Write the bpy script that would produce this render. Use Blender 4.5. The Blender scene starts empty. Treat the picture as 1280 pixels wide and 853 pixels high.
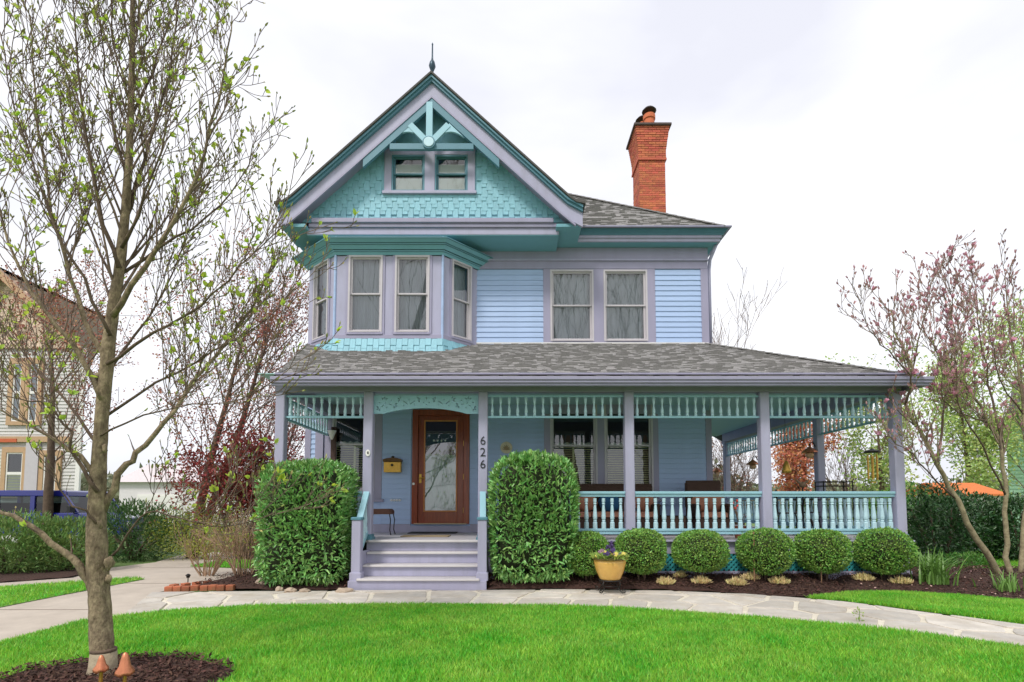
import bpy, math, random
import numpy as np
from mathutils import Vector, Matrix, noise as mnoise
random.seed(7)
rng = np.random.default_rng(7)
C = bpy.context.scene.collection
SC = bpy.context.scene
R = math.radians

# ------------------------------------------------------------------ camera
EYE = 1.36
PITCH = R(3.6)
FPX = 648.0
PYC = 632.0 - FPX * math.tan(PITCH)
cam = bpy.data.cameras.new('camera')
cam.sensor_width = 36.0
cam.lens = FPX / 1280 * 36
cam.shift_y = (PYC - 426.5) / 1280
cam.clip_start = 0.1
cam.clip_end = 3000
camo = bpy.data.objects.new('camera', cam)
camo.location = (0, 0, EYE)
camo.rotation_euler = (R(90) + PITCH, 0, 0)
C.objects.link(camo)
SC.camera = camo

# ------------------------------------------------------------------ sky and sun
SUN_EL, SUN_AZ = R(52), R(212)          # azimuth measured from +Y clockwise: the sun stands behind the camera, a little to the left
w = bpy.data.worlds.new('World')
SC.world = w
w.use_nodes = True
nt = w.node_tree
for n in list(nt.nodes):
    nt.nodes.remove(n)
def wn(t, **k):
    n = nt.nodes.new(t)
    for a, b in k.items():
        setattr(n, a, b)
    return n
sky = wn('ShaderNodeTexSky', sky_type='NISHITA', sun_disc=False, sun_elevation=SUN_EL, sun_rotation=SUN_AZ)
b1 = wn('ShaderNodeBackground')
b1.inputs[1].default_value = 0.1
nt.links.new(sky.outputs[0], b1.inputs[0])
tc = wn('ShaderNodeTexCoord')
mp = wn('ShaderNodeMapping')
mp.inputs['Scale'].default_value = (1.0, 1.0, 2.2)
nt.links.new(tc.outputs['Generated'], mp.inputs[0])
nz = wn('ShaderNodeTexNoise')
nz.inputs['Scale'].default_value = 1.7
nz.inputs['Detail'].default_value = 5
nz.inputs['Roughness'].default_value = 0.5
nz.inputs['Distortion'].default_value = 0.35
nt.links.new(mp.outputs[0], nz.inputs[0])
cr = wn('ShaderNodeValToRGB')
cr.color_ramp.elements[0].position = 0.38
cr.color_ramp.elements[0].color = (0.53, 0.535, 0.588, 1)
cr.color_ramp.elements[1].position = 0.62
cr.color_ramp.elements[1].color = (0.69, 0.695, 0.718, 1)
nt.links.new(nz.outputs[0], cr.inputs[0])
b2 = wn('ShaderNodeBackground')
b2.inputs[1].default_value = 1.12
nt.links.new(cr.outputs[0], b2.inputs[0])
mx = wn('ShaderNodeMixShader')
mx.inputs[0].default_value = 0.93
nt.links.new(b1.outputs[0], mx.inputs[1])
nt.links.new(b2.outputs[0], mx.inputs[2])
wo = wn('ShaderNodeOutputWorld')
nt.links.new(mx.outputs[0], wo.inputs[0])
sun = bpy.data.lights.new('sun', 'SUN')
sun.energy = 1.5
sun.angle = R(11)
sun.color = (1.0, 0.965, 0.91)
suno = bpy.data.objects.new('sun', sun)
sd = Vector((math.sin(SUN_AZ) * math.cos(SUN_EL), math.cos(SUN_AZ) * math.cos(SUN_EL), math.sin(SUN_EL)))
suno.rotation_euler = sd.to_track_quat('Z', 'Y').to_euler()
C.objects.link(suno)
SC.view_settings.view_transform = 'Standard'
SC.view_settings.look = 'None'
SC.view_settings.gamma = 1.0
SC.view_settings.exposure = 0.64
SC.view_settings.use_curve_mapping = False
SC.cycles.max_bounces = 6
SC.cycles.transparent_max_bounces = 8

# ------------------------------------------------------------------ helpers
_c, _s = math.cos(PITCH), math.sin(PITCH)
def _ray(px, py):
    u = -(py - PYC) / FPX
    return (px - 640) / FPX, _c - _s * u, _s + _c * u
def at(px, py, Y):
    """point of the place at distance Y that the photograph shows at px, py"""
    x, y, z = _ray(px, py)
    t = Y / y
    return Vector((x * t, Y, EYE + z * t))
def ax(px, Y, py=560):
    return at(px, py, Y).x
def az(py, Y):
    return at(640, py, Y).z
def gnd(px, py, Z=0.0):
    x, y, z = _ray(px, py)
    t = (Z - EYE) / z
    return Vector((x * t, y * t, Z))

def lin(r, g, b, k=1.0):
    def f(v):
        v /= 255.0
        return v / 12.92 if v <= 0.04045 else ((v + 0.055) / 1.055) ** 2.4
    return (f(r) * k, f(g) * k, f(b) * k, 1)

MATS = {}
def mat(name, col, rough=0.6, var=0.0, island=0.0, objvar=0.0, nscale=8.0, bump=0.0, bscale=60.0, col2=None, spec=0.5, metal=0.0,
        stretch=(1, 1, 1), trans=0.0, hue=0.0, dirt=None, dirt_scale=1.2, dirt_amt=0.0, coat=0.0):
    """procedural material: base colour with noise towards col2, random value per mesh island or per object, fine bump"""
    if name in MATS:
        return MATS[name]
    m = bpy.data.materials.new(name)
    m.use_nodes = True
    t = m.node_tree
    N, L = t.nodes, t.links
    p = N['Principled BSDF']
    out = N['Material Output']
    p.inputs['Roughness'].default_value = rough
    p.inputs['Specular IOR Level'].default_value = spec
    p.inputs['Metallic'].default_value = metal
    if coat:
        p.inputs['Coat Weight'].default_value = coat
        p.inputs['Coat Roughness'].default_value = 0.08
    tcn = N.new('ShaderNodeTexCoord')
    mpn = N.new('ShaderNodeMapping')
    mpn.inputs['Scale'].default_value = stretch
    L.new(tcn.outputs['Object'], mpn.inputs[0])
    no = N.new('ShaderNodeTexNoise')
    no.inputs['Scale'].default_value = nscale
    no.inputs['Detail'].default_value = 6
    no.inputs['Roughness'].default_value = 0.65
    L.new(mpn.outputs[0], no.inputs[0])
    rp = N.new('ShaderNodeValToRGB')
    rp.color_ramp.elements[0].position = 0.32
    rp.color_ramp.elements[1].position = 0.68
    if col2 is None:
        a = tuple(max(0, v * (1 - var)) for v in col[:3]) + (1,)
        b = tuple(min(1, v * (1 + var)) for v in col[:3]) + (1,)
    else:
        a, b = col, col2
    rp.color_ramp.elements[0].color = a
    rp.color_ramp.elements[1].color = b
    L.new(no.outputs[0], rp.inputs[0])
    cur = rp.outputs[0]
    if dirt is not None:
        n2 = N.new('ShaderNodeTexNoise')
        n2.inputs['Scale'].default_value = dirt_scale
        n2.inputs['Detail'].default_value = 8
        n2.inputs['Roughness'].default_value = 0.7
        L.new(mpn.outputs[0], n2.inputs[0])
        r2 = N.new('ShaderNodeMapRange')
        r2.inputs[1].default_value = 0.45
        r2.inputs[2].default_value = 0.75
        r2.inputs[3].default_value = 0
        r2.inputs[4].default_value = dirt_amt
        L.new(n2.outputs[0], r2.inputs[0])
        mxn = N.new('ShaderNodeMix')
        mxn.data_type = 'RGBA'
        L.new(r2.outputs[0], mxn.inputs[0])
        L.new(cur, mxn.inputs[6])
        mxn.inputs[7].default_value = dirt
        cur = mxn.outputs[2]
    if island or objvar or hue:
        hs = N.new('ShaderNodeHueSaturation')
        src = None
        if island or hue:
            g = N.new('ShaderNodeNewGeometry')
            src = g.outputs['Random Per Island']
        if objvar:
            oi = N.new('ShaderNodeObjectInfo')
            src = oi.outputs['Random']
        amt = island or objvar or 0.1
        mr = N.new('ShaderNodeMapRange')
        mr.inputs[3].default_value = 1 - amt
        mr.inputs[4].default_value = 1 + amt
        L.new(src, mr.inputs[0])
        L.new(mr.outputs[0], hs.inputs['Value'])
        if hue:
            ma = N.new('ShaderNodeMath')
            ma.operation = 'MULTIPLY'
            ma.inputs[1].default_value = 7.31
            L.new(src, ma.inputs[0])
            mf = N.new('ShaderNodeMath')
            mf.operation = 'FRACT'
            L.new(ma.outputs[0], mf.inputs[0])
            mh = N.new('ShaderNodeMapRange')
            mh.inputs[3].default_value = 0.5 - hue
            mh.inputs[4].default_value = 0.5 + hue
            L.new(mf.outputs[0], mh.inputs[0])
            L.new(mh.outputs[0], hs.inputs['Hue'])
        L.new(cur, hs.inputs['Color'])
        cur = hs.outputs[0]
    L.new(cur, p.inputs['Base Color'])
    if bump:
        nb = N.new('ShaderNodeTexNoise')
        nb.inputs['Scale'].default_value = bscale
        nb.inputs['Detail'].default_value = 5
        L.new(mpn.outputs[0], nb.inputs[0])
        bn = N.new('ShaderNodeBump')
        bn.inputs['Strength'].default_value = bump
        bn.inputs['Distance'].default_value = 0.01
        L.new(nb.outputs[0], bn.inputs['Height'])
        L.new(bn.outputs[0], p.inputs['Normal'])
    if trans:
        tr = N.new('ShaderNodeBsdfTranslucent')
        L.new(cur, tr.inputs[0])
        ms = N.new('ShaderNodeMixShader')
        ms.inputs[0].default_value = trans
        L.new(p.outputs[0], ms.inputs[1])
        L.new(tr.outputs[0], ms.inputs[2])
        L.new(ms.outputs[0], out.inputs[0])
    MATS[name] = m
    return m

def glass_mat(name, refl=0.22, tint=(0.9, 0.95, 0.95, 1), rough=0.0, wavy=0.006):
    m = bpy.data.materials.new(name)
    m.use_nodes = True
    t = m.node_tree
    N, L = t.nodes, t.links
    N.remove(N['Principled BSDF'])
    tr = N.new('ShaderNodeBsdfTransparent')
    tr.inputs[0].default_value = tint
    gl = N.new('ShaderNodeBsdfGlossy')
    gl.inputs['Roughness'].default_value = rough
    tcn = N.new('ShaderNodeTexCoord')
    nb = N.new('ShaderNodeTexNoise')
    nb.inputs['Scale'].default_value = 2.5
    L.new(tcn.outputs['Object'], nb.inputs[0])
    bn = N.new('ShaderNodeBump')
    bn.inputs['Strength'].default_value = wavy
    bn.inputs['Distance'].default_value = 0.1
    L.new(nb.outputs[0], bn.inputs['Height'])
    L.new(bn.outputs[0], gl.inputs['Normal'])
    ms = N.new('ShaderNodeMixShader')
    fr = N.new('ShaderNodeFresnel')
    fr.inputs[0].default_value = 1.5
    mr = N.new('ShaderNodeMapRange')
    mr.inputs[1].default_value = 0.04
    mr.inputs[2].default_value = 1.0
    mr.inputs[3].default_value = refl
    mr.inputs[4].default_value = 1.0
    L.new(fr.outputs[0], mr.inputs[0])
    L.new(mr.outputs[0], ms.inputs[0])
    L.new(tr.outputs[0], ms.inputs[1])
    L.new(gl.outputs[0], ms.inputs[2])
    L.new(ms.outputs[0], N['Material Output'].inputs[0])
    return m

def wl(o):
    v = Vector((0, 0, 0))
    while o is not None:
        v = v + o.location
        o = o.parent
    return v

def tag(o, label=None, cat=None, group=None, kind=None):
    if label: o['label'] = label
    if cat: o['category'] = cat
    if group: o['group'] = group
    if kind: o['kind'] = kind
    return o

def thing(name, loc, label, cat, group=None):
    o = bpy.data.objects.new(name, None)
    o.empty_display_size = 0.1
    C.objects.link(o)
    o.location = loc
    return tag(o, label, cat, group)

def link_mesh(name, me, m, parent=None, origin=None):
    o = bpy.data.objects.new(name, me)
    C.objects.link(o)
    if m is not None and not me.materials:
        me.materials.append(m)
    if parent is not None:
        o.parent = parent
    return o

def inst(me, name, parent, loc, rot=None, scale=None):
    """an object that shares mesh data; loc in world space"""
    o = bpy.data.objects.new(name, me)
    C.objects.link(o)
    if parent is not None:
        o.parent = parent
        o.location = Vector(loc) - wl(parent)
    else:
        o.location = loc
    if rot is not None:
        o.rotation_euler = rot
    if scale is not None:
        o.scale = scale
    return o

class Frame:
    """a wall face: u along it, n out of it, z up"""
    def __init__(s, o, u):
        s.o = Vector((o[0], o[1], 0))
        s.u = Vector((u[0], u[1], 0)).normalized()
        s.n = Vector((s.u.y, -s.u.x, 0))
    def P(s, u, d, z):
        return s.o + s.u * u + s.n * d + Vector((0, 0, z))
FR = Frame((0, 11.6), (1, 0))          # the front wall plane

class MB:
    def __init__(s):
        s.v, s.f = [], []
    def add(s, vs, fs):
        b = len(s.v)
        s.v += [tuple(p) for p in vs]
        s.f += [tuple(i + b for i in f) for f in fs]
        return s
    HEX = [(0, 3, 2, 1), (4, 5, 6, 7), (0, 1, 5, 4), (1, 2, 6, 5), (2, 3, 7, 6), (3, 0, 4, 7)]
    def hexa(s, p):
        return s.add(p, s.HEX)
    def box(s, x0, x1, y0, y1, z0, z1):
        return s.hexa([(x0, y0, z0), (x1, y0, z0), (x1, y1, z0), (x0, y1, z0), (x0, y0, z1), (x1, y0, z1), (x1, y1, z1), (x0, y1, z1)])
    def fbox(s, F, u0, u1, d0, d1, z0, z1):
        q = [(u0, d1, z0), (u1, d1, z0), (u1, d0, z0), (u0, d0, z0)]
        return s.hexa([F.P(*a) for a in q] + [F.P(a, b, z1) for a, b, _ in q])
    def cbox(s, x0, x1, y0, y1, z0, z1, b=0.01):
        """box with bevelled vertical edges and top"""
        pl = [(x0 + b, y0), (x1 - b, y0), (x1, y0 + b), (x1, y1 - b), (x1 - b, y1), (x0 + b, y1), (x0, y1 - b), (x0, y0 + b)]
        cx, cy = (x0 + x1) / 2, (y0 + y1) / 2
        n = 8
        kx = (x1 - x0 - 2 * b) / (x1 - x0)
        ky = (y1 - y0 - 2 * b) / (y1 - y0)
        vs = [(x, y, z0) for x, y in pl] + [(x, y, z1 - b) for x, y in pl] + [(cx + (x - cx) * kx, cy + (y - cy) * ky, z1) for x, y in pl]
        fs = [tuple(range(n - 1, -1, -1)), tuple(range(2 * n, 3 * n))]
        for r in range(2):
            for i in range(n):
                j = (i + 1) % n
                fs.append((r * n + i, r * n + j, (r + 1) * n + j, (r + 1) * n + i))
        return s.add(vs, fs)
    def prism(s, poly, a, b):
        """poly: list of 3D points; swept from offset vector a to b"""
        n = len(poly)
        a, b = Vector(a), Vector(b)
        vs = [Vector(p) + a for p in poly] + [Vector(p) + b for p in poly]
        fs = [tuple(range(n)), tuple(range(2 * n - 1, n - 1, -1))]
        for i in range(n):
            j = (i + 1) % n
            fs.append((i, i + n, j + n, j))
        return s.add(vs, fs)
    def bar(s, p, q, w, h, up=(0, 0, 1)):
        """a square bar from p to q, w wide and h tall"""
        p, q = Vector(p), Vector(q)
        d = (q - p).normalized()
        up = Vector(up)
        sx = d.cross(up)
        if sx.length < 1e-5:
            sx = d.cross(Vector((0, 1, 0)))
        sx.normalize()
        uy = sx.cross(d).normalized()
        a, b = sx * w / 2, uy * h / 2
        return s.hexa([p - a - b, p + a - b, q + a - b, q - a - b, p - a + b, p + a + b, q + a + b, q - a + b])
    def tube(s, pts, rad, n=6, cap=True):
        pts = [Vector(p) for p in pts]
        m = len(pts)
        if not hasattr(rad, '__len__'):
            rad = [rad] * m
        base = len(s.v)
        d0 = (pts[1] - pts[0]).normalized()
        a = d0.orthogonal().normalized()
        for i in range(m):
            d = (pts[min(i + 1, m - 1)] - pts[max(i - 1, 0)])
            if d.length < 1e-9:
                d = d0
            d.normalize()
            a = (a - d * a.dot(d))
            if a.length < 1e-6:
                a = d.orthogonal()
            a.normalize()
            b = d.cross(a)
            for k in range(n):
                t = 2 * math.pi * k / n
                s.v.append(tuple(pts[i] + (a * math.cos(t) + b * math.sin(t)) * rad[i]))
        for i in range(m - 1):
            for k in range(n):
                j = (k + 1) % n
                s.f.append((base + i * n + k, base + i * n + j, base + (i + 1) * n + j, base + (i + 1) * n + k))
        if cap:
            s.f.append(tuple(base + k for k in range(n - 1, -1, -1)))
            s.f.append(tuple(base + (m - 1) * n + k for k in range(n)))
        return s
    def lathe(s, prof, n=12, c=(0, 0, 0)):
        """prof: (radius, z) list from the bottom up"""
        base = len(s.v)
        for r, z in prof:
            for k in range(n):
                t = 2 * math.pi * (k + 0.5) / n
                s.v.append((c[0] + r * math.cos(t), c[1] + r * math.sin(t), c[2] + z))
        for i in range(len(prof) - 1):
            for k in range(n):
                j = (k + 1) % n
                s.f.append((base + i * n + k, base + i * n + j, base + (i + 1) * n + j, base + (i + 1) * n + k))
        s.f.append(tuple(base + k for k in range(n - 1, -1, -1)))
        s.f.append(tuple(base + (len(prof) - 1) * n + k for k in range(n)))
        return s
    def blob(s, c, r, seed=0, n=10, m=7, amp=0.15):
        rr = random.Random(seed)
        base = len(s.v)
        ph = [(rr.uniform(-2, 2), rr.uniform(-2, 2), rr.uniform(-2, 2), rr.uniform(0, 6)) for _ in range(4)]
        for i in range(m + 1):
            th = math.pi * i / m
            for k in range(n):
                t = 2 * math.pi * k / n
                d = Vector((math.sin(th) * math.cos(t), math.sin(th) * math.sin(t), -math.cos(th)))
                q = 1 + amp * sum(math.sin(3 * (a * d.x + b * d.y + e * d.z) + f) for a, b, e, f in ph) / 2
                s.v.append((c[0] + d.x * r[0] * q, c[1] + d.y * r[1] * q, c[2] + d.z * r[2] * q))
        for i in range(m):
            for k in range(n):
                j = (k + 1) % n
                s.f.append((base + i * n + k, base + i * n + j, base + (i + 1) * n + j, base + (i + 1) * n + k))
        return s
    def mesh(s, name, m=None, smooth=False, origin=(0, 0, 0)):
        me = bpy.data.meshes.new(name)
        o = Vector(origin)
        me.from_pydata([(x - o.x, y - o.y, z - o.z) for x, y, z in s.v], [], s.f)
        if m is not None:
            me.materials.append(m)
        if smooth:
            me.polygons.foreach_set('use_smooth', [True] * len(me.polygons))
        me.update()
        return me
    def build(s, name, m, parent=None, smooth=False, kind=None, bevel=0.0):
        me = s.mesh(name, m, smooth, wl(parent) if parent is not None else (0, 0, 0))
        o = link_mesh(name, me, None, parent)
        if kind:
            o['kind'] = kind
        if bevel:
            bv = o.modifiers.new('bevel', 'BEVEL')
            bv.width = bevel
            bv.segments = 2
            bv.limit_method = 'ANGLE'
        return o

def np_mesh(name, V, Fq, m, parent=None, kind=None, smooth=False):
    """V (n,3), Fq (k,3|4) index array; world coordinates"""
    if parent is not None:
        V = V - np.array(wl(parent))[None, :]
    me = bpy.data.meshes.new(name)
    n, k = Fq.shape
    me.vertices.add(len(V))
    me.vertices.foreach_set('co', V.astype(np.float32).ravel())
    me.loops.add(n * k)
    me.loops.foreach_set('vertex_index', Fq.astype(np.int32).ravel())
    me.polygons.add(n)
    me.polygons.foreach_set('loop_start', np.arange(0, n * k, k, dtype=np.int32))
    me.polygons.foreach_set('loop_total', np.full(n, k, dtype=np.int32))
    if smooth:
        me.polygons.foreach_set('use_smooth', np.ones(n, dtype=bool))
    me.update(calc_edges=True)
    me.materials.append(m)
    o = link_mesh(name, me, None, parent)
    if kind:
        o['kind'] = kind
    return o

def unit(a):
    return a / np.maximum(np.linalg.norm(a, axis=1, keepdims=True), 1e-9)

def leaf_arrays(P, D, N, Ln, W, curl=0.15):
    """folded six-point leaves: base P, direction D, face normal near N; returns V, F (two quads per leaf)"""
    n = len(P)
    D = unit(D)
    S = unit(np.cross(D, N))
    Nn = np.cross(S, D)
    Ln = np.broadcast_to(np.asarray(Ln, float), (n,))[:, None]
    W = np.broadcast_to(np.asarray(W, float), (n,))[:, None]
    curl = np.broadcast_to(np.asarray(curl, float), (n,))[:, None]
    def pt(a, b, h):
        return P + D * (a * Ln) + S * (b * W) + Nn * (h * Ln)
    V = np.stack([pt(0, 0, 0), pt(.33, -.5, .07), pt(.7, -.4, .07 - curl * .5), pt(1, 0, -curl), pt(.7, .4, .07 - curl * .5), pt(.33, .5, .07)], 1).reshape(-1, 3)
    b = np.arange(n)[:, None] * 6
    F = np.concatenate([b + np.array([[0, 1, 2, 3]]), b + np.array([[0, 3, 4, 5]])], 0)
    return V, F

def quad_arrays(P, D, N, Ln, W):
    """small folded diamond leaves: two triangles each"""
    n = len(P)
    D = unit(D)
    S = unit(np.cross(D, N))
    Nn = np.cross(S, D)
    Ln = np.broadcast_to(np.asarray(Ln, float), (n,))[:, None]
    W = np.broadcast_to(np.asarray(W, float), (n,))[:, None]
    V = np.stack([P, P + D * Ln * .45 - S * W * .5 + Nn * W * .18, P + D * Ln, P + D * Ln * .45 + S * W * .5 + Nn * W * .18], 1).reshape(-1, 3)
    b = np.arange(n)[:, None] * 4
    F = np.concatenate([b + np.array([[0, 1, 2]]), b + np.array([[0, 2, 3]])], 0)
    return V, F

def rand_dirs(n):
    return unit(rng.normal(size=(n, 3)))

# ------------------------------------------------------------------ materials
LILAC = mat('lilac_paint', lin(172, 170, 194), 0.5, var=0.05, nscale=5, bump=0.06, bscale=90, dirt=lin(124, 120, 128), dirt_scale=2.5, dirt_amt=0.42, stretch=(2.5, 2.5, .55))
LILAC_DEEP = mat('lilac_trim_paint', lin(158, 154, 178), 0.5, var=0.05, nscale=4, bump=0.05, bscale=80, dirt=lin(112, 108, 120), dirt_scale=2, dirt_amt=0.32, stretch=(2.5, 2.5, .7))
TEAL = mat('teal_trim_paint', lin(88, 134, 150), 0.45, var=0.07, nscale=4, bump=0.04, bscale=80, dirt=lin(50, 110, 112), dirt_scale=2, dirt_amt=0.25)
SOFFIT = mat('teal_soffit_paint', lin(112, 166, 178), 0.5, var=0.05, nscale=3, bump=0.04)
AQUA = mat('aqua_paint', lin(156, 200, 214), 0.45, var=0.05, nscale=6, bump=0.04, bscale=90, dirt=lin(95, 150, 152), dirt_scale=3, dirt_amt=0.25)
AQUA_PALE = mat('pale_aqua_paint', lin(190, 220, 230), 0.45, var=0.04, nscale=9, dirt=lin(110, 160, 160), dirt_scale=6, dirt_amt=0.25)
SHINGLE = mat('aqua_shingle_paint', lin(138, 190, 204), 0.55, var=0.08, objvar=0.07, nscale=9, bump=0.15, bscale=50, stretch=(3, 3, 1))
SIDING = mat('blue_siding_paint', lin(172, 194, 229), 0.5, var=0.04, objvar=0.025, nscale=3, bump=0.05, bscale=40, stretch=(0.4, 1, 3), dirt=lin(128, 146, 172), dirt_scale=2.4, dirt_amt=0.35)
CREAM = mat('cream_sash_paint', lin(196, 190, 194), 0.45, var=0.04, nscale=8)
WHITE = mat('white_paint', lin(236, 233, 228), 0.5, var=0.04, nscale=8)
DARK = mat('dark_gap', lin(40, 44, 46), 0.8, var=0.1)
ROOM = mat('dim_room', lin(96, 92, 86), 0.9, var=0.1)
CURTAIN = mat('sheer_curtain', lin(172, 175, 184), 0.9, var=0.22, nscale=2.2, stretch=(5, 1, .5))
BLIND = mat('blind_slats', lin(216, 216, 166), 0.6, var=0.05)  # yellow-green of the lawn's reflection is put into the slat colour
ROOF = mat('grey_roof_shingles', lin(151, 148, 146), 0.9, var=0.14, island=0.055, nscale=45, bump=0.7, bscale=140, dirt=lin(124, 122, 120), dirt_scale=1.4, dirt_amt=0.2)
ROOFDECK = mat('roof_deck', lin(88, 85, 82), 0.9, var=0.2, nscale=20)
BRICK = mat('orange_brick', lin(196, 106, 76), 0.85, var=0.2, island=0.18, hue=0.012, nscale=30, bump=0.5, bscale=120, dirt=lin(120, 72, 56), dirt_scale=1.6, dirt_amt=0.55)
MORTAR = mat('brick_mortar', lin(196, 150, 122), 0.95, var=0.12, nscale=30, bump=0.3)
MAHOG = mat('mahogany', lin(158, 72, 38), 0.35, col2=lin(116, 46, 22), nscale=5, stretch=(8, 8, .6), bump=0.08, bscale=30, coat=0.3)
COPPER = mat('copper', lin(205, 130, 95), 0.38, var=0.15, metal=0.6, nscale=12)
BRASS = mat('brass', lin(215, 170, 80), 0.35, var=0.15, metal=0.7, nscale=14)
IRON = mat('black_iron', lin(38, 34, 32), 0.5, var=0.2, metal=0.4, nscale=30)
FLOORP = mat('porch_floor_paint', lin(188, 184, 190), 0.5, var=0.06, nscale=4, stretch=(1, 4, 1), bump=0.06, dirt=lin(150, 140, 130), dirt_scale=2, dirt_amt=0.35)
TREADP = mat('tread_paint', lin(205, 200, 200), 0.5, var=0.06, nscale=6, dirt=lin(160, 150, 145), dirt_scale=3, dirt_amt=0.35)
PANE = glass_mat('window_glass', 0.15)
PANE_DARK = glass_mat('porch_window_glass', 0.14)
DOORGLASS = glass_mat('door_glass', 0.26, (0.6, 0.8, 0.76, 1))
BLACK = mat('black_number_paint', lin(25, 25, 30), 0.4, var=0.05)
CONCRETE = mat('driveway_concrete', lin(190, 178, 164), 0.85, var=0.08, nscale=3, bump=0.25, bscale=120, dirt=lin(150, 138, 124), dirt_scale=0.8, dirt_amt=0.5)
MULCH = mat('dark_mulch', lin(66, 44, 36), 0.95, var=0.45, nscale=35, bump=1.0, bscale=70)
CHIP = mat('mulch_chips', lin(84, 58, 48), 0.95, island=0.5, hue=0.02, var=0.2, nscale=40)
SOIL = mat('lawn_soil', lin(96, 136, 52), 0.95, var=0.3, nscale=6, bump=0.5, bscale=50)
FIELD = mat('ground_far', lin(92, 118, 58), 0.95, var=0.3, nscale=0.5, bump=0.3)
JOINT = mat('path_mortar', lin(222, 214, 196), 0.9, var=0.1, nscale=14, bump=0.3, dirt=lin(170, 150, 120), dirt_scale=3, dirt_amt=0.4)
FLAG = mat('flagstone', lin(186, 180, 172), 0.8, col2=lin(210, 202, 190), objvar=0.15, hue=0, nscale=4, bump=0.35, bscale=35, dirt=lin(172, 158, 138), dirt_scale=2.2, dirt_amt=0.75)
BARK = mat('grey_brown_bark', lin(98, 82, 64), 0.95, col2=lin(172, 154, 124), nscale=26, stretch=(1, 1, .55), bump=1.0, bscale=70, dirt=lin(62, 52, 44), dirt_scale=9, dirt_amt=0.8)
BARK_PALE = mat('pale_bark', lin(150, 135, 112), 0.95, col2=lin(176, 162, 136), nscale=16, bump=0.7, bscale=50, dirt=lin(110, 96, 80), dirt_scale=5, dirt_amt=0.5)
TWIG = mat('brown_twigs', lin(122, 102, 90), 0.9, var=0.25, island=0.22, nscale=10)
BARK_DARK = mat('dark_bark', lin(84, 68, 58), 0.95, col2=lin(112, 94, 78), nscale=14, bump=0.8, bscale=45)
BARK_OLIVE = mat('olive_bark', lin(122, 110, 84), 0.95, col2=lin(172, 160, 128), nscale=12, bump=0.8, bscale=40, dirt=lin(84, 70, 56), dirt_scale=4, dirt_amt=0.5)
LEAF_YG = mat('young_leaf', lin(192, 216, 84), 0.5, var=0.08, objvar=0.16, nscale=20, trans=0.5)
LEAF_YG_S = mat('young_leaves', lin(192, 216, 84), 0.5, island=0.16, hue=0.02, trans=0.5)
BUD = mat('bud_scales', lin(158, 156, 92), 0.8, island=0.35, hue=0.05)
LEAF_LAUREL = mat('laurel_leaf', lin(136, 184, 104), 0.30, var=0.1, objvar=0.32, nscale=15, trans=0.12, spec=0.6)
LEAF_LAUREL_S = mat('laurel_leaves', lin(132, 180, 98), 0.30, island=0.36, hue=0.03, nscale=15, trans=0.12, spec=0.6)
LEAF_BOX = mat('boxwood_leaves', lin(124, 172, 76), 0.42, island=0.42, hue=0.03, trans=0.12, dirt=lin(136, 124, 66), dirt_scale=3.2, dirt_amt=0.55)
CORE = mat('shrub_inner_twigs', lin(44, 52, 28), 0.95, var=0.4, nscale=20, bump=0.6)  # for solid dark cores added inside the shrubs to block light
GRASS = mat('grass_blades', lin(100, 190, 46), 0.55, col2=lin(164, 214, 80), island=0.32, hue=0.034, nscale=1.6, trans=0.35, dirt=lin(176, 184, 110), dirt_scale=1.1, dirt_amt=0.3)

# ------------------------------------------------------------------ ground
def sheet(name, pts, m, z, kind='structure', sub=None):
    mb = MB()
    mb.add([(p[0], p[1], z) for p in pts], [tuple(range(len(pts)))])
    o = mb.build(name, m)
    # keep the face up
    if o.data.polygons[0].normal.z < 0:
        o.data.flip_normals()
    o['kind'] = kind
    return o

sheet('ground', [(-400, -60), (400, -60), (400, 900), (-400, 900)], FIELD, -0.03)
path_lo = [gnd(*p) for p in [(150, 772), (230, 763), (330, 758), (470, 756), (600, 756), (700, 758), (800, 762), (950, 772), (1100, 787), (1280, 809), (1480, 838)]]
path_hi = [gnd(*p) for p in [(190, 741), (250, 740.5), (330, 740), (470, 739), (600, 738.5), (700, 738), (830, 739), (940, 743.5), (1060, 753), (1280, 783), (1480, 808)]]
DRX0, DRX1 = -6.9, -5.08
drive_pts = [(DRX1, -8), (DRX1, 6.2), (path_lo[0].x, path_lo[0].y), (path_hi[0].x, path_hi[0].y), (-5.3, 9.5), (-5.6, 14.5), (-9.5, 15.5), (-8.6, 12.6), (-9.3, 9.2), (-12, 7.2), (-16, 4), (-16, -8)]
sheet('driveway', drive_pts, CONCRETE, -0.008)
# expansion joints are cut as thin recessed strips
jm = MB()
for y in (6.9, 9.2, 11.5):
    jm.box(-8.2 if y > 9 else DRX0, DRX1 - 0.25, y, y + 0.018, -0.0085, -0.0045)
tag(jm.build('driveway_joint', mat('joint_dirt', lin(124, 112, 100), .95, var=.2)), kind='structure')
lawn_poly = [(DRX1 + 0.02, -6)] + [(DRX1 + 0.02, 6.1)] + [(p.x, p.y - 0.03) for p in path_lo] + [(9, 2.5), (9, -6)]
sheet('lawn', lawn_poly, SOIL, 0.0)
strip_poly = [(-6.95, -6), (-6.85, 8.0), (-6.8, 9.7), (-7.1, 9.9), (-8.55, 8.75), (-10.6, 7.0), (-13, 4), (-13, -6)]
sheet('grass_verge', strip_poly, SOIL, 0.0)
bed_edge = [gnd(*p) for p in [(608, 738.2), (700, 737.5), (830, 738.5), (900, 741), (965, 745.5), (1010, 746.5), (1060, 742), (1120, 740), (1200, 745), (1280, 753)]]
rl = [gnd(*p) for p in [(1010, 748), (1055, 751.5), (1130, 761), (1280, 781.5), (1480, 806.5)]]
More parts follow.
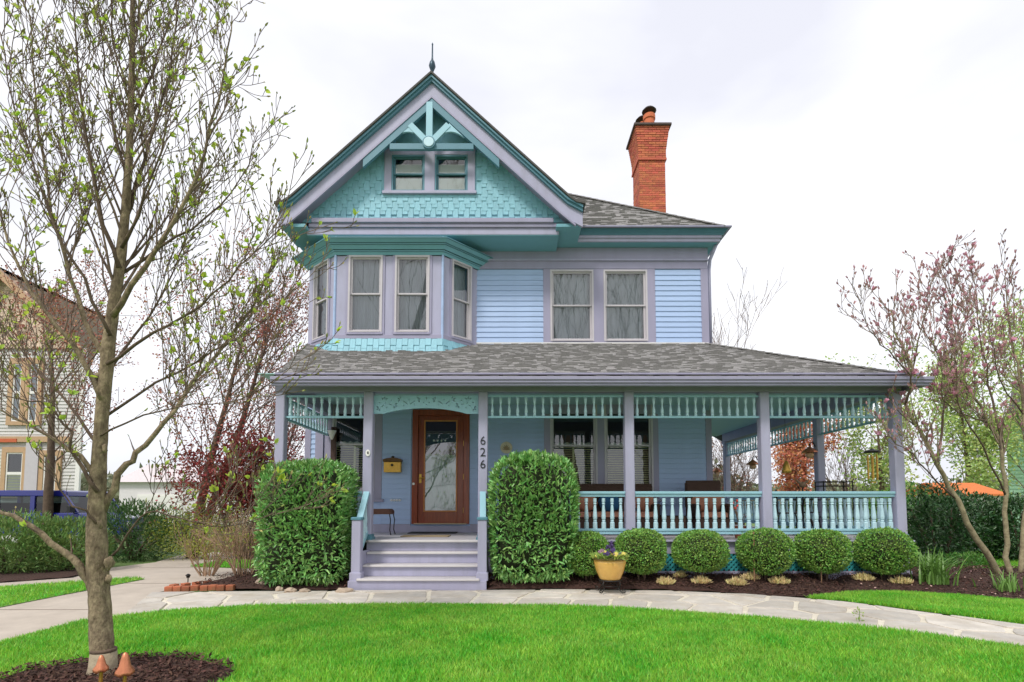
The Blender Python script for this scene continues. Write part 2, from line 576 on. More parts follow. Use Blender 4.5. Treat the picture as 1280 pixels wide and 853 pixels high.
rlt = [gnd(*p) for p in [(1480, 772), (1280, 753.5), (1200, 745.5), (1120, 740.6), (1060, 742.6), (1016, 746.6)]]
right_poly = [(p.x, p.y) for p in rl + rlt]
sheet('side_lawn', right_poly, SOIL, 0.0)
back_poly = [(7.6, 10.6), (9.6, 10.3), (13, 9.5), (22, 9.0), (22, 16), (7.6, 16)]
sheet('back_lawn', back_poly, SOIL, 0.0)
left_poly = [(-7.2, 11.7), (-5.2, 11.2), (-5.1, 12.6), (-7.0, 12.9)]
sheet('drive_side_lawn', left_poly, SOIL, 0.0)

# mulch beds, mounded towards the house
def bed(name, outline, zfun, n=60, seed=1):
    xs = [p[0] for p in outline]
    ys = [p[1] for p in outline]
    rr = random.Random(seed)
    # fan of rings from outline to centroid keeps the edge exact
    cx, cy = sum(xs) / len(xs), sum(ys) / len(ys)
    dense = []
    for i in range(len(outline)):
        a, b = Vector(outline[i]), Vector(outline[(i + 1) % len(outline)])
        k = max(1, int((b - a).length / 0.15))
        for j in range(k):
            dense.append(a.lerp(b, j / k))
    mb = MB()
    rings = 10
    m = len(dense)
    vs = []
    for r in range(rings):
        t = r / rings
        for p in dense:
            x, y = p.x + (cx - p.x) * t, p.y + (cy - p.y) * t
            vs.append((x, y, zfun(x, y) * min(1, .25 + t * 6) + rr.uniform(-.012, .012)))
    vs.append((cx, cy, zfun(cx, cy)))
    fs = []
    for r in range(rings - 1):
        for i in range(m):
            j = (i + 1) % m
            fs.append((r * m + i, r * m + j, (r + 1) * m + j, (r + 1) * m + i))
    for i in range(m):
        fs.append(((rings - 1) * m + i, (rings - 1) * m + (i + 1) % m, rings * m))
    mb.add(vs, fs)
    o = mb.build(name, MULCH, smooth=True)
    o['kind'] = 'structure'
    return o
def bedz(x, y):
    return 0.02 + 0.15 * max(0, min(1, (y - 8.0) / 1.0))
bed_out = [(p.x, p.y) for p in bed_edge] + [(9.8, 8.0), (10.8, 10.1), (7.6, 10.5), (6.9, 9.9), (6.9, 9.3), (-0.4, 9.3)]
# the bed is split in two convex-ish halves so that its rings stay inside
bed_a = [(p.x, p.y) for p in bed_edge[:4]] + [(3.1, 9.3), (-0.4, 9.3)]
bed_b = [(p.x, p.y) for p in bed_edge[3:6]] + [(bed_edge[6].x, bed_edge[6].y), (5.6, 9.3), (3.1, 9.3)]
bed_c = [(p.x, p.y) for p in bed_edge[6:]] + [(9.8, 8.0), (10.8, 10.1), (7.6, 10.5), (6.9, 9.9), (5.6, 9.3)]
for b_ in (bed_a, bed_b, bed_c):
    bed('mulch_bed', b_, bedz)
bed_l = [(-5.25, 8.62), (-4.6, 8.5), (-3.6, 8.42), (-2.62, 8.42), (-2.62, 9.3), (-4.2, 9.8), (-5.1, 9.9)]
bed('mulch_bed', bed_l, lambda x, y: 0.06 + 0.05 * max(0, y - 8.4))
hedge_bed = [gnd(*p) for p in [(-160, 735), (0, 728.5), (90, 722), (110, 716), (90, 704), (-160, 708)]]
bed('mulch_bed', [(p.x, p.y) for p in hedge_bed], lambda x, y: 0.05)
TREE = gnd(128, 848)
ring = []
for i in range(40):
    a = 2 * math.pi * i / 40
    ring.append((TREE.x + 0.13 + 0.88 * math.cos(a) * (1 + .04 * math.sin(3 * a)), TREE.y - 0.13 + 0.62 * math.sin(a) * (1 + .05 * math.sin(5 * a))))
bed('mulch_ring', ring, lambda x, y: 0.05)

def in_poly(P, poly):
    x, y = P[:, 0], P[:, 1]
    r = np.zeros(len(P), bool)
    n = len(poly)
    for i in range(n):
        x0, y0 = poly[i][0], poly[i][1]
        x1, y1 = poly[(i + 1) % n][0], poly[(i + 1) % n][1]
        c = (y0 > y) != (y1 > y)
        with np.errstate(divide='ignore', invalid='ignore'):
            r ^= c & (x < (x1 - x0) * (y - y0) / (y1 - y0 + 1e-12) + x0)
    return r

def chips(n, poly, zfun, name='mulch_chips'):
    xs = [p[0] for p in poly]
    ys = [p[1] for p in poly]
    P = np.stack([rng.uniform(min(xs), max(xs), n), rng.uniform(min(ys), max(ys), n)], 1)
    P = P[in_poly(P, poly)]
    k = len(P)
    z = np.array([zfun(a, b) for a, b in P]) + rng.uniform(.004, .022, k)
    D = rand_dirs(k)
    D[:, 2] *= .35
    V, F = quad_arrays(np.column_stack([P, z]), D, np.tile([0, 0, 1.0], (k, 1)) + rng.normal(size=(k, 3)) * .5, rng.uniform(.02, .07, k), rng.uniform(.008, .025, k))
    return V, F
allV, allF, off = [], [], 0
for n_, po, zf in ((9000, bed_a, bedz), (5000, bed_b, bedz), (12000, bed_c, bedz), (3500, bed_l, lambda x, y: .07 + .05 * max(0, y - 8.4)), (5000, ring, lambda x, y: .05)):
    V, F = chips(n_, po, zf)
    allV.append(V)
    allF.append(F + off)
    off += len(V)
tag(np_mesh('mulch_chips', np.concatenate(allV), np.concatenate(allF), CHIP), 'dark brown wood chips covering the planting beds', 'mulch', kind='stuff')

# grass: individual blades, longer and denser near the camera
def blades(poly, n, h, ymax=30, avoid=None, ymin=3.0, w=0.006):
    xs = [p[0] for p in poly]
    ys = [max(ymin, p[1]) for p in poly]
    P = np.stack([rng.uniform(min(xs), max(xs), n), rng.uniform(min(ys), max(ys), n)], 1)
    keep = in_poly(P, poly) & (P[:, 1] > ymin) & (np.abs(P[:, 0]) < P[:, 1] * 1.08 + 0.6)
    if avoid is not None:
        keep &= ~in_poly(P, avoid)
    P = P[keep]
    k = len(P)
    base = np.column_stack([P, np.zeros(k)])
    clump = .5 + .5 * np.sin(P[:, 0] * 2.1 + 1.3 * np.sin(P[:, 1] * 1.7)) * np.sin(P[:, 1] * 2.9 + P[:, 0])
    H = h * rng.uniform(.55, 1.25, k) * (.8 + .4 * clump)
    ang = rng.uniform(0, 2 * math.pi, k)
    lean = rng.normal(size=(k, 2)) * (H * .42)[:, None]
    wv = np.column_stack([np.cos(ang), np.sin(ang), np.zeros(k)]) * (w * rng.uniform(.6, 1.3, k) * (1 + P[:, 1] * .04))[:, None]
    tip = base + np.column_stack([lean, H])
    V = np.stack([base - wv, base + wv, tip], 1).reshape(-1, 3)
    F = np.arange(k * 3).reshape(-1, 3)
    return V, F
GV, GF, off = [], [], 0
for po, n_, h_, av in ((lawn_poly, 420000, .05, ring), (right_poly, 130000, .055, None), (strip_poly, 60000, .05, None), (back_poly, 60000, .06, None), (left_poly, 12000, .05, None)):
    V, F = blades(po, n_, h_, avoid=av)
    GV.append(V)
    GF.append(F + off)
    off += len(V)
tag(np_mesh('grass', np.concatenate(GV), np.concatenate(GF), GRASS), 'bright green mown lawn grass', 'grass', kind='stuff')

# flagstone path: irregular stones laid in pale mortar
def resample(pl, n):
    d = [0]
    for a, b in zip(pl, pl[1:]):
        d.append(d[-1] + (b - a).length)
    out = []
    for i in range(n):
        t = d[-1] * i / (n - 1)
        k = max(j for j in range(len(d)) if d[j] <= t + 1e-9)
        k = min(k, len(pl) - 2)
        out.append(pl[k].lerp(pl[k + 1], (t - d[k]) / (d[k + 1] - d[k])))
    return out
NS = 80
PL, PH = resample(path_lo, NS), resample(path_hi, NS)
pm = MB()
vs = []
for a, b in zip(PL, PH):
    vs += [(a.x, a.y, 0.0), (b.x, b.y, 0.0)]
pm.add([(x, y, .002) for x, y, z in vs], [(2 * i, 2 * i + 2, 2 * i + 3, 2 * i + 1) for i in range(NS - 1)])
path = pm.build('path', JOINT)
if path.data.polygons[0].normal.z < 0:
    path.data.flip_normals()
path['kind'] = 'structure'
PLEN = sum((b - a).length for a, b in zip(PL, PL[1:]))
def pmap(s, t):
    f = max(0, min(NS - 1.001, s / PLEN * (NS - 1)))
    i = int(f)
    a = PL[i].lerp(PL[i + 1], f - i)
    b = PH[i].lerp(PH[i + 1], f - i)
    return a.lerp(b, t / 1.4)
sites = []
rr = random.Random(12)
s_ = 0.0
while s_ < PLEN:
    for row in range(3 if rr.random() < .55 else 2):
        nrow = 2.5
        sites.append((s_ + rr.uniform(-.25, .25), (row + .5) * 1.4 / nrow * rr.uniform(.85, 1.15)))
    s_ += rr.uniform(.42, .72)
def clip(poly, px, py, nx, ny):
    out = []
    n = len(poly)
    for i in range(n):
        a, b = poly[i], poly[(i + 1) % n]
        da = (a[0] - px) * nx + (a[1] - py) * ny
        db = (b[0] - px) * nx + (b[1] - py) * ny
        if da <= 0:
            out.append(a)
        if (da < 0) != (db < 0) and abs(da - db) > 1e-12:
            t = da / (da - db)
            out.append((a[0] + (b[0] - a[0]) * t, a[1] + (b[1] - a[1]) * t))
    return out
for i, (sx, sy) in enumerate(sites):
    cell = [(max(0, sx - 1.3), .015), (min(PLEN, sx + 1.3), .015), (min(PLEN, sx + 1.3), 1.385), (max(0, sx - 1.3), 1.385)]
    for j, (tx, ty) in enumerate(sites):
        if i == j or abs(tx - sx) > 2.6:
            continue
        dx, dy = tx - sx, ty - sy
        d = math.hypot(dx, dy)
        if d < 1e-6:
            continue
        k = d / 2 - 0.018
        cell = clip(cell, sx + dx / d * k, sy + dy / d * k, dx / d, dy / d)
        if len(cell) < 3:
            break
    if len(cell) < 3:
        continue
    ar = abs(sum(cell[k][0] * cell[(k + 1) % len(cell)][1] - cell[(k + 1) % len(cell)][0] * cell[k][1] for k in range(len(cell)))) / 2
    if ar < 0.02:
        continue
    # uneven edges: midpoints nudged inwards
    pts = []
    cx = sum(p[0] for p in cell) / len(cell)
    cy = sum(p[1] for p in cell) / len(cell)
    for k in range(len(cell)):
        a, b = cell[k], cell[(k + 1) % len(cell)]
        pts.append((a[0] + (cx - a[0]) * .05, a[1] + (cy - a[1]) * .05))
        if math.hypot(a[0] - b[0], a[1] - b[1]) > .25:
            q = rr.uniform(.0, .05)
            mx_, my_ = (a[0] + b[0]) / 2, (a[1] + b[1]) / 2
            pts.append((mx_ + (cx - mx_) * q, my_ + (cy - my_) * q))
    W_ = [pmap(*p) for p in pts]
    hgt = rr.uniform(.012, .022)
    mb = MB()
    n = len(W_)
    cw = sum(W_, Vector((0, 0, 0))) / n
    lo = [(p.x, p.y, 0.0) for p in W_]
    mid = [(p.x, p.y, hgt - .004) for p in W_]
    top = [(p.x + (cw.x - p.x) * .03, p.y + (cw.y - p.y) * .03, hgt + rr.uniform(-.002, .002)) for p in W_]
    fs = [tuple(range(2 * n, 3 * n))]
    for r_ in range(2):
        for k in range(n):
            q = (k + 1) % n
            fs.append((r_ * n + k, r_ * n + q, (r_ + 1) * n + q, (r_ + 1) * n + k))
    mb.add(lo + mid + top, fs)
    mb.build('flagstone', FLAG, path)

# ------------------------------------------------------------------ the house
HX0, HX1 = -4.62, 4.46
YW = 11.6
FLOOR = 0.76
ZROOFMEET = az(434, YW)
ZSOF = az(311, YW)
house = thing('house', (0, YW, 0), 'two-storey blue and lilac Victorian house with teal gable and wraparound porch', 'house')

# -- window builder; F face frame, u0..u1 z0..z1 outer edge of the sash unit
def window(F, u0, u1, z0, z1, frame=CREAM, pane=PANE, fw=.055, curtain='sheer', rail=0.5, casing=None, inset=0.0):
    mb = MB()
    jd = .035
    # jambs and head of the frame
    mb.fbox(F, u0, u0 + fw * .7, -.09 - inset, jd, z0, z1)
    mb.fbox(F, u1 - fw * .7, u1, -.09 - inset, jd, z0, z1)
    mb.fbox(F, u0 + fw * .7, u1 - fw * .7, -.09 - inset, jd, z1 - fw * .7, z1)
    mb.fbox(F, u0 + fw * .7, u1 - fw * .7, -.09 - inset, jd + .02, z0, z0 + fw * .5)
    win = mb.build('window', frame, house)
    a0, a1, b0, b1 = u0 + fw * .7, u1 - fw * .7, z0 + fw * .5, z1 - fw * .7
    zm = b0 + (b1 - b0) * rail
    for lo, hi, d in ((zm, b1, -.012), (b0, zm + .03, -.045)):
        s = MB()
        t = fw * .75
        s.fbox(F, a0, a0 + t, d - .03, d, lo, hi)
        s.fbox(F, a1 - t, a1, d - .03, d, lo, hi)
        s.fbox(F, a0 + t, a1 - t, d - .03, d - .001, hi - t * .8, hi)
        s.fbox(F, a0 + t, a1 - t, d - .03, d - .001, lo, lo + t * (1.3 if lo == b0 else .8))
        s.build('sash', frame, win)
        g = MB()
        g.add([F.P(a0 + t, d - .018, lo + t * .5), F.P(a1 - t, d - .018, lo + t * .5), F.P(a1 - t, d - .018, hi - t * .5), F.P(a0 + t, d - .018, hi - t * .5)], [(0, 1, 2, 3)])
        g.build('pane', pane, win)
    if curtain == 'sheer':
        c = MB()
        n = 28
        vs, fs = [], []
        for i in range(n + 1):
            u = a0 + (a1 - a0) * i / n
            dd = -.16 - .018 * math.sin(i * 1.9) - .01 * math.sin(i * .7)
            vs += [F.P(u, dd, b0), F.P(u, dd, b1)]
        for i in range(n):
            fs.append((2 * i, 2 * i + 2, 2 * i + 3, 2 * i + 1))
        c.add(vs, fs)
        c.build('curtain', CURTAIN, win, smooth=True)
    elif curtain == 'shade':
        c = MB()
        for lo, hi in ((b0 + .02, zm - .05), (zm + .05, b1 - .12)):
            c.add([F.P(a0, -.07, lo), F.P(a1, -.07, lo), F.P(a1, -.07, hi), F.P(a0, -.07, hi)], [(0, 1, 2, 3)])
        c.build('shade', mat('white_shade', lin(252, 250, 246), .8), win)
    elif curtain == 'blind':
        c = MB()
        z = b0 + .02
        while z < zm - .02:
            c.hexa([F.P(a0 + .03, -.09, z), F.P(a1 - .03, -.09, z), F.P(a1 - .03, -.135, z + .022), F.P(a0 + .03, -.135, z + .022),
                    F.P(a0 + .03, -.09, z + .005), F.P(a1 - .03, -.09, z + .005), F.P(a1 - .03, -.135, z + .028), F.P(a0 + .03, -.135, z + .028)])
            z += .052
        um = (a0 + a1) / 2
        c.fbox(F, um - .022, um + .022, -.135, -.08, b0, zm)
        o = c.build('blind', BLIND, win)
        v = MB()
        vs, fs = [], []
        for i in range(25):
            u = a0 + (a1 - a0) * i / 24
            vs += [F.P(u, -.15 - .02 * math.sin(i * 1.3), zm - .02), F.P(u, -.15 - .02 * math.sin(i * 1.3), zm + .09 + .018 * math.sin(i * 1.6))]
        for i in range(24):
            fs.append((2 * i, 2 * i + 2, 2 * i + 3, 2 * i + 1))
        v.add(vs, fs)
        v.build('valance', WHITE, win)
    return win

def wall_face(F, u0, u1, z0, z1, holes, name, m, d=0.0):
    us = sorted({u0, u1, *[h[0] for h in holes], *[h[1] for h in holes]})
    zs = sorted({z0, z1, *[h[2] for h in holes], *[h[3] for h in holes]})
    mb = MB()
    for a, b in zip(us, us[1:]):
        for c, e in zip(zs, zs[1:]):
            mu, mz = (a + b) / 2, (c + e) / 2
            if any(h[0] < mu < h[1] and h[2] < mz < h[3] for h in holes):
                continue
            mb.add([F.P(a, d, c), F.P(b, d, c), F.P(b, d, e), F.P(a, d, e)], [(0, 1, 2, 3)])
    return mb.build(name, m, house)

# openings in the front wall
def rect(x0, y0, x1, y1, Y=YW):
    a, b = at(x0, y1, Y), at(x1, y0, Y)
    return [a.x, b.x, a.z, b.z]
W_UP1, W_UP2 = rect(688, 338, 741.5, 427), rect(755, 338, 808.5, 427)
W_P1, W_P2 = rect(688, 500, 746, 617), rect(756, 500, 815, 617)
W_L = rect(414, 500, 470, 614)
DOOR = [at(514.5, 655, YW).x, at(586.5, 655, YW).x, .95, 3.52]
wall_face(FR, HX0, HX1, FLOOR, ZSOF + .1, [W_UP1, W_UP2, W_P1, W_P2, W_L, DOOR], 'front_wall', SIDING, -.005)
sw = MB()
sw.box(HX1 - .02, HX1, YW + .003, 23, 0, ZSOF + .1)
sw.box(HX0, HX0 + .02, YW + .003, 23, 0, ZSOF + .1)
sw.box(HX0, HX1, 23, 23.02, 0, ZSOF + .1)
sw.build('side_wall', SIDING, house)
# rooms behind the glass
rm = MB()
for z0, z1 in ((FLOOR + .01, 4.2), (4.3, ZSOF), (ZSOF + .15, 10)):
    x0, x1 = (HX0 + .1, HX1 - .1) if z0 < 7 else (-2.6, -.6)
    y0, y1 = (YW + .2, YW + 4) if z0 < 7 else (11.25, 13)
    if z0 > 7: z1 = 8.9
    rm.add([(x0, y1, z0), (x1, y1, z0), (x1, y1, z1), (x0, y1, z1), (x0, y0, z0), (x1, y0, z0), (x1, y0, z1), (x0, y0, z1)],
           [(0, 1, 2, 3), (0, 4, 5, 1), (3, 2, 6, 7), (0, 3, 7, 4), (1, 5, 6, 2)])
rm.build('room', ROOM, house)

for wv in (W_UP1, W_UP2):
    window(FR, *wv)
for wv in (W_P1, W_P2, W_L):
    window(FR, *wv, pane=PANE_DARK, curtain='blind', rail=.505)

# -- lilac trim of the front wall
def trim(name, boxes, F=FR, m=LILAC_DEEP, d=.028, bevel=.006):
    mb = MB()
    for u0, u1, z0, z1, *rest in boxes:
        dd = rest[0] if rest else d
        mb.fbox(F, u0, u1, .0, dd, z0, z1)
    return mb.build(name, m, house, bevel=bevel)
U = lambda px, py=380: at(px, py, YW).x
zc0, zc1 = ZROOFMEET - .02, az(337, YW)
b0, b1 = az(428, YW), az(337, YW)
trim('window_casing', [(U(679), W_UP1[0], zc0, b1), (W_UP1[1], W_UP2[0], zc0, b1), (W_UP2[1], U(819), zc0, b1), (W_UP1[0], W_UP1[1], zc0, W_UP1[2]), (W_UP2[0], W_UP2[1], zc0, W_UP2[2]),
                       (W_UP1[0], W_UP1[1], W_UP1[3], b1), (W_UP2[0], W_UP2[1], W_UP2[3], b1)])
trim('frieze_board', [(HX0, HX1 + .03, az(326, YW), ZSOF, .05), (HX0, HX1 + .03, az(337, YW) + .003, az(326, YW) - .003, .03)])
trim('frieze_moulding', [(HX0, HX1 + .04, az(327.5, YW), az(325.5, YW), .075)], m=LILAC)
trim('corner_board', [(U(876), HX1 + .03, ZROOFMEET - .1, az(337, YW), .032), (at(882, 560, YW).x, HX1 + .03, FLOOR, 3.5, .032)], bevel=.004)
trim('corner_board', [(HX0 - .03, U(389, 560), FLOOR, 3.5, .032), (at(395, 560, YW).x, at(405, 560, YW).x, FLOOR, 3.5, .06)])
# porch window casing, door surround in lilac
pu = lambda px: at(px, 560, YW).x
trim('window_casing', [(pu(680), W_P1[0], 1.5, 3.42), (W_P1[1], W_P2[0], 1.5, 3.42), (W_P2[1], pu(823), 1.5, 3.42), (W_P1[0], W_P1[1], 1.5, W_P1[2]), (W_P2[0], W_P2[1], 1.5, W_P2[2]),
                       (W_P1[0], W_P1[1], W_P1[3], 3.42), (W_P2[0], W_P2[1], W_P2[3], 3.42)])
trim('window_casing', [(pu(406), W_L[0], 1.5, 3.42), (W_L[1], pu(478), 1.5, 3.42), (W_L[0], W_L[1], 1.5, W_L[2]), (W_L[0], W_L[1], W_L[3], 3.42)])
trim('window_sill', [(pu(678), pu(825), 1.44, 1.498, .07)])
trim('window_sill', [(pu(404), pu(481), 1.44, 1.498, .07)])
trim('base_board', [(HX0, DOOR[0] - .02, FLOOR, .945, .03), (DOOR[1] + .02, HX1, FLOOR, .945, .03), (DOOR[0] - .02, DOOR[1] + .02, FLOOR, .90, .03)], m=LILAC)

# -- clapboards, each a board of its own
CLAP = {}
def clapboard(u0, u1, z, h, F=FR):
    L_ = round(u1 - u0, 3)
    key = (L_, round(h, 3), F)
    me = CLAP.get(key)
    if me is None:
        mb = MB()
        q = [(-.0, .024, -.006), (-.0, .0, -.006)]
        P = lambda u, d, zz: F.u * u + F.n * d + Vector((0, 0, zz))
        mb.hexa([P(0, .026, 0), P(L_, .026, 0), P(L_, 0, 0), P(0, 0, 0), P(0, .008, h + .004), P(L_, .008, h + .004), P(L_, 0, h + .004), P(0, 0, h + .004)])
        me = CLAP[key] = mb.mesh('clapboard', SIDING)
    return inst(me, 'clapboard', house, F.P(u0, 0, z))
EXPO = (az(346, YW) - az(425, YW)) / 12
def board_field(u0, u1, z0, z1, e=None):
    e = e or EXPO
    n = max(1, round((z1 - z0) / e))
    e = (z1 - z0) / n
    for i in range(n):
        clapboard(u0, u1, z0 + i * e, e)
board_field(U(597) - .25, U(679), ZROOFMEET - .02, az(338, YW))
board_field(U(819), U(876), ZROOFMEET - .02, az(338, YW))
for a, b in ((478, 514), (587.5, 680), (823, 882)):
    board_field(pu(a), pu(b), .95, 3.42, EXPO * .93)
board_field(pu(389), pu(395), .95, 3.42, EXPO * .93)

# -- bay window
YB = 10.9
bx0, bx1 = at(418, 400, YB).x, at(553, 400, YB).x
bzb = az(424, YB)
bzt = az(296, YB)
rx = at(597, 400, YW).x
lx = HX0 - .03
FB = Frame((bx0, YB), (1, 0))
FBR = Frame((bx1, YB), (rx - bx1, YW - YB))
FBL = Frame((lx, YW), (bx0 - lx, YB - YW))
LR = math.hypot(rx - bx1, YW - YB)
LL = math.hypot(bx0 - lx, YW - YB)
LF = bx1 - bx0
def brect(x0, y0, x1, y1):
    a, b = at(x0, y1, YB), at(x1, y0, YB)
    return [a.x - bx0, b.x - bx0, a.z, b.z]
BW1, BW2 = brect(434.5, 320, 479, 416), brect(493, 320, 537.5, 416)
sidez = (BW1[2] - .02, BW1[3] + .02)
BR = [LR * .24, LR * .80, *sidez]
BL = [LL * .22, LL * .78, *sidez]
wall_face(FB, 0, LF, bzb, bzt + .1, [BW1, BW2], 'bay_wall', LILAC)
wall_face(FBR, 0, LR, bzb, bzt + .1, [BR], 'bay_wall', LILAC)
wall_face(FBL, 0, LL, bzb, bzt + .1, [BL], 'bay_wall', LILAC)
for F_, w_ in ((FB, BW1), (FB, BW2), (FBR, BR), (FBL, BL)):
    window(F_, *w_)
# raised casing strips on the bay
def casing(F, L_, wins):
    mb = MB()
    top = max(w_[3] for w_ in wins)
    bot = min(w_[2] for w_ in wins)
    e = .05
    for w_ in wins:
        mb.fbox(F, w_[0] - e, w_[0], 0, .022, bot - e, top + e * .9)
        mb.fbox(F, w_[1], w_[1] + e, 0, .022, bot - e, top + e * .9)
        mb.fbox(F, w_[0], w_[1], 0, .022, top, top + e * .9)
        mb.fbox(F, w_[0] - .02, w_[1] + .02, .0225, .05, bot - e, bot - .003)
    mb.fbox(F, 0.003, L_ - .003, 0.0, .03, bzb, bzb + .09)
    mb.fbox(F, 0.003, L_ - .003, 0.0, .025, top + e * .9 + .05, bzt)
    return mb.build('bay_casing', LILAC_DEEP, house, bevel=.004)
casing(FB, LF, [BW1, BW2])
casing(FBR, LR, [BR])
casing(FBL, LL, [BL])
# corner beads of the bay (blue)
cb = MB()
for x, y in ((bx0, YB), (bx1, YB)):
    cb.lathe([(.028, bzb), (.028, bzt)], 8, (x, y - .006, 0))
cb.build('corner_bead', SIDING, house, smooth=False)
# bay plan polygon offset outward
def bay_poly(off, back=YW):
    # offset the three faces outward by off and intersect
    def linep(F):
        p = F.o + F.n * off
        return p, F.u
    def isect(A, B):
        p, u = linep(A)
        q, v = linep(B)
        d = u.x * v.y - u.y * v.x
        t = ((q.x - p.x) * v.y - (q.y - p.y) * v.x) / d
        return p + u * t
    a = isect(FBL, FB)
    b = isect(FB, FBR)
    pl, ul = linep(FBL)
    pr, ur = linep(FBR)
    c = pl + ul * ((back - pl.y) / ul.y)
    d = pr + ur * ((back - pr.y) / ur.y)
    return [c, a, b, d]
def bay_ring(mb, off0, off1, z0, z1):
    lo, hi = bay_poly(off0), bay_poly(off1)
    inner = bay_poly(-.02)
    n = 4
    vs = [(p.x, p.y, z0) for p in lo] + [(p.x, p.y, z1) for p in hi] + [(p.x, p.y, z0) for p in inner] + [(p.x, p.y, z1) for p in inner]
    fs = []
    for i in range(n - 1):
        fs += [(i, i + 1, n + i + 1, n + i), (2 * n + i, i, n + i, 3 * n + i) if i == 0 else (2 * n + i, 2 * n + i + 1, i + 1, i)]
        fs.append((2 * n + i, 2 * n + i + 1, i + 1, i))
        fs.append((n + i, n + i + 1, 3 * n + i + 1, 3 * n + i))
    mb.add(vs, fs)
cz0, cz1 = az(318.5, YB - .05), az(296, YB - .29)
hc = cz1 - cz0
mb = MB()
for o0, o1, a, b in ((.03, .06, 0, .22), (.075, .075, .22, .34), (.10, .16, .34, .62), (.18, .18, .62, .72), (.20, .27, .72, .94), (.29, .29, .94, 1.0)):
    bay_ring(mb, o0, o1, cz0 + a * hc, cz0 + b * hc)
mb.build('bay_cornice', SOFFIT, house)
# flared shingled skirt under the bay
sk0, sk1 = az(446, YB - .1), bzb
SK = []
def skirt_face(F, L_, nx):
    rows = 3
    out = .12
    lo_e, hi_e = out, .035
    P = []
    for r_ in range(rows):
        z1 = sk1 - (sk1 - sk0) * r_ / rows
        for i in range(nx):
            SK.append((F, (i + .5) / nx, z1, r_, L_))
    pts_lo = bay_poly(out)
    pts_hi = bay_poly(.02)
    return
lo, hi = bay_poly(.13), bay_poly(.01)
mb = MB()
for i in range(3):
    mb.add([(lo[i].x, lo[i].y, sk0 - .25), (lo[i + 1].x, lo[i + 1].y, sk0 - .25), (hi[i + 1].x, hi[i + 1].y, sk1), (hi[i].x, hi[i].y, sk1)], [(0, 1, 2, 3)])
mb.build('bay_skirt', SHINGLE, house)
def tab_mesh(wd, h, th=.014):
    mb = MB()
    mb.hexa([(-wd / 2, -th, 0), (wd / 2, -th, 0), (wd / 2, 0, 0), (-wd / 2, 0, 0), (-wd / 2, -th * .35, h), (wd / 2, -th * .35, h), (wd / 2, 0, h), (-wd / 2, 0, h)])
    return mb.mesh('shingle', SHINGLE)
TAB = tab_mesh(.117, .235, .024)
hh = sk1 - (sk0 - .25)
for i in range(3):
    A, B, Cc, D = lo[i], lo[i + 1], hi[i + 1], hi[i]
    Lw = (B - A).length
    n = max(2, round(Lw / .13))
    for r_ in range(3):
        for k in range(n):
            zt = sk1 - .155 - .145 * r_ - (.07 if (k + r_) % 2 else 0)
            f = (sk1 - zt) / hh
            u = (k + .5) / n
            p = A.lerp(B, u).lerp(D.lerp(Cc, u), 1 - f)
            u_ = (B - A).normalized()
            yaw = math.atan2(u_.y, u_.x)
            tilt = math.atan2(.12, hh)
            nrm = Vector((u_.y, -u_.x, 0))
            inst(TAB, 'shingle', house, Vector((p.x, p.y, zt)) + nrm * .006, rot=(-tilt, 0, yaw))

# -- gable
YG, YR = 10.95, 10.6
apex = at(540, 97, YR)
GX = apex.x
tailL, tailR = at(350, 268, YR), at(730, 264, YR)
HW = (tailR.x - tailL.x) / 2
zt = (tailL.z + tailR.z) / 2
SL = (apex.z - zt) / HW
def gz(dx, down=0.0):
    """height of the rake line at horizontal offset dx from the ridge, lowered by down, with the flared kick at the tail"""
    dx = abs(dx)
    z = apex.z - SL * dx
    if dx > HW - .28:
        z += (dx - (HW - .28)) ** 2 * 1.6
    return z - down
def rake(mb, y0, y1, d0, d1, x_in=0.0, x_out=None, cut=None):
    """a board following both rakes between drop d0 and d1 below the roof line"""
    x_out = HW if x_out is None else x_out
    for sgn in (-1, 1):
        xs = [x_in + (x_out - x_in) * i / 10 for i in range(11)]
        top = [(GX + sgn * x, gz(x, d0)) for x in xs]
        bot = [(GX + sgn * x, gz(x, d1)) for x in xs]
        if cut is not None:
            bot = [(x, max(z, cut)) for x, z in bot]
            top = [(x, max(z, cut + .001)) for x, z in top]
        for (a, b), (c, d) in zip(zip(top, top[1:]), zip(bot, bot[1:])):
            q = [(c[0], y0, c[1]), (d[0], y0, d[1]), (d[0], y1, d[1]), (c[0], y1, c[1]), (a[0], y0, a[1]), (b[0], y0, b[1]), (b[0], y1, b[1]), (a[0], y1, a[1])]
            if sgn < 0:
                q = [q[1], q[0], q[3], q[2], q[5], q[4], q[7], q[6]]
            mb.hexa(q)
dd = lambda py: apex.z - at(540, py, YR).z      # drop for an apex pixel row
mb = MB()
rake(mb, YR - .10, YR + .3, .012, dd(100.5))
mb.build('rake_crown', TEAL, house)
mb = MB()
rake(mb, YR - .06, YR + .3, dd(100.5) + .002, dd(104))
mb.build('rake_moulding', TEAL, house)
mb = MB()
rake(mb, YR, YR + .05, dd(104) + .002, dd(121), cut=az(294, YR))
mb.build('barge_board', LILAC, house)
mb = MB()
rake(mb, YR - .025, YR + .02, dd(120.5), dd(123), x_out=HW - .15)
mb.build('barge_bead', LILAC_DEEP, house)
# underside of the rake overhang
mb = MB()
rake(mb, YR + .051, YG, dd(112), dd(116), cut=az(294, YR))
mb.build('rake_soffit', LILAC_DEEP, house)
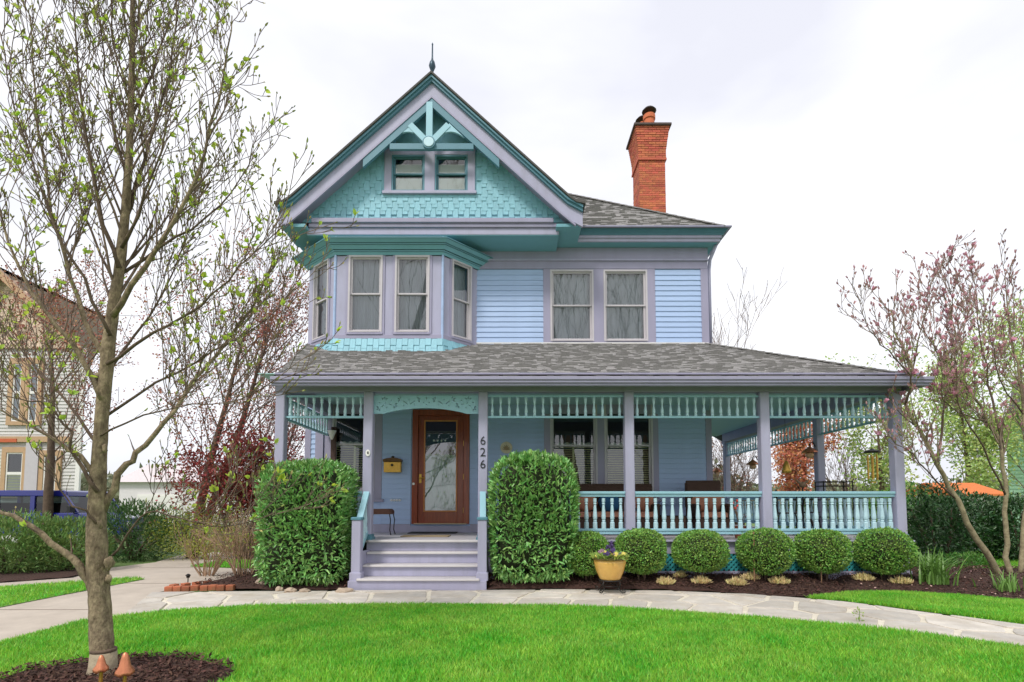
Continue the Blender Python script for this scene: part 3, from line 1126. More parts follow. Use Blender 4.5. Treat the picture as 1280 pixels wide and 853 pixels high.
# inner teal truss moulding
Y0, Y1 = YR - .01, YR + .06
mb = MB()
rake(mb, Y0, Y1, dd(123) + .003, dd(133.5), x_out=at(624, 200, YR).x - GX)
mb.build('truss_rake', TEAL, house)
mb = MB()
zb0, zb1 = az(187, YR), az(179.5, YR)
mb.box(at(487, 183, YR).x, at(592, 183, YR).x, Y0 + .003, Y1 - .003, zb0, zb1)
mb.build('truss_bar', TEAL, house, bevel=.006)
mb = MB()
disc_c = at(536.5, 180, YR)
cx = disc_c.x
mb.box(cx - .07, cx + .07, Y0 - .012, Y1 - .012, zb1 + .02, apex.z - dd(128))
mb.build('truss_post', AQUA, house, bevel=.008)
for sgn in (-1, 1):
    mb = MB()
    p = Vector((cx + sgn * .08, YR + .02, disc_c.z + .08))
    q = at(536.5 + sgn * 24, 156, YR)
    q.y = YR + .02
    mb.bar(p, q, .07, .125)
    # a curved fillet between arm and rake
    a0 = p.lerp(q, .62) + Vector((sgn * .05, 0, -.05))
    a1 = q + Vector((sgn * .02, 0, .03))
    a2 = q + Vector((sgn * .34, 0, -.29))
    ctl = q + Vector((sgn * .12, 0, -.10))
    arc = [(1 - t) ** 2 * a2 + 2 * t * (1 - t) * ctl + t * t * a0 for t in [k / 7 for k in range(8)]]
    mb.prism([a1] + arc, (0, -.024, 0), (0, .022, 0))
    mb.build('truss_arm', AQUA, house)
mb = MB()
n = 24
rim = [(cx + .135 * math.cos(2 * math.pi * k / n), YR, disc_c.z + .135 * math.sin(2 * math.pi * k / n)) for k in range(n)]
mb.prism(rim, (0, -.06, 0), (0, .05, 0))
mb.build('truss_disc', TEAL, house)
mb = MB()
rim = [(cx + .108 * math.cos(2 * math.pi * k / n), YR, disc_c.z + .108 * math.sin(2 * math.pi * k / n)) for k in range(n)]
mb.prism(rim, (0, -.075, 0), (0, -.061, 0))
mb.build('truss_disc_face', AQUA_PALE, house, bevel=.008)
# gable wall
FG = Frame((0, YG), (1, 0))
AT1, AT2 = rect(489.5, 195, 531.5, 240.5, YG), rect(543.5, 195, 585, 240.5, YG)
zgb = az(273, YG)
mb = MB()
zt_in = apex.z - .25
holes = [AT1, AT2]
def gable_half(z):
    return max(0.0, (zt_in - z) / SL)
zs = sorted({zgb - .1, zt_in, AT1[2], AT1[3]} | {zgb + (zt_in - zgb) * i / 14 for i in range(15)})
for za, zb in zip(zs, zs[1:]):
    ha, hb = gable_half(za), gable_half(zb)
    segs = [(GX - ha, GX + ha, GX - hb, GX + hb)]
    if za >= AT1[2] - 1e-6 and zb <= AT1[3] + 1e-6:
        segs = [(GX - ha, AT1[0], GX - hb, AT1[0]), (AT1[1], AT2[0], AT1[1], AT2[0]), (AT2[1], GX + ha, AT2[1], GX + hb)]
    for a, b, c, d in segs:
        mb.add([(a, YG, za), (b, YG, za), (d, YG, zb), (c, YG, zb)], [(0, 1, 2, 3)])
mb.build('gable_wall', SHINGLE, house)
for wv in (AT1, AT2):
    window(FG, *wv, frame=TEAL, fw=.05, curtain='shade', pane=PANE_DARK)
gx = lambda px: at(px, 215, YG).x
gzz = lambda py: az(py, YG)
trim('attic_casing', [(gx(481), AT1[0], gzz(241), gzz(187)), (AT1[1], AT2[0], gzz(241), gzz(187)), (AT2[1], gx(594), gzz(241), gzz(187)),
                      (AT1[0], AT1[1], AT1[3], gzz(187)), (AT2[0], AT2[1], AT2[3], gzz(187))], F=FG, m=LILAC, d=.045)
trim('attic_sill', [(gx(479), gx(596), gzz(244), gzz(240.5), .075)], F=FG, m=LILAC)
# staggered gable shingles
TAB2 = tab_mesh(.113, .27, .022)
mb_small = MB()
z = zgb + .0
r_ = 0
count = 0
step = .155
while z < zt_in - .15:
    half = gable_half(z + .1)
    k0 = int(half / .122) + 1
    for k in range(-k0, k0 + 1):
        x = GX + k * .122 + (.03 if r_ % 2 else 0)
        zz = z + (.072 if (k + r_) % 2 else 0)
        if abs(x - GX) > gable_half(zz + .05) - .02:
            continue
        kz = 1.0
        if gx(479) < x + .05 and x - .05 < gx(596) and zz + .27 > gzz(243.5) and zz < gzz(187):
            kz = (gzz(243.5) - zz) / .27
            if kz < .2:
                continue
        if zz > gzz(186): continue
        inst(TAB2, 'shingle', house, (x, YG - .004, zz + random.uniform(-.004, .004)), scale=(1, 1, kz))
        count += 1
    z += step
    r_ += 1
# the boxed band under the gable
bl, br = at(378, 285, YR).x, at(700, 285, YR).x
zb_b, zb_m, zb_t = az(293.5, YG - .12), az(284.5, YG - .14), az(273.5, YG - .16)
mb = MB()
mb.box(bl, br, YG - .12, YG + .03, zb_b, zb_m - .003)
mb.build('gable_band', LILAC, house, bevel=.01)
mb = MB()
mb.box(bl + .05, br - .05, YG - .16, YG + .02, zb_m, zb_m + (zb_t - zb_m) * .45)
mb.box(bl + .12, br - .12, YG - .20, YG + .02, zb_m + (zb_t - zb_m) * .46, zb_t)
mb.build('gable_band_moulding', LILAC_DEEP, house, bevel=.012)
# teal soffits
mb = MB()
mb.box(bl, br, YG - .112, YW - .001, zb_b - .012, zb_b - .002)
mb.box(HX0 - .25, br + .2, YG + .034, YW - .0, ZSOF, ZSOF + .012)
mb.box(br + .2, HX1 + .22, 11.3, YW, ZSOF + .001, ZSOF + .013)
mb.box(HX0 - .25, HX0, YW, 22, ZSOF, ZSOF + .012)
mb.box(HX1, HX1 + .22, YW, 22, ZSOF + .001, ZSOF + .013)
mb.build('soffit', SOFFIT, house)
# closed returns at the foot of each rake
for sgn in (-1, 1):
    mb = MB()
    x0 = GX + sgn * (HW - .02)
    x1 = GX + sgn * (HW - .55)
    a, b = min(x0, x1), max(x0, x1)
    mb.box(a, b, YR + .055, YW - .06, ZSOF - .004, az(278, YR))
    mb.build('eave_return', SOFFIT, house)

# -- roofs
def gable_slab():
    mb = MB()
    for sgn in (-1, 1):
        xs = [0, .6, 1.2, 1.8, 2.4, HW - .28, HW - .14, HW + .05]
        for a, b in zip(xs, xs[1:]):
            q = []
            for y in (YR - .13, 15.5):
                q.append([(GX + sgn * a, y, gz(a) + .002), (GX + sgn * b, y, gz(min(b, HW)) + .002), (GX + sgn * b, y, gz(min(b, HW)) + .05), (GX + sgn * a, y, gz(a) + .05)])
            p = [q[0][0], q[0][1], q[1][1], q[1][0], q[0][3], q[0][2], q[1][2], q[1][3]]
            if sgn < 0:
                p = [p[1], p[0], p[3], p[2], p[5], p[4], p[7], p[6]]
            mb.hexa(p)
    return mb.build('gable_roof', ROOFDECK, house)
gable_slab()
ex, ey, ez = HX1 + .30, 11.13, az(284, 11.1)
PITCHM = .86
pk = ex
ridge_z = ez + PITCHM * ex
mb = MB()
yb = 23.6
V_ = [(-ex, ey, ez), (ex, ey, ez), (ex, yb, ez), (-ex, yb, ez), (0, ey + ex, ridge_z), (0, yb - ex, ridge_z)]
mb.add(V_, [(0, 1, 4), (1, 2, 5, 4), (2, 3, 5), (3, 0, 4, 5), (3, 2, 1, 0)])
mb.build('main_roof', ROOFDECK, house)
def tabs(mb, P, vmax, xr, expo=.09, wmin=.11, wmax=.22, seed=0):
    """overlapping roof tabs; P(x, v) -> point, normal; xr(v) -> x range at slope distance v from the eave"""
    rr = random.Random(seed)
    v = 0.0
    while v < vmax:
        xa, xb = xr(v)
        v2 = min(vmax, v + expo + .03)
        xa2, xb2 = xr(v2)
        x = xa - rr.uniform(0, .2)
        while x < xb:
            x2 = x + rr.uniform(wmin, wmax)
            th = rr.choice((.008, .014, .024, .034))
            a0, a1 = max(x, xa), min(x2 - .004, xb)
            c0, c1 = max(x, xa2), min(x2 - .004, xb2)
            if c1 < c0: c0 = c1 = min(max((c0 + c1) / 2, xa2), xb2)
            if a1 - a0 > .02:
                p = []
                for (xx, vv, hh_) in ((a0, v, 0), (a1, v, 0), (c1, v2, 0), (c0, v2, 0), (a0, v, th), (a1, v, th), (c1, v2, .003), (c0, v2, .003)):
                    q, nrm = P(xx, vv)
                    p.append(q + nrm * (hh_ + .001))
                mb.hexa(p)
            x = x2
        v += expo
    return mb
mb = MB()
cs = math.hypot(1, PITCHM)
nf = Vector((0, -PITCHM, 1)).normalized()
def Pm(x, v):
    return Vector((x, ey + v / cs, ez + v / cs * PITCHM)), nf
tabs(mb, Pm, (ex - .02) * cs, lambda v: (max(-ex + v / cs, -.3), ex - v / cs), seed=3)
nr = Vector((PITCHM, 0, 1)).normalized()
def Pr(x, v):
    return Vector((ex - v / cs, x, ez + v / cs * PITCHM)), nr
tabs(mb, Pr, 2.5 * cs, lambda v: (ey + v / cs, yb - v / cs), seed=4)
# hip caps
hp0, hp1 = Vector((ex, ey, ez)), Vector((0, ey + ex, ridge_z))
for i in range(30):
    a, b = hp0.lerp(hp1, i / 30), hp0.lerp(hp1, (i + 1.25) / 30)
    mb.bar(a + Vector((0, 0, .02)), b + Vector((0, 0, .008)), .2, .02)
mb.build('roof_shingles', ROOF, house, kind='stuff')
# main eave: fascia, crown, gutter
eL = at(715, 300, 11.3).x
mb = MB()
zf0, zf1 = ZSOF - .003, az(295, 11.27)
mb.box(eL, HX1 + .21, 11.27, 11.31, zf0, zf1)
mb.box(HX1 + .17, HX1 + .21, 11.312, 22, zf0, zf1)
mb.box(eL, HX1 + .235, 11.24, 11.268, zf0 + (zf1 - zf0) * .55, zf1)
mb.build('fascia', LILAC, house, bevel=.004)
mb = MB()
ztop = ez + .0
for k in range(5):
    a, b = k / 5, (k + 1) / 5
    o_ = .05 + .10 * (a ** 1.4)
    mb.box(eL - .0, HX1 + .21 + o_, 11.27 - o_, 11.30, zf1 + .002 + (ztop - zf1) * a, zf1 + .001 + (ztop - zf1) * b)
    mb.box(HX1 + .20, HX1 + .21 + o_, 11.302, 22, zf1 + .002 + (ztop - zf1) * a, zf1 + .001 + (ztop - zf1) * b)
mb.build('crown_moulding', TEAL, house)
mb = MB()
mb.box(eL, HX1 + .4, 11.08, 11.2, ztop + .002, ztop + .03)
mb.box(HX1 + .28, HX1 + .4, 11.202, 22, ztop + .002, ztop + .03)
mb.build('drip_edge', LILAC_DEEP, house)
# downspout at the right corner
mb = MB()
dx = HX1 + .09
mb.tube([(dx + .08, 11.42, ZSOF - .01), (dx + .02, YW + .04, ZSOF - .25), (dx, YW + .06, ZSOF - .5), (dx, YW + .06, ZROOFMEET + .05)], .04, 8)
mb.build('downspout', LILAC, house, smooth=True)
# finial
mb = MB()
mb.lathe([(.03, 0), (.022, .1), (.045, .16), (.075, .24), (.055, .33), (.025, .38), (.018, .44), (.014, .72), (.02, .74), (.004, .78)], 10, (apex.x, YR + .02, apex.z + .03))
mb.build('finial', mat('dark_finial', lin(52, 72, 84), 0.4, var=.1, metal=.5), house, smooth=True)

# -- chimney
YC = 16.4
c0, c1 = at(799.5, 240, YC).x, at(832, 240, YC).x
CW = c1 - c0
ch = MB()
ch.box(c0 + .012, c1 - .012, YC + .012, YC + CW - .012, 5, az(160, YC) - .1)
chimney = ch.build('chimney', MORTAR, house)
zb = az(300, YC)
ztopc = az(161, YC)
bk = MB()
ch_h = .075
zz = zb - .6
r_ = 0
zfl0, zfl1 = az(200, YC), az(162, YC)
rr = random.Random(5)
while zz < ztopc - ch_h * .5:
    f = max(0, (zz - zfl0) / (zfl1 - zfl0))
    off_ = (.03 * (f > 0)) + .14 * max(0, f - .25) ** 1.1
    x0, x1, y0, y1 = c0 - off_, c1 + off_, YC - off_, YC + CW + off_
    if off_ > 0:
        bk.box(x0 + .02, x1 - .02, y0 + .02, y1 - .02, zz - .005, zz + ch_h)
    n = 4
    for side in range(4):
        Lw = (x1 - x0)
        bw = Lw / n
        sh = bw / 2 if r_ % 2 else 0
        k = -1
        while k < n + 1:
            a = max(0, k * bw + sh)
            b = min(Lw, (k + 1) * bw + sh - .012)
            k += 1
            if b - a < .03:
                continue
            pr = rr.uniform(0, .006)
            if side == 0: bk.box(x0 + a, x0 + b, y0 - pr, y0 + .03, zz, zz + ch_h - .013)
            elif side == 1: bk.box(x1 - .03, x1 + pr, y0 + a, y0 + b, zz, zz + ch_h - .013)
            elif side == 2: bk.box(x0 + a, x0 + b, y1 - .03, y1 + pr, zz, zz + ch_h - .013)
            else: bk.box(x0 - pr, x0 + .03, y0 + a, y0 + b, zz, zz + ch_h - .013)
    zz += ch_h
    r_ += 1
bk.build('brick_courses', BRICK, chimney, kind='stuff')
bc = MB()
f = .29
bc.box(c0 - .045, c1 + .045, YC - .045, YC + CW + .045, zfl0 - .02, zfl0 + .045)
bc.build('brick_band', BRICK, chimney)
cp = MB()
cp.box(c0 - .19, c1 + .19, YC - .19, YC + CW + .19, ztopc, ztopc + .08)
cp.build('chimney_cap', mat('dark_cap', lin(82, 70, 66), .8, var=.2, nscale=6), chimney, bevel=.015)
CLAY = mat('clay_pot', lin(205, 112, 72), .8, var=.12, nscale=8)
for i, (px, yy) in enumerate(((811.5, YC + .2), (803, YC + .62))):
    cm = MB()
    p = at(px, 150, yy)
    cm.lathe([(.17, 0), (.17, .34), (.2, .36), (.2, .5), (.15, .5)], 14, (p.x, yy, ztopc + .09))
    pot = cm.build('chimney_pot', CLAY, chimney, smooth=False)
    cm = MB()
    cm.tube([(p.x - .13, yy, ztopc + .58), (p.x - .13, yy, ztopc + .74)], .012, 5)
    cm.tube([(p.x + .13, yy, ztopc + .58), (p.x + .13, yy, ztopc + .74)], .012, 5)
    cm.lathe([(.2, .7), (.24, .72), (.17, .8), (.03, .84)], 14, (p.x, yy, ztopc + .03))
    cm.build('chimney_cowl', mat('cowl_metal', lin(60, 52, 52), .6, var=.2), chimney)

# -- porch
YP = 9.15                      # plane of the front posts
PX = [at(351, 560, YP).x, at(461, 560, YP).x, at(604, 560, YP).x, at(786, 560, YP).x, at(955, 560, YP).x, at(1118.5, 560, YP).x + .02]
SIDE_Y = [11.45, 13.95, 16.4]
PXR = PX[5]
PW = .165
zbeam0 = az(491, YP)
zbeam1 = zbeam0 + .2
PCEIL = zbeam1
def post(x, y, name='porch_post'):
    mb = MB()
    h = PW / 2
    mb.cbox(x - h, x + h, y - h, y + h, FLOOR, zbeam0 - .003, .012)
    p = mb.build(name, LILAC, house)
    mb = MB()
    mb.cbox(x - h - .03, x + h + .03, y - h - .03, y + h + .03, FLOOR, FLOOR + .055, .012)
    mb.cbox(x - h - .015, x + h + .015, y - h - .015, y + h + .015, FLOOR + .0555, FLOOR + .10, .01)
    mb.build('post_base', TEAL, p)
    return p
posts = [post(x, YP) for x in PX] + [post(PXR, y) for y in SIDE_Y]
# porch floor, beams, ceiling
mb = MB()
nb_ = 0
fl = MB()
fl.box(PX[0] - .15, PXR + .16, 9.06, YW - .005, FLOOR - .04, FLOOR)
fl.box(HX1 + .04, PXR + .16, YW, 16.6, FLOOR - .04, FLOOR - .001)
fl.build('porch_floor', FLOORP, house)
mb = MB()
mb.box(PX[0] - .09, PXR + .09, YP - .08, YP + .08, zbeam0, zbeam1 + .06)
mb.box(PXR - .08, PXR + .08, YP + .082, 16.5, zbeam0, zbeam1 + .06)
mb.box(PX[0] - .08, PX[0] + .08, YP + .082, YW - .06, zbeam0, zbeam1 + .06)
mb.build('porch_beam', LILAC_DEEP, house, bevel=.006)
mb = MB()
mb.box(PX[0] - .3, PXR + .35, 8.85, YW - .002, zbeam1 + .061, zbeam1 + .075)
mb.box(HX1 + .002, PXR + .35, YW, 17, zbeam1 + .0612, zbeam1 + .075)
mb.build('porch_ceiling', mat('porch_ceiling_paint', lin(168, 206, 208), .55, var=.05, nscale=3, stretch=(1, 6, 1), bump=.05), house)
# skirt below the floor
LAT = mat('teal_lattice_paint', lin(60, 160, 165), .5, var=.08, nscale=6, dirt=lin(50, 100, 100), dirt_scale=3, dirt_amt=.3)
mb = MB()
sx0 = PX[2] + .1
mb.box(sx0, PXR + .17, 9.03, 9.06, FLOOR - .03, FLOOR - .002)
mb.box(sx0, PXR + .14, 9.10, 9.13, FLOOR - .24, FLOOR - .042)
mb.box(sx0, PXR + .14, 9.09, 9.13, .08, .22)
for x in (sx0, PX[3] - .06, PX[4] - .06, PXR - .04):
    mb.box(x, x + .13, 9.095, 9.128, .221, FLOOR - .241)
mb.box(PXR + .11, PXR + .14, 9.132, 16.6, .05, FLOOR - .041)
mb.build('porch_skirt', LILAC, house, bevel=.003)
for a, b in ((sx0 + .131, PX[3] - .061), (PX[3] + .071, PX[4] - .061), (PX[4] + .071, PXR - .041)):
    mb = MB()
    z0, z1 = .222, FLOOR - .242
    hgt = z1 - z0
    x = a - hgt
    while x < b:
        for sg, yy in ((1, 9.112), (-1, 9.124)):
            p0 = [x, z0] if sg > 0 else [x + hgt, z0]
            p1 = [x + hgt, z1] if sg > 0 else [x, z1]
            # clip to a..b
            (xa, za), (xb, zb_) = (p0, p1) if p0[0] < p1[0] else (p1, p0)
            s_ = (zb_ - za) / (xb - xa)
            if xa < a: za += (a - xa) * s_; xa = a
            if xb > b: zb_ -= (xb - b) * s_; xb = b
            if xb - xa > .02:
                mb.bar((xa, yy, za), (xb, yy, zb_), .008, .034)
        x += .085
    mb.build('lattice', LAT, house)
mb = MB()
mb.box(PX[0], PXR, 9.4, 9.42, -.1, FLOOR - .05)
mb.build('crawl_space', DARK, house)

# spindle frieze
zfr0, zfr1 = az(523, YP), az(495, YP)
SPH = (zfr1 - .028) - (zfr0 + .035)
def spindle_mesh():
    mb = MB()
    h = SPH
    prof = [(.028, 0), (.028, .10), (.020, .13), (.026, .18), (.030, .25), (.026, .36), (.016, .52), (.014, .60), (.018, .68), (.026, .74), (.020, .78), (.028, .82), (.028, 1)]
    mb.lathe([(r * 1.0, z * h) for r, z in prof], 8)
    return mb.mesh('spindle', AQUA_PALE, smooth=True)
SPIN = spindle_mesh()
def frieze(p, q, n):
    p, q = Vector(p), Vector(q)
    mb = MB()
    mb.bar((p.x, p.y, zfr1 - .012), (q.x, q.y, zfr1 - .012), .05, .03)
    mb.bar((p.x, p.y, zfr0 + .017), (q.x, q.y, zfr0 + .017), .06, .034)
    fr = mb.build('spindle_frieze', AQUA, house)
    for i in range(n):
        c = p.lerp(q, (i + .5) / n)
        inst(SPIN, 'spindle', fr, (c.x, c.y, zfr0 + .035))
h = PW / 2
frieze((PX[0] + h, YP, 0), (PX[1] - h, YP, 0), 10)
frieze((PX[2] + h, YP, 0), (PX[3] - h, YP, 0), 16)
frieze((PX[3] + h, YP, 0), (PX[4] - h, YP, 0), 15)
frieze((PX[4] + h, YP, 0), (PX[5] - h, YP, 0), 15)
ys = [YP] + SIDE_Y
for a, b in zip(ys, ys[1:]):
    frieze((PXR, a + h, 0), (PXR, b - h, 0), 15)
frieze((PX[0] - .02, YP + h, 0), (PX[0] - .02, YW - .07, 0), 15)

# cut-out panel over the steps: a filled 2D curve with real holes
def curve_panel(name, contours, thick, m, parent, origin):
    cu = bpy.data.curves.new(name, 'CURVE')
    cu.dimensions = '2D'
    cu.fill_mode = 'BOTH'
    cu.extrude = thick / 2
    for pts in contours:
        s = cu.splines.new('POLY')
        s.points.add(len(pts) - 1)
        for i, (x, y) in enumerate(pts):
            s.points[i].co = (x, y, 0, 1)
        s.use_cyclic_u = True
    tmp = bpy.data.objects.new('tmp', cu)
    C.objects.link(tmp)
    dg = bpy.context.evaluated_depsgraph_get()
    me = bpy.data.meshes.new_from_object(tmp.evaluated_get(dg))
    bpy.data.objects.remove(tmp)
    bpy.data.curves.remove(cu)
    me.name = name
    me.transform(Matrix.Rotation(R(90), 4, 'X'))
    me.materials.clear()
    me.materials.append(m)
    o = bpy.data.objects.new(name, me)
    C.objects.link(o)
    if parent is not None:
        o.parent = parent
        o.location = Vector(origin) - wl(parent)
    else:
        o.location = origin
    return o
pw0, pw1 = PX[1] + h, PX[2] - h
PWD = pw1 - pw0
ptop = zfr1 + .002
s0 = PWD / 1055.0                     # the detail picture is 1055 wide between the posts
pbot = 185 * s0
out = [(0, 0), (0, -pbot), (100 * s0, -pbot)]
for i in range(1, 20):
    t = i / 20
    out.append(((100 + 830 * t) * s0, -pbot + 58 * s0 * math.sin(math.pi * t) ** .8))
out += [(935 * s0, -pbot), (PWD, -pbot), (PWD, 0)]
def leafpoly(x, y, a, ln=27, wd=16):
    ca, sa = math.cos(a), math.sin(a)
    pts = []
    for u, v in ((-.5, 0), (-.2, .45), (.2, .42), (.55, 0), (.2, -.42), (-.2, -.45)):
        X, Y = u * ln, v * wd
        pts.append(((x + X * ca - Y * sa) * s0, -(y + X * sa + Y * ca) * s0))
    return pts
def stempoly(x0, y0, x1, y1, w_=5):
    d = math.hypot(x1 - x0, y1 - y0)
    nx_, ny_ = -(y1 - y0) / d * w_ / 2, (x1 - x0) / d * w_ / 2
    return [(a * s0, -b * s0) for a, b in ((x0 + nx_, y0 + ny_), (x1 + nx_, y1 + ny_), (x1 - nx_, y1 - ny_), (x0 - nx_, y0 - ny_))]
def dotpoly(x, y, r_=5.5):
    return [((x + r_ * math.cos(2 * math.pi * k / 8)) * s0, -(y + r_ * math.sin(2 * math.pi * k / 8)) * s0) for k in range(8)]
cuts = []
def trefoil(x, y, a):
    for da in (-1.15, 0, 1.15):
        cuts.append(leafpoly(x + 20 * math.cos(a + da), y + 20 * math.sin(a + da), a + da))
HALF = []
def both(fn, *args):
    pass
for mir in (False, True):
    X = (lambda x: 1058 - x) if mir else (lambda x: x)
    A = (lambda a: math.pi - a) if mir else (lambda a: a)
    trefoil(X(108), 42, A(-math.pi / 2))
    cuts.append(stempoly(X(112), 62, X(122), 86))
    trefoil(X(55), 128, A(2.6))
    cuts.append(stempoly(X(76), 112, X(102), 98))
    trefoil(X(205), 98, A(.45))
    cuts.append(stempoly(X(150), 86, X(180), 92))
    for x, y in ((60, 72), (178, 48), (130, 124)):
        cuts.append(dotpoly(X(x), y))
    trefoil(X(268), 40, A(-2.7 + math.pi * 0))
    cuts.append(stempoly(X(296), 54, X(336), 86, 7))
    trefoil(X(440), 42, A(-.3))
    cuts.append(stempoly(X(410), 56, X(366), 86, 7))
    for x, y in ((352, 44), (302, 104), (408, 96), (502, 70)):
        cuts.append(dotpoly(X(x), y))
cuts.append(leafpoly(529, 26, math.pi / 2, 24, 16))
cuts.append(dotpoly(529, 92))
curve_panel('scroll_panel', [out] + cuts, .03, AQUA, house, (pw0, YP, ptop))

# railings and balusters
zr1, zr0 = az(614.5, YP), az(621.5, YP)
zl1, zl0 = az(661, YP), az(668, YP)
BH = (zr0 - .02) - zl1
def baluster_mesh():
    mb = MB()
    H_ = BH
    r0 = .040
    prof = [(r0, 0), (r0, .20), (.026, .225), (.034, .25), (.026, .28), (.036, .32), (.038, .40), (.033, .52), (.024, .72), (.020, .78), (.031, .81), (.022, .84), (.030, .88), (.030, 1.0)]
    mb.lathe([(r, z * H_) for r, z in prof], 8)
    return mb.mesh('baluster', AQUA_PALE, smooth=False)
BAL = baluster_mesh()
def railing(p, q, n):
    p, q = Vector(p), Vector(q)
    mb = MB()
    zc = (zr0 + zr1) / 2
    mb.bar((p.x, p.y, zr1 - .022), (q.x, q.y, zr1 - .022), .11, .044)
    mb.bar((p.x, p.y, zr1 - .070), (q.x, q.y, zr1 - .070), .065, .05)
    mb.bar((p.x, p.y, zl1 - .02), (q.x, q.y, zl1 - .02), .075, .04)
    mb.bar((p.x, p.y, zl1 - .07), (q.x, q.y, zl1 - .07), .045, .058)
    ra = mb.build('railing', AQUA, house, bevel=.005)
    for i in range(n):
        c = p.lerp(q, (i + .5) / n)
        inst(BAL, 'baluster', ra, (c.x, c.y, zl1), rot=(0, 0, math.atan2(q.y - p.y, q.x - p.x)))
railing((PX[0] + h, YP, 0), (PX[1] - h, YP, 0), 9)
railing((PX[2] + h, YP, 0), (PX[3] - h, YP, 0), 16)
railing((PX[3] + h, YP, 0), (PX[4] - h, YP, 0), 15)
railing((PX[4] + h, YP, 0), (PX[5] - h, YP, 0), 15)
for a, b in zip(ys, ys[1:]):
    railing((PXR, a + h, 0), (PXR, b - h, 0), 13)

# porch roof
PEZ = az(472, 8.72)
PEY = 8.72
plx, prx = at(342, 475, PEY).x, at(1153, 475, PEY).x
pslope = (ZROOFMEET + .06 - PEZ) / (YW - PEY)
run = YW - PEY
mb = MB()
th = .05
def proof(pts):
    a = [(x, y, z) for x, y, z in pts]
    b = [(x, y, z - th) for x, y, z in pts]
    n = len(pts)
    fs = [tuple(range(n)), tuple(range(2 * n - 1, n - 1, -1))] + [(i, i + n, (i + 1) % n + n, (i + 1) % n) for i in range(n)]
    mb.add(a + b, fs)
ztop_ = ZROOFMEET + .06
plt = HX0 - .06
proof([(plx, PEY, PEZ), (prx, PEY, PEZ), (HX1, YW, ztop_), (plt, YW, ztop_)])
proof([(prx, PEY, PEZ), (prx, 17.2, PEZ), (HX1, 17.2, ztop_), (HX1, YW, ztop_)])
mb.build('porch_roof', ROOFDECK, house)
mb = MB()
cs2 = math.hypot(1, pslope)
nf2 = Vector((0, -pslope, 1)).normalized()
tabs(mb, lambda x, v: (Vector((x, PEY + v / cs2, PEZ + v / cs2 * pslope)), nf2), run * cs2 - .01,
     lambda v: (plx + (plt - plx) * v / cs2 / run, prx + (HX1 - prx) * v / cs2 / run), expo=.078, wmin=.09, wmax=.19, seed=8)
rrun = prx - HX1
ps2 = (ztop_ - PEZ) / rrun
cs3 = math.hypot(1, ps2)
nr2 = Vector((ps2, 0, 1)).normalized()
tabs(mb, lambda x, v: (Vector((prx - v / cs3, x, PEZ + v / cs3 * ps2)), nr2), rrun * cs3 - .01,
     lambda v: (PEY + v / cs3 / rrun * run, 17.2), expo=.078, wmin=.09, wmax=.19, seed=9)
hp0, hp1 = Vector((prx, PEY, PEZ)), Vector((HX1, YW, ztop_))
for i in range(24):
    a, b = hp0.lerp(hp1, i / 24), hp0.lerp(hp1, (i + 1.2) / 24)
    mb.bar(a + Vector((0, 0, .02)), b + Vector((0, 0, .008)), .2, .02)
mb.build('porch_roof_shingles', ROOF, house, kind='stuff')
# gutter and fascia of the porch
mb = MB()
gz0, gz1 = az(483, PEY), PEZ - .005
for k, (d, a, b) in enumerate(((.10, .62, 1.0), (.08, .3, .618), (.05, 0, .298))):
    mb.box(plx - .02, prx + .03 + d, PEY - d, PEY + .02, gz0 + (gz1 - gz0) * a, gz0 + (gz1 - gz0) * b)
    mb.box(prx - .02, prx + .03 + d, PEY + .022, 17.2, gz0 + (gz1 - gz0) * a, gz0 + (gz1 - gz0) * b)
mb.build('porch_gutter', LILAC_DEEP, house, bevel=.008)
mb = MB()
mb.box(plx, prx, PEY + .03, YP - .1, zbeam1 + .03, zbeam1 + .058)
mb.box(PXR + .1, prx, YP - .098, 17, zbeam1 + .03, zbeam1 + .058)
mb.add([(plx, PEY, PEZ - .05), (plx, YW - .02, ztop_ - .05), (plx, YW - .02, zbeam1), (plx, PEY, zbeam1)], [(0, 1, 2, 3)])
mb.build('porch_soffit', LILAC_DEEP, house)
mb = MB()
mb.box(rx - .02, HX1, YW - .05, YW - .033, ztop_ + .005, ztop_ + .03)
mb.build('flashing', WHITE, house)

# steps
stx0, stx1 = at(452, 700, 8.6).x, at(599, 700, 8.6).x
stairs_y = [8.40, 8.66, 8.90, 9.09]
stz = [.19, .38, .57, .76]
mb = MB()
mb.box(stx0 - .16, stx1 + .13, 8.40, 8.43, 0, .15)
mb.build('step_plinth', LILAC, house, bevel=.004)
for i in range(4):
    y = stairs_y[i]
    if i < 3:
        m2 = MB()
        m2.cbox(stx0 - (.0 if i else .02), stx1 + (.0 if i else .02), y - .03, stairs_y[i + 1] + .01, stz[i] - .035, stz[i], .012)
        m2.build('tread', TREADP, house)
    if i > 0:
        m2 = MB()
        m2.box(stx0 - .06, stx1 + .05, y + .012, y + .035, stz[i - 1] + .002, stz[i] - (.037 if i < 3 else .042))
        m2.build('riser', LILAC, house)
m2 = MB()
m2.cbox(stx0 - .02, stx1 + .02, 9.02, 9.14, FLOOR - .035, FLOOR + .003, .01)
m2.build('tread', TREADP, house)
m2 = MB()
m2.box(stx0 - .03, stx0 - .003, 8.592, 9.1, 0, .6)
m2.box(stx1 + .003, stx1 + .03, 8.592, 9.1, 0, .6)
m2.build('stringer', LILAC, house)
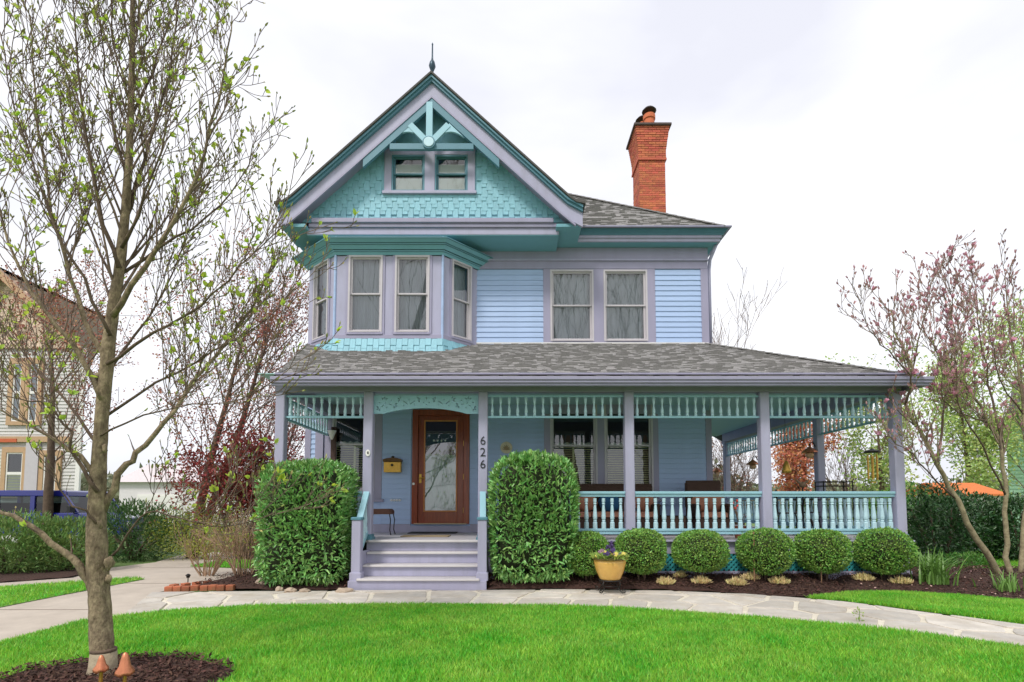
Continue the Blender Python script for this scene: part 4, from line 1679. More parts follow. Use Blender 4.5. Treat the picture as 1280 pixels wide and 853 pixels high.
for sgn, x in ((-1, at(446, 690, 8.5).x), (1, at(603, 690, 8.5).x)):
    mb = MB()
    zn = az(650, 8.5)
    mb.cbox(x - .075, x + .075, 8.44, 8.59, .15, zn, .01)
    mb.cbox(x - .095, x + .095, 8.42, 8.61, .15, .28, .01)
    nw = mb.build('newel_post', LILAC, house)
    mb = MB()
    mb.cbox(x - .09, x + .09, 8.425, 8.605, zn + .001, zn + .045, .012)
    mb.build('newel_cap', TEAL, nw)
    xp = PX[1] if sgn < 0 else PX[2]
    mb = MB()
    a, b = Vector((x, 8.6, zn - .03)), Vector((xp, YP - h, zr1 - .02))
    mb.bar(a, b, .10, .05)
    mb.bar(a - Vector((0, 0, .06)), b - Vector((0, 0, .06)), .06, .05)
    a2, b2 = Vector((x, 8.6, zn - .55)), Vector((xp, YP - h, FLOOR + .14))
    mb.bar(a2, b2, .07, .06)
    sr = mb.build('stair_railing', AQUA, house)
    for i in range(4):
        t = (i + .5) / 4
        top, bot = a.lerp(b, t), a2.lerp(b2, t)
        ob = inst(BAL, 'baluster', sr, (bot.x, bot.y, bot.z + .02), scale=(.9, .9, (top.z - bot.z - .1) / BH))

# front door
def frm(u0, u1, z0, z1, d0, d1, mb):
    mb.fbox(FR, u0, u1, d0, d1, z0, z1)
DG = [at(529.5, 600, YW).x, at(571.5, 600, YW).x, az(640, YW), 3.28]
mb = MB()
jw = .13
frm(DOOR[0], DOOR[0] + jw, .95, DOOR[3], -.1, .04, mb)
frm(DOOR[1] - jw, DOOR[1], .95, DOOR[3], -.1, .04, mb)
frm(DOOR[0] + jw, DOOR[1] - jw, DOOR[3] - .14, DOOR[3], -.1, .04, mb)
door = mb.build('door', MAHOG, house, bevel=.006)
mb = MB()
frm(DOOR[0] + jw + .004, DG[0], .965, DOOR[3] - .143, -.05, .0, mb)
frm(DG[1], DOOR[1] - jw - .004, .965, DOOR[3] - .143, -.05, .0, mb)
frm(DG[0], DG[1], .965, DG[2], -.05, -.001, mb)
frm(DG[0], DG[1], DG[3], DOOR[3] - .143, -.05, -.001, mb)
mb.build('door_leaf', MAHOG, door, bevel=.006)
mb = MB()
for a, b, c, d in ((DG[0], DG[0] + .03, DG[2], DG[3]), (DG[1] - .03, DG[1], DG[2], DG[3]), (DG[0] + .03, DG[1] - .03, DG[2], DG[2] + .03), (DG[0] + .03, DG[1] - .03, DG[3] - .03, DG[3])):
    frm(a, b, c, d, -.04, .012, mb)
mb.build('glass_bead', mat('golden_wood', lin(190, 120, 62), .4, var=.1), door)
mb = MB()
mb.add([FR.P(DG[0] + .02, -.02, DG[2] + .02), FR.P(DG[1] - .02, -.02, DG[2] + .02), FR.P(DG[1] - .02, -.02, DG[3]), FR.P(DG[0] + .02, -.02, DG[3])], [(0, 1, 2, 3)])
mb.build('door_glass', DOORGLASS, door)
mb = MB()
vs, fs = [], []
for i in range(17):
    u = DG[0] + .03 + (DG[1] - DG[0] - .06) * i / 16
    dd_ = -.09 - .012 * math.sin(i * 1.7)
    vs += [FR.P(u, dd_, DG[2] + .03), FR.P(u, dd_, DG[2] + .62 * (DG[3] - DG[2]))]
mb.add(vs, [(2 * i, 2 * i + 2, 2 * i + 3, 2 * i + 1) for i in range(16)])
mb.build('door_curtain', mat('reflection_green', lin(168, 196, 182), .9, var=.18, nscale=5, stretch=(4, 1, 1)), door, smooth=True)  # pale green panel added in place of the reflection in the lower glass
# etched flowers near the top of the glass
mb = MB()
for k in range(11):
    u = DG[0] + .08 + (DG[1] - DG[0] - .16) * k / 10
    z = 2.45 + .05 * math.sin(k * 1.9)
    for j in range(4):
        a = j * math.pi / 2 + k
        c = FR.P(u + .022 * math.cos(a), -.018, z + .022 * math.sin(a))
        mb.add([c + Vector((.016 * math.cos(t), 0, .016 * math.sin(t))) for t in [q * math.pi / 3 for q in range(6)]], [(0, 1, 2, 3, 4, 5)])
for k in range(4):
    u = DG[0] + .22 + .085 * k
    c = FR.P(u, -.018, 2.82)
    mb.add([c + Vector((.02 * math.cos(t), 0, .026 * math.sin(t))) for t in [q * math.pi / 3 for q in range(6)]], [(0, 1, 2, 3, 4, 5)])
mb.build('etched_flowers', mat('etched_glass', lin(190, 200, 190), .8), door)
mb = MB()
frm(DOOR[0] + .06, DOOR[1] - .06, .945, .9645, -.06, .07, mb)
mb.build('threshold', mat('threshold_wood', lin(200, 176, 142), .5, var=.1, nscale=8), door)
mb = MB()
hx = DOOR[0] + jw + .055
mb.tube([FR.P(hx, .0, 1.97), FR.P(hx, .06, 1.97)], .012, 8)
mb.tube([FR.P(hx - .02, .06, 1.97), FR.P(hx + .10, .065, 1.97)], .013, 8)
mb.fbox(FR, hx - .025, hx + .025, .0, .012, 1.86, 2.06)
mb.build('handle', BRASS, door)
mb = MB()
mb.tube([FR.P(DOOR[0] + .04, .04, 1.84), FR.P(DOOR[0] + .04, .055, 1.84)], .028, 10)
mb.build('doorbell', WHITE, door)
HINGE = MB().tube([(0, 0, -.06), (0, 0, .06)], .012, 8).mesh('hinge', BRASS)
for z in (1.25, 2.0, 2.75):
    inst(HINGE, 'hinge', door, FR.P(DOOR[1] - jw, .02, z))

# ------------------------------------------------------------------ things on and around the porch
def text_mesh(txt, size, depth, m, bold=0.0):
    cu = bpy.data.curves.new('txt', 'FONT')
    cu.body = txt
    cu.size = size
    cu.extrude = depth / 2
    cu.offset = bold
    cu.align_x = 'CENTER'
    cu.align_y = 'CENTER'
    tmp = bpy.data.objects.new('tmp', cu)
    C.objects.link(tmp)
    dg = bpy.context.evaluated_depsgraph_get()
    me = bpy.data.meshes.new_from_object(tmp.evaluated_get(dg))
    bpy.data.objects.remove(tmp)
    bpy.data.curves.remove(cu)
    me.transform(Matrix.Rotation(R(90), 4, 'X'))
    me.materials.clear()
    me.materials.append(m)
    return me
yf = YP - h - .004
for ch_, py, lab in (('6', 551.5, 'black metal numeral 6 at the top of the column of house numbers'), ('2', 566, 'black metal numeral 2 in the middle of the house numbers'), ('6', 581, 'black metal numeral 6 at the foot of the column of house numbers')):
    me = text_mesh(ch_, .215, .012, BLACK, -.001)
    o = inst(me, 'house_number', None, (PX[2], yf, az(py, YP - h)))
    tag(o, lab, 'house number', 'house numbers on the porch post')

# mailbox
p = at(491, 583, YW - .1)
t = thing('mailbox', (p.x, YW - .03, p.z), 'brass wall mailbox with arched lid beside the front door', 'mailbox')
mw, mh = .19, .135
mb = MB()
mb.cbox(p.x - mw, p.x + mw, YW - .17, YW - .035, p.z - mh, p.z + mh * .7, .012)
mb.build('box', BRASS, t)
mb = MB()
prof = [(-mw - .015, 0), (-mw - .015, .05), (-mw * .7, .075), (0, .09), (mw * .7, .075), (mw + .015, .05), (mw + .015, 0)]
mb.prism([(p.x + a, YW - .185, p.z + mh * .7 + .002 + b) for a, b in prof], (0, 0, 0), (0, .15, 0))
mb.build('lid', mat('dark_brass', lin(96, 70, 40), .45, var=.2, metal=.5), t)
mb = MB()
mb.tube([(p.x, YW - .186, p.z + .02), (p.x, YW - .172, p.z + .02)], .03, 10)
mb.build('keyhole_plate', IRON, t)
mb = MB()
mb.lathe([(.03, 0), (.04, .03), (.0, .05)], 8, (p.x, YW - .1, p.z + mh * .7 + .09))
mb.build('knob', IRON, t)

# small white ornament strip under the mailbox
p = at(495, 625.5, YW)
t = thing('wall_ornament', (p.x, YW - .03, p.z), 'small white relief ornament on the siding below the brass mailbox', 'ornament')
for k in range(4):
    mb = MB()
    c = Vector((p.x + (k - 1.5) * .062, YW - .04, p.z))
    for j in range(5):
        a = j * 2 * math.pi / 5 + k
        mb.lathe([(.004, -.010), (.015, -.003), (.015, .003), (.004, .010)], 6, (c.x + .018 * math.cos(a), c.y, c.z + .018 * math.sin(a)))
    mb.build('rosette', WHITE, t)

# round plaque
p = at(633, 560, YW)
t = thing('wall_plaque', (p.x, YW - .03, p.z), 'round cream wall plaque with a raised emblem on the shaded siding', 'plaque')
n = 28
mb = MB()
mb.prism([(p.x + .135 * math.cos(2 * math.pi * k / n), YW - .055, p.z + .135 * math.sin(2 * math.pi * k / n)) for k in range(n)], (0, 0, 0), (0, .03, 0))
mb.build('disc', mat('cream_plaque', lin(205, 195, 168), .6, var=.12, nscale=14), t, bevel=.01)
mb = MB()
for k in range(7):
    a = math.pi * (k + .5) / 7
    c = Vector((p.x, YW - .056, p.z - .055))
    q = c + Vector((.11 * math.cos(a) * .9, 0, .12 * math.sin(a)))
    mb.tube([c, c.lerp(q, .6), q], [.008, .014, .004], 5)
mb.build('emblem', mat('plaque_relief', lin(150, 132, 100), .6, var=.2), t)

# medallion on the second post
p = at(460, 566.5, YP - h)
t = thing('post_medallion', (p.x, yf, p.z), 'small white oval medallion with a dark bird figure on the porch post', 'medallion')
mb = MB()
mb.prism([(p.x + .042 * math.cos(2 * math.pi * k / 18), yf, p.z + .06 * math.sin(2 * math.pi * k / 18)) for k in range(18)], (0, -.012, 0), (0, .002, 0))
mb.build('oval', WHITE, t, bevel=.004)
mb = MB()
mb.blob((p.x + .004, yf - .015, p.z + .002), (.014, .008, .026), 3, 8, 6)
mb.build('bird_figure', IRON, t)

# door mats
def door_mat(x0, x1, px_y, m, label, depth=.42):
    c = gnd((x0 + x1) / 2, px_y, FLOOR)
    a, b = gnd(x0, px_y, FLOOR), gnd(x1, px_y, FLOOR)
    mb = MB()
    mb.cbox(a.x, b.x, c.y - depth / 2, c.y + depth / 2, FLOOR + .003, FLOOR + .02, .006)
    tag(mb.build('door_mat', m), label, 'door mat', 'mats on the porch floor')
door_mat(512, 571, 666.6, mat('dark_mat', lin(60, 60, 62), .95, var=.25, nscale=60, bump=.6), 'dark grey door mat closest to the front door', .5)
door_mat(503, 562, 670.8, mat('tan_mat', lin(150, 132, 104), .95, var=.2, nscale=60, bump=.6), 'tan door mat at the top of the steps', .42)

# stool beside the door
p = gnd(478, 668.5, FLOOR)
sx, sy = p.x - .03, p.y
t = thing('stool', (sx, sy, FLOOR), 'brown padded stool with thin black metal legs left of the door', 'stool')
mb = MB()
mb.cbox(sx - .24, sx + .24, sy - .2, sy + .2, FLOOR + .42, FLOOR + .53, .04)
mb.build('seat', mat('brown_pad', lin(112, 76, 62), .7, var=.15, nscale=10, bump=.2), t, bevel=.02)
for a in (-1, 1):
    for b in (-1, 1):
        mb = MB()
        mb.tube([(sx + a * .21, sy + b * .17, FLOOR + .42), (sx + a * .235, sy + b * .18, FLOOR + .3), (sx + a * .22, sy + b * .17, FLOOR + .1), (sx + a * .25, sy + b * .2, FLOOR)], .011, 6)
        mb.build('leg', IRON, t)

# little crate at the right post
p = gnd(600, 664, FLOOR)
wd = mat('weathered_wood', lin(168, 124, 100), .8, var=.2, nscale=14, stretch=(6, 6, 1), bump=.3)
t = thing('wooden_crate', (p.x, p.y, FLOOR), 'small brown slatted wooden crate beside the right stair post', 'crate')
for k in range(5):
    mb = MB()
    mb.box(p.x - .16, p.x + .16, p.y - .15, p.y - .135, FLOOR + .01 + k * .09, FLOOR + .085 + k * .09)
    mb.build('slat', wd, t)
    mb = MB()
    mb.box(p.x - .16, p.x - .145, p.y - .134, p.y + .15, FLOOR + .01 + k * .09, FLOOR + .085 + k * .09)
    mb.build('slat', wd, t)
mb = MB()
for a in (-.142, .13):
    for b in (-.132, .13):
        mb.box(p.x + a, p.x + a + .025, p.y + b, p.y + b + .025, FLOOR, FLOOR + .45)
mb.build('corner_post', wd, t)

# wicker seats
WICK = mat('dark_wicker', lin(74, 50, 38), .7, var=.3, nscale=70, bump=.9, bscale=110)
PEACH = mat('peach_cushion', lin(186, 128, 104), .85, var=.1, nscale=8, bump=.2)
BLUEC = mat('blue_cushion', lin(42, 96, 140), .8, var=.12, nscale=7, bump=.2)
GREYC = mat('grey_blue_cushion', lin(104, 118, 146), .85, var=.12, nscale=10, bump=.2)
def seat(name, x0, x1, y0, y1, ztop, label, cat, pillows, group='wicker seats on the porch'):
    t = thing(name, ((x0 + x1) / 2, (y0 + y1) / 2, FLOOR), label, cat, group)
    mb = MB()
    mb.cbox(x0, x1, y0, y1, FLOOR + .15, FLOOR + .36, .03)
    mb.build('base', WICK, t)
    mb = MB()
    mb.cbox(x0, x1, y1 - .12, y1, FLOOR + .362, ztop, .03)
    # rolled top
    mb.tube([(x0 + .02, y1 - .07, ztop - .02), (x1 - .02, y1 - .07, ztop - .02)], .05, 8)
    mb.build('backrest', WICK, t)
    for a, b in ((x0, x0 + .1), (x1 - .1, x1)):
        mb = MB()
        mb.cbox(a, b, y0, y1 - .123, FLOOR + .362, FLOOR + .58, .03)
        mb.tube([(a + .05, y0 + .01, FLOOR + .58), (a + .05, y1 - .13, FLOOR + .58)], .055, 8)
        mb.build('armrest', WICK, t)
    for a in (x0 + .04, x1 - .04):
        for b in (y0 + .05, y1 - .05):
            mb = MB()
            mb.lathe([(.03, 0), (.035, .15)], 8, (a, b, FLOOR))
            mb.build('leg', WICK, t)
    n = max(1, round((x1 - x0 - .2) / .62))
    w_ = (x1 - x0 - .2) / n
    for k in range(n):
        a = x0 + .1 + k * w_
        mb = MB()
        mb.cbox(a + .01, a + w_ - .01, y0 - .02, y1 - .13, FLOOR + .362, FLOOR + .47, .03)
        mb.build('seat_cushion', PEACH, t)
    for k, (cx_, m_) in enumerate(pillows):
        mb = MB()
        mb.blob((cx_, y1 - .22, FLOOR + .66), (.24, .10, .2), k, 12, 8, .06)
        tag(mb.build('cushion', m_, None, smooth=True), {'blue': 'plump blue cushion on the wicker sofa', 'peach': '', 'grey': ''}.get(m_.name.split('_')[0]), 'cushion') if m_ is BLUEC else mb.build('back_cushion', m_, t, smooth=True)
    return t
ztopw = az(606.5, 11.2)
xa, xb = at(690, 600, 11.1).x, at(817, 600, 11.1).x
seat('wicker_sofa', xa, xb, 10.55, 11.3, ztopw, 'long dark wicker sofa with peach cushions under the double porch window', 'sofa',
     [(at(735, 640, 10.9).x, PEACH), (at(764, 640, 10.9).x, BLUEC), (at(808, 640, 10.9).x, PEACH)])
xa, xb = at(857, 600, 11.0).x, at(901, 600, 11.0).x
seat('wicker_armchair', xa, xb, 10.4, 11.1, az(602.5, 11.0), 'dark wicker armchair with high back and peach cushion near the house corner', 'armchair', [((xa + xb) / 2 - .1, PEACH), ((xa + xb) / 2 + .16, PEACH)])
# low ottoman between them
xa, xb = at(824, 640, 10.6).x, at(853, 640, 10.6).x
t = thing('ottoman', ((xa + xb) / 2, 10.6, FLOOR), 'low wicker bench with grey blue cushions between sofa and armchair', 'bench')
mb = MB()
mb.cbox(xa, xb, 10.35, 10.85, FLOOR + .12, FLOOR + .4, .03)
mb.build('base', WICK, t)
for a in (xa + .04, xb - .04):
    for b in (10.4, 10.8):
        MB().lathe([(.028, 0), (.03, .12)], 8, (a, b, FLOOR)).build('leg', WICK, t)
MB().cbox(xa, xb, 10.33, 10.87, FLOOR + .402, FLOOR + .62, .06).build('cushion', GREYC, t)
# iron table and chairs at the corner of the porch
def iron_chair(x, y, rz, label):
    t = thing('iron_chair', (x, y, FLOOR), label, 'chair', 'black iron chairs on the porch')
    parts = []
    mb = MB()
    mb.lathe([(.22, 0), (.23, .01), (.22, .025)], 16, (x, y, FLOOR + .44))
    mb.build('seat', IRON, t)
    for a in (-1, 1):
        for b in (-1, 1):
            MB().tube([(x + a * .17, y + b * .16, FLOOR + .44), (x + a * .19, y + b * .2, FLOOR + .2), (x + a * .21, y + b * .22, FLOOR)], .012, 6).build('leg', IRON, t)
    mb = MB()
    arc = [(x + .2 * math.cos(s), y + .19, FLOOR + .46 + (.44 if 0 < k < 8 else 0) * (math.sin(s) ** .4 if 0 < k < 8 else 0)) for k, s in enumerate([math.pi * k / 8 for k in range(9)])]
    mb.tube(arc, .013, 6)
    for k in range(-2, 3):
        mb.tube([(x + k * .065, y + .19, FLOOR + .46), (x + k * .05, y + .2, FLOOR + .68), (x + k * .06, y + .19, FLOOR + .86)], .007, 5)
    mb.tube([(x + .06 * math.cos(2 * math.pi * k / 12), y + .195, FLOOR + .7 + .06 * math.sin(2 * math.pi * k / 12)) for k in range(13)], .006, 4)
    mb.build('backrest', IRON, t)
    t.rotation_euler = (0, 0, rz)
    return t
iron_chair(5.35, 10.1, 1.2, 'black iron scroll chair left of the round iron table')
iron_chair(6.2, 10.9, -.4, 'black iron scroll chair behind the round iron table')
tx, ty = 5.85, 10.35
t = thing('iron_table', (tx, ty, FLOOR), 'round black iron table on the corner of the porch', 'table')
mb = MB()
mb.lathe([(.42, 0), (.43, .01), (.42, .02)], 24, (tx, ty, FLOOR + .70))
mb.build('tabletop', IRON, t)
for k in range(4):
    a = k * math.pi / 2 + .4
    MB().tube([(tx + .05 * math.cos(a), ty + .05 * math.sin(a), FLOOR + .70), (tx + .1 * math.cos(a), ty + .1 * math.sin(a), FLOOR + .35), (tx + .3 * math.cos(a), ty + .3 * math.sin(a), FLOOR)], .014, 6).build('leg', IRON, t)
# tall iron plant rack behind
a, b = at(1024, 602, 11.2), at(1060, 602, 11.2)
t = thing('iron_rack', ((a.x + b.x) / 2, 11.2, FLOOR), 'tall black iron shelf frame behind the corner railing', 'shelf')
for xx in (a.x, b.x):
    for yy in (11.05, 11.35):
        MB().tube([(xx, yy, FLOOR), (xx, yy, a.z)], .013, 6).build('upright', IRON, t)
for zz in (a.z - .01, a.z - .1, FLOOR + .35):
    mb = MB()
    for yy in (11.05, 11.15, 11.25, 11.35):
        mb.tube([(a.x, yy, zz), (b.x, yy, zz)], .008, 5)
    mb.tube([(a.x, 11.05, zz), (a.x, 11.35, zz)], .01, 5)
    mb.tube([(b.x, 11.05, zz), (b.x, 11.35, zz)], .01, 5)
    mb.build('shelf', IRON, t)
# carved bird on a post near the rack
p = at(1003, 606, 10.6)
t = thing('bird_figure', (p.x, 10.6, FLOOR), 'carved brown bird figure with spread wings on a thin stand', 'figure')
MB().tube([(p.x, 10.6, FLOOR), (p.x, 10.6, p.z - .04)], .012, 6).build('stand', IRON, t)
DRIFT = mat('driftwood', lin(150, 122, 98), .8, var=.25, nscale=20)
MB().blob((p.x, 10.6, p.z), (.07, .05, .06), 1, 10, 7, .08).build('body', DRIFT, t, smooth=True)
for sg in (-1, 1):
    MB().tube([(p.x + sg * .03, 10.6, p.z + .02), (p.x + sg * .09, 10.6, p.z + .06), (p.x + sg * .15, 10.6, p.z + .12)], [.03, .026, .006], 6).build('wing', DRIFT, t)
# flowers in a red pot by the railing
p = at(925, 650, 9.6)
t = thing('potted_twigs', (p.x, 9.6, FLOOR), 'bare twigs with red flowers in a small pot behind the railing', 'potted plant')
MB().lathe([(.09, 0), (.13, .2), (.14, .22), (.1, .22)], 12, (p.x, 9.6, FLOOR)).build('pot', mat('terracotta', lin(160, 92, 66), .8, var=.15), t)
mb = MB()
rr = random.Random(3)
fl_ = MB()
for k in range(14):
    a = rr.uniform(0, 6.28)
    e = Vector((p.x + rr.uniform(.05, .3) * math.cos(a), 9.6 + rr.uniform(.05, .2) * math.sin(a), FLOOR + rr.uniform(.35, .75)))
    mb.tube([(p.x, 9.6, FLOOR + .2), Vector((p.x, 9.6, FLOOR + .3)).lerp(e, .5) + Vector((0, 0, .05)), e], [.006, .005, .002], 4)
    if k < 5:
        fl_.blob(e, (.035, .035, .03), k, 7, 5, .3)
mb.build('twigs', TWIG, t)
fl_.build('flowers', mat('red_petals', lin(205, 70, 52), .6, var=.15), t)

# copper lanterns hanging from the posts of the side porch
def lantern(x, y, z, label):
    t = thing('porch_lantern', (x, y, z), label, 'lantern', 'copper lanterns along the side porch')
    mb = MB()
    mb.tube([(x + .14, y, z + .12), (x + .07, y, z + .24), (x, y, z + .19), (x, y, z + .13)], .014, 6)
    mb.build('bracket', IRON, t)
    mb = MB()
    mb.lathe([(.03, .13), (.05, .11), (.16, .02), (.165, 0), (.145, .004)], 14, (x, y, z))
    mb.build('shade', COPPER, t)
    mb = MB()
    mb.lathe([(.06, -.12), (.09, -.07), (.09, -.02), (.05, .0)], 10, (x, y, z))
    mb.build('globe', mat('amber_glass', lin(214, 170, 132), .2, var=.1), t, smooth=True)
for px, py, y, lab in ((1012, 566, SIDE_Y[0] - .0, 'copper lantern on the side porch post nearest the corner chimes'), (941, 581, SIDE_Y[1], 'copper lantern just left of the tall front post'), (896, 590, SIDE_Y[2], 'copper lantern on the farthest side porch post')):
    q = at(px, py, y)
    lantern(PXR - h - .15 if False else q.x, y, q.z, lab)
# hanging brass bell
q = at(983, 584, 10.3)
t = thing('hanging_bell', (q.x, 10.3, q.z), 'pear-shaped brass bell hanging over the side porch', 'bell')
MB().lathe([(.09, -.12), (.085, -.06), (.06, .03), (.035, .1), (.012, .13)], 12, (q.x, 10.3, q.z)).build('bell', BRASS, t, smooth=True)
MB().tube([(q.x, 10.3, q.z + .12), (q.x, 10.3, PCEIL + .06)], .003, 4).build('cord', IRON, t)
# wind chime
q = at(1090, 566, 9.6)
t = thing('wind_chime', (q.x, 9.6, q.z), 'gold tube wind chime with dark round top near the corner post', 'wind chime')
MB().lathe([(.13, 0), (.13, .025), (.05, .055), (.01, .08)], 16, (q.x, 9.6, q.z)).build('top', IRON, t)
MB().tube([(q.x, 9.6, q.z + .07), (q.x, 9.6, PCEIL + .06)], .004, 4).build('cord', IRON, t)
TUBE = MB().tube([(0, 0, 0), (0, 0, -.48)], .013, 8).mesh('tube', BRASS)
for k in range(6):
    a = k * math.pi / 3
    inst(TUBE, 'tube', t, (q.x + .08 * math.cos(a), 9.6 + .08 * math.sin(a), q.z - .03 - .01 * k), scale=(1, 1, 1 - .04 * k))
MB().lathe([(.05, 0), (.05, .015)], 12, (q.x, 9.6, q.z - .56)).build('clapper', BRASS, t)
# dark carved hanging by the left window
q = at(411, 538, 11.2)
t = thing('wall_lamp', (q.x, 11.5, q.z), 'white topped hanging lamp on a dark wooden bracket left of the porch window', 'lamp')
mb = MB()
mb.box(q.x - .06, q.x + .06, YW - .10, YW - .061, 1.5, q.z + .12)
mb.build('bracket', mat('dark_oak', lin(74, 52, 44), .7, var=.3, nscale=12), t, bevel=.01)
MB().lathe([(.02, -.18), (.05, -.1), (.09, 0), (.1, .02), (.03, .03)], 12, (q.x, YW - .2, q.z)).build('shade', WHITE, t, smooth=True)
MB().tube([(q.x, YW - .2, q.z + .03), (q.x, YW - .09, q.z + .08)], .012, 6).build('arm', IRON, t)

# ------------------------------------------------------------------ shrubs
def superellipsoid_points(n, rx_, ry_, rz_, e, shell=(.82, 1.03), zmin=-1.0):
    """points and outward normals spread over a rounded box"""
    D = rand_dirs(int(n * 1.3))
    a = np.abs(D)
    k = (a[:, 0] ** e + a[:, 1] ** e + a[:, 2] ** e) ** (-1 / e)
    S = D * k[:, None]
    S = S[S[:, 2] > zmin][:n]
    Nn = np.sign(S) * np.abs(S) ** (e - 1) / np.array([rx_, ry_, rz_])
    Nn = unit(Nn)
    rad = rng.uniform(*shell, len(S)) ** .6
    return S * np.array([rx_, ry_, rz_]) * rad[:, None], Nn
def lump(P, amp, f=3.0, ph=0):
    return 1 + amp * (np.sin(P[:, 0] * f + ph) * np.sin(P[:, 1] * f * 1.3 + 1 + ph) + np.sin(P[:, 2] * f * 1.1 + 2 * ph) * np.cos(P[:, 0] * f * .9)) / 2
LEAFVAR = []
for k in range(3):
    V, F = leaf_arrays(np.array([[0., 0, 0]]), np.array([[1., 0, 0]]), np.array([[0, 0, 1.]]), 0.10 + .01 * k, .031 + .003 * k, .10 + .08 * k)
    mb = MB()
    mb.add([tuple(v) for v in V], [tuple(f) for f in F])
    LEAFVAR.append(mb.mesh('leaf', LEAF_LAUREL, smooth=False))
def orient(D, N):
    x = Vector(D).normalized()
    z = Vector(N)
    y = z.cross(x)
    if y.length < 1e-5:
        y = x.orthogonal()
    y.normalize()
    z = x.cross(y)
    return Matrix((x, y, z)).transposed().to_euler()
def boxblob(mb, c, r, e, n=20, m=14):
    base = len(mb.v)
    for i in range(m + 1):
        th = math.pi * i / m
        for k in range(n):
            t = 2 * math.pi * k / n
            d = (math.sin(th) * math.cos(t), math.sin(th) * math.sin(t), -math.cos(th))
            q = sum(abs(v) ** e for v in d) ** (-1 / e) * (1 + .03 * math.sin(5 * t + 3 * th))
            mb.v.append(tuple(c[j] + d[j] * r[j] * q for j in range(3)))
    for i in range(m):
        for k in range(n):
            j = (k + 1) % n
            mb.f.append((base + i * n + k, base + i * n + j, base + (i + 1) * n + j, base + (i + 1) * n + k))
def laurel(c, r, label, seed, n=9500, single=260):
    t = thing('laurel_bush', (c[0], c[1], .05), label, 'bush', 'clipped laurel bushes beside the steps')
    mb = MB()
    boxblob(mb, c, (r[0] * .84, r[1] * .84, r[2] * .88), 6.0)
    mb.build('inner_twigs', CORE, t, smooth=True)  # added solid core, stops light passing between the leaves
    mb = MB()
    for k in range(5):
        a = k * 1.3 + seed
        mb.tube([(c[0] + .12 * math.cos(a), c[1] + .1 * math.sin(a), 0.0), (c[0] + .3 * math.cos(a), c[1] + .2 * math.sin(a), .5), (c[0] + .4 * math.cos(a), c[1] + .3 * math.sin(a), 1.0)], [.035, .028, .015], 6)
    mb.build('stem', BARK_DARK, t)
    P, N = superellipsoid_points(n, r[0], r[1], r[2], 6.5, (.86, 1.03))
    P = P * lump(P, .07, 4.0, seed)[:, None]
    k = len(P)
    up = np.tile([0, 0, 1.0], (k, 1))
    D = unit(N * .75 + up * np.where(P[:, 2] > -.3 * r[2], .65, .05)[:, None] + rng.normal(size=(k, 3)) * .45)
    NN = unit(N * .6 + up * .6 + rng.normal(size=(k, 3)) * .35)
    V, F = leaf_arrays(P + np.array(c), D, NN, rng.uniform(.07, .125, k), rng.uniform(.024, .038, k), rng.uniform(.02, .25, k))
    # the leaves on the front that show largest are objects of their own
    front = np.where((N[:, 1] < -.5) & (np.linalg.norm(P / np.array(r), axis=1) > .9))[0][:single]
    keep = np.ones(k, bool)
    keep[front] = False
    idx = np.where(keep)[0]
    V2 = V.reshape(k, 6, 3)[idx].reshape(-1, 3)
    b = np.arange(len(idx))[:, None] * 6
    F2 = np.concatenate([b + np.array([[0, 1, 2, 3]]), b + np.array([[0, 3, 4, 5]])], 0)
    np_mesh('foliage', V2, F2, LEAF_LAUREL_S, t, kind='stuff')
    for i in front:
        s = random.uniform(.8, 1.25)
        inst(LEAFVAR[i % 3], 'leaf', t, Vector(P[i]) + Vector(c), rot=orient(D[i], NN[i]), scale=(s, s, s))
    return t
la, lb = at(322, 640, 8.7), at(446, 640, 8.7)
laurel(((la.x + lb.x) / 2 - .02, 8.85, 1.07), ((lb.x - la.x) / 2 * .82, .54, .96), 'boxy clipped laurel bush on the left side of the steps', 1)
la, lb = at(607, 640, 8.7), at(727, 640, 8.7)
laurel(((la.x + lb.x) / 2, 8.85, 1.15), ((lb.x - la.x) / 2 * .86, .52, .98), 'boxy clipped laurel bush on the right side of the steps', 2)

def boxwood(px, label, r=.44, y=8.72, seed=0, n=8500, py=690):
    c = at(px, py, y)
    c = Vector((c.x, y, c.z))
    rz_ = .345 + (.018, -.012, .012, -.015, .006, .0)[seed % 6]
    t = thing('boxwood_ball', (c.x, c.y, .15), label, 'boxwood', 'clipped boxwood balls along the porch')
    MB().blob(c, (r * .86, r * .86, rz_ * .86), seed, 18, 12, .03).build('inner_twigs', CORE, t, smooth=True)  # solid core added to keep light from passing through the ball
    mb = MB()
    for k in range(4):
        a = k * 1.7 + seed
        mb.tube([(c.x + .05 * math.cos(a), c.y + .05 * math.sin(a), .08), (c.x + .15 * math.cos(a), c.y + .15 * math.sin(a), c.z)], .014, 5)
    mb.build('stem', BARK_DARK, t)
    P, N = superellipsoid_points(n, r, r, rz_, 2.5, (.86, 1.03))
    P = P * lump(P, .08, 6 + seed * .4, seed * 2.1)[:, None]
    stray = rng.random(len(P)) < .03
    P[stray] *= rng.uniform(1.03, 1.1, (int(stray.sum()), 1))
    k = len(P)
    D = unit(N * .7 + np.array([0, 0, .35]) + rng.normal(size=(k, 3)) * .55)
    NN = unit(N * .6 + rng.normal(size=(k, 3)) * .6 + np.array([0, 0, .5]))
    V, F = quad_arrays(P + np.array(c), D, NN, rng.uniform(.02, .042, k), rng.uniform(.016, .028, k))
    np_mesh('foliage', V, F, LEAF_BOX, t, kind='stuff')
    return t
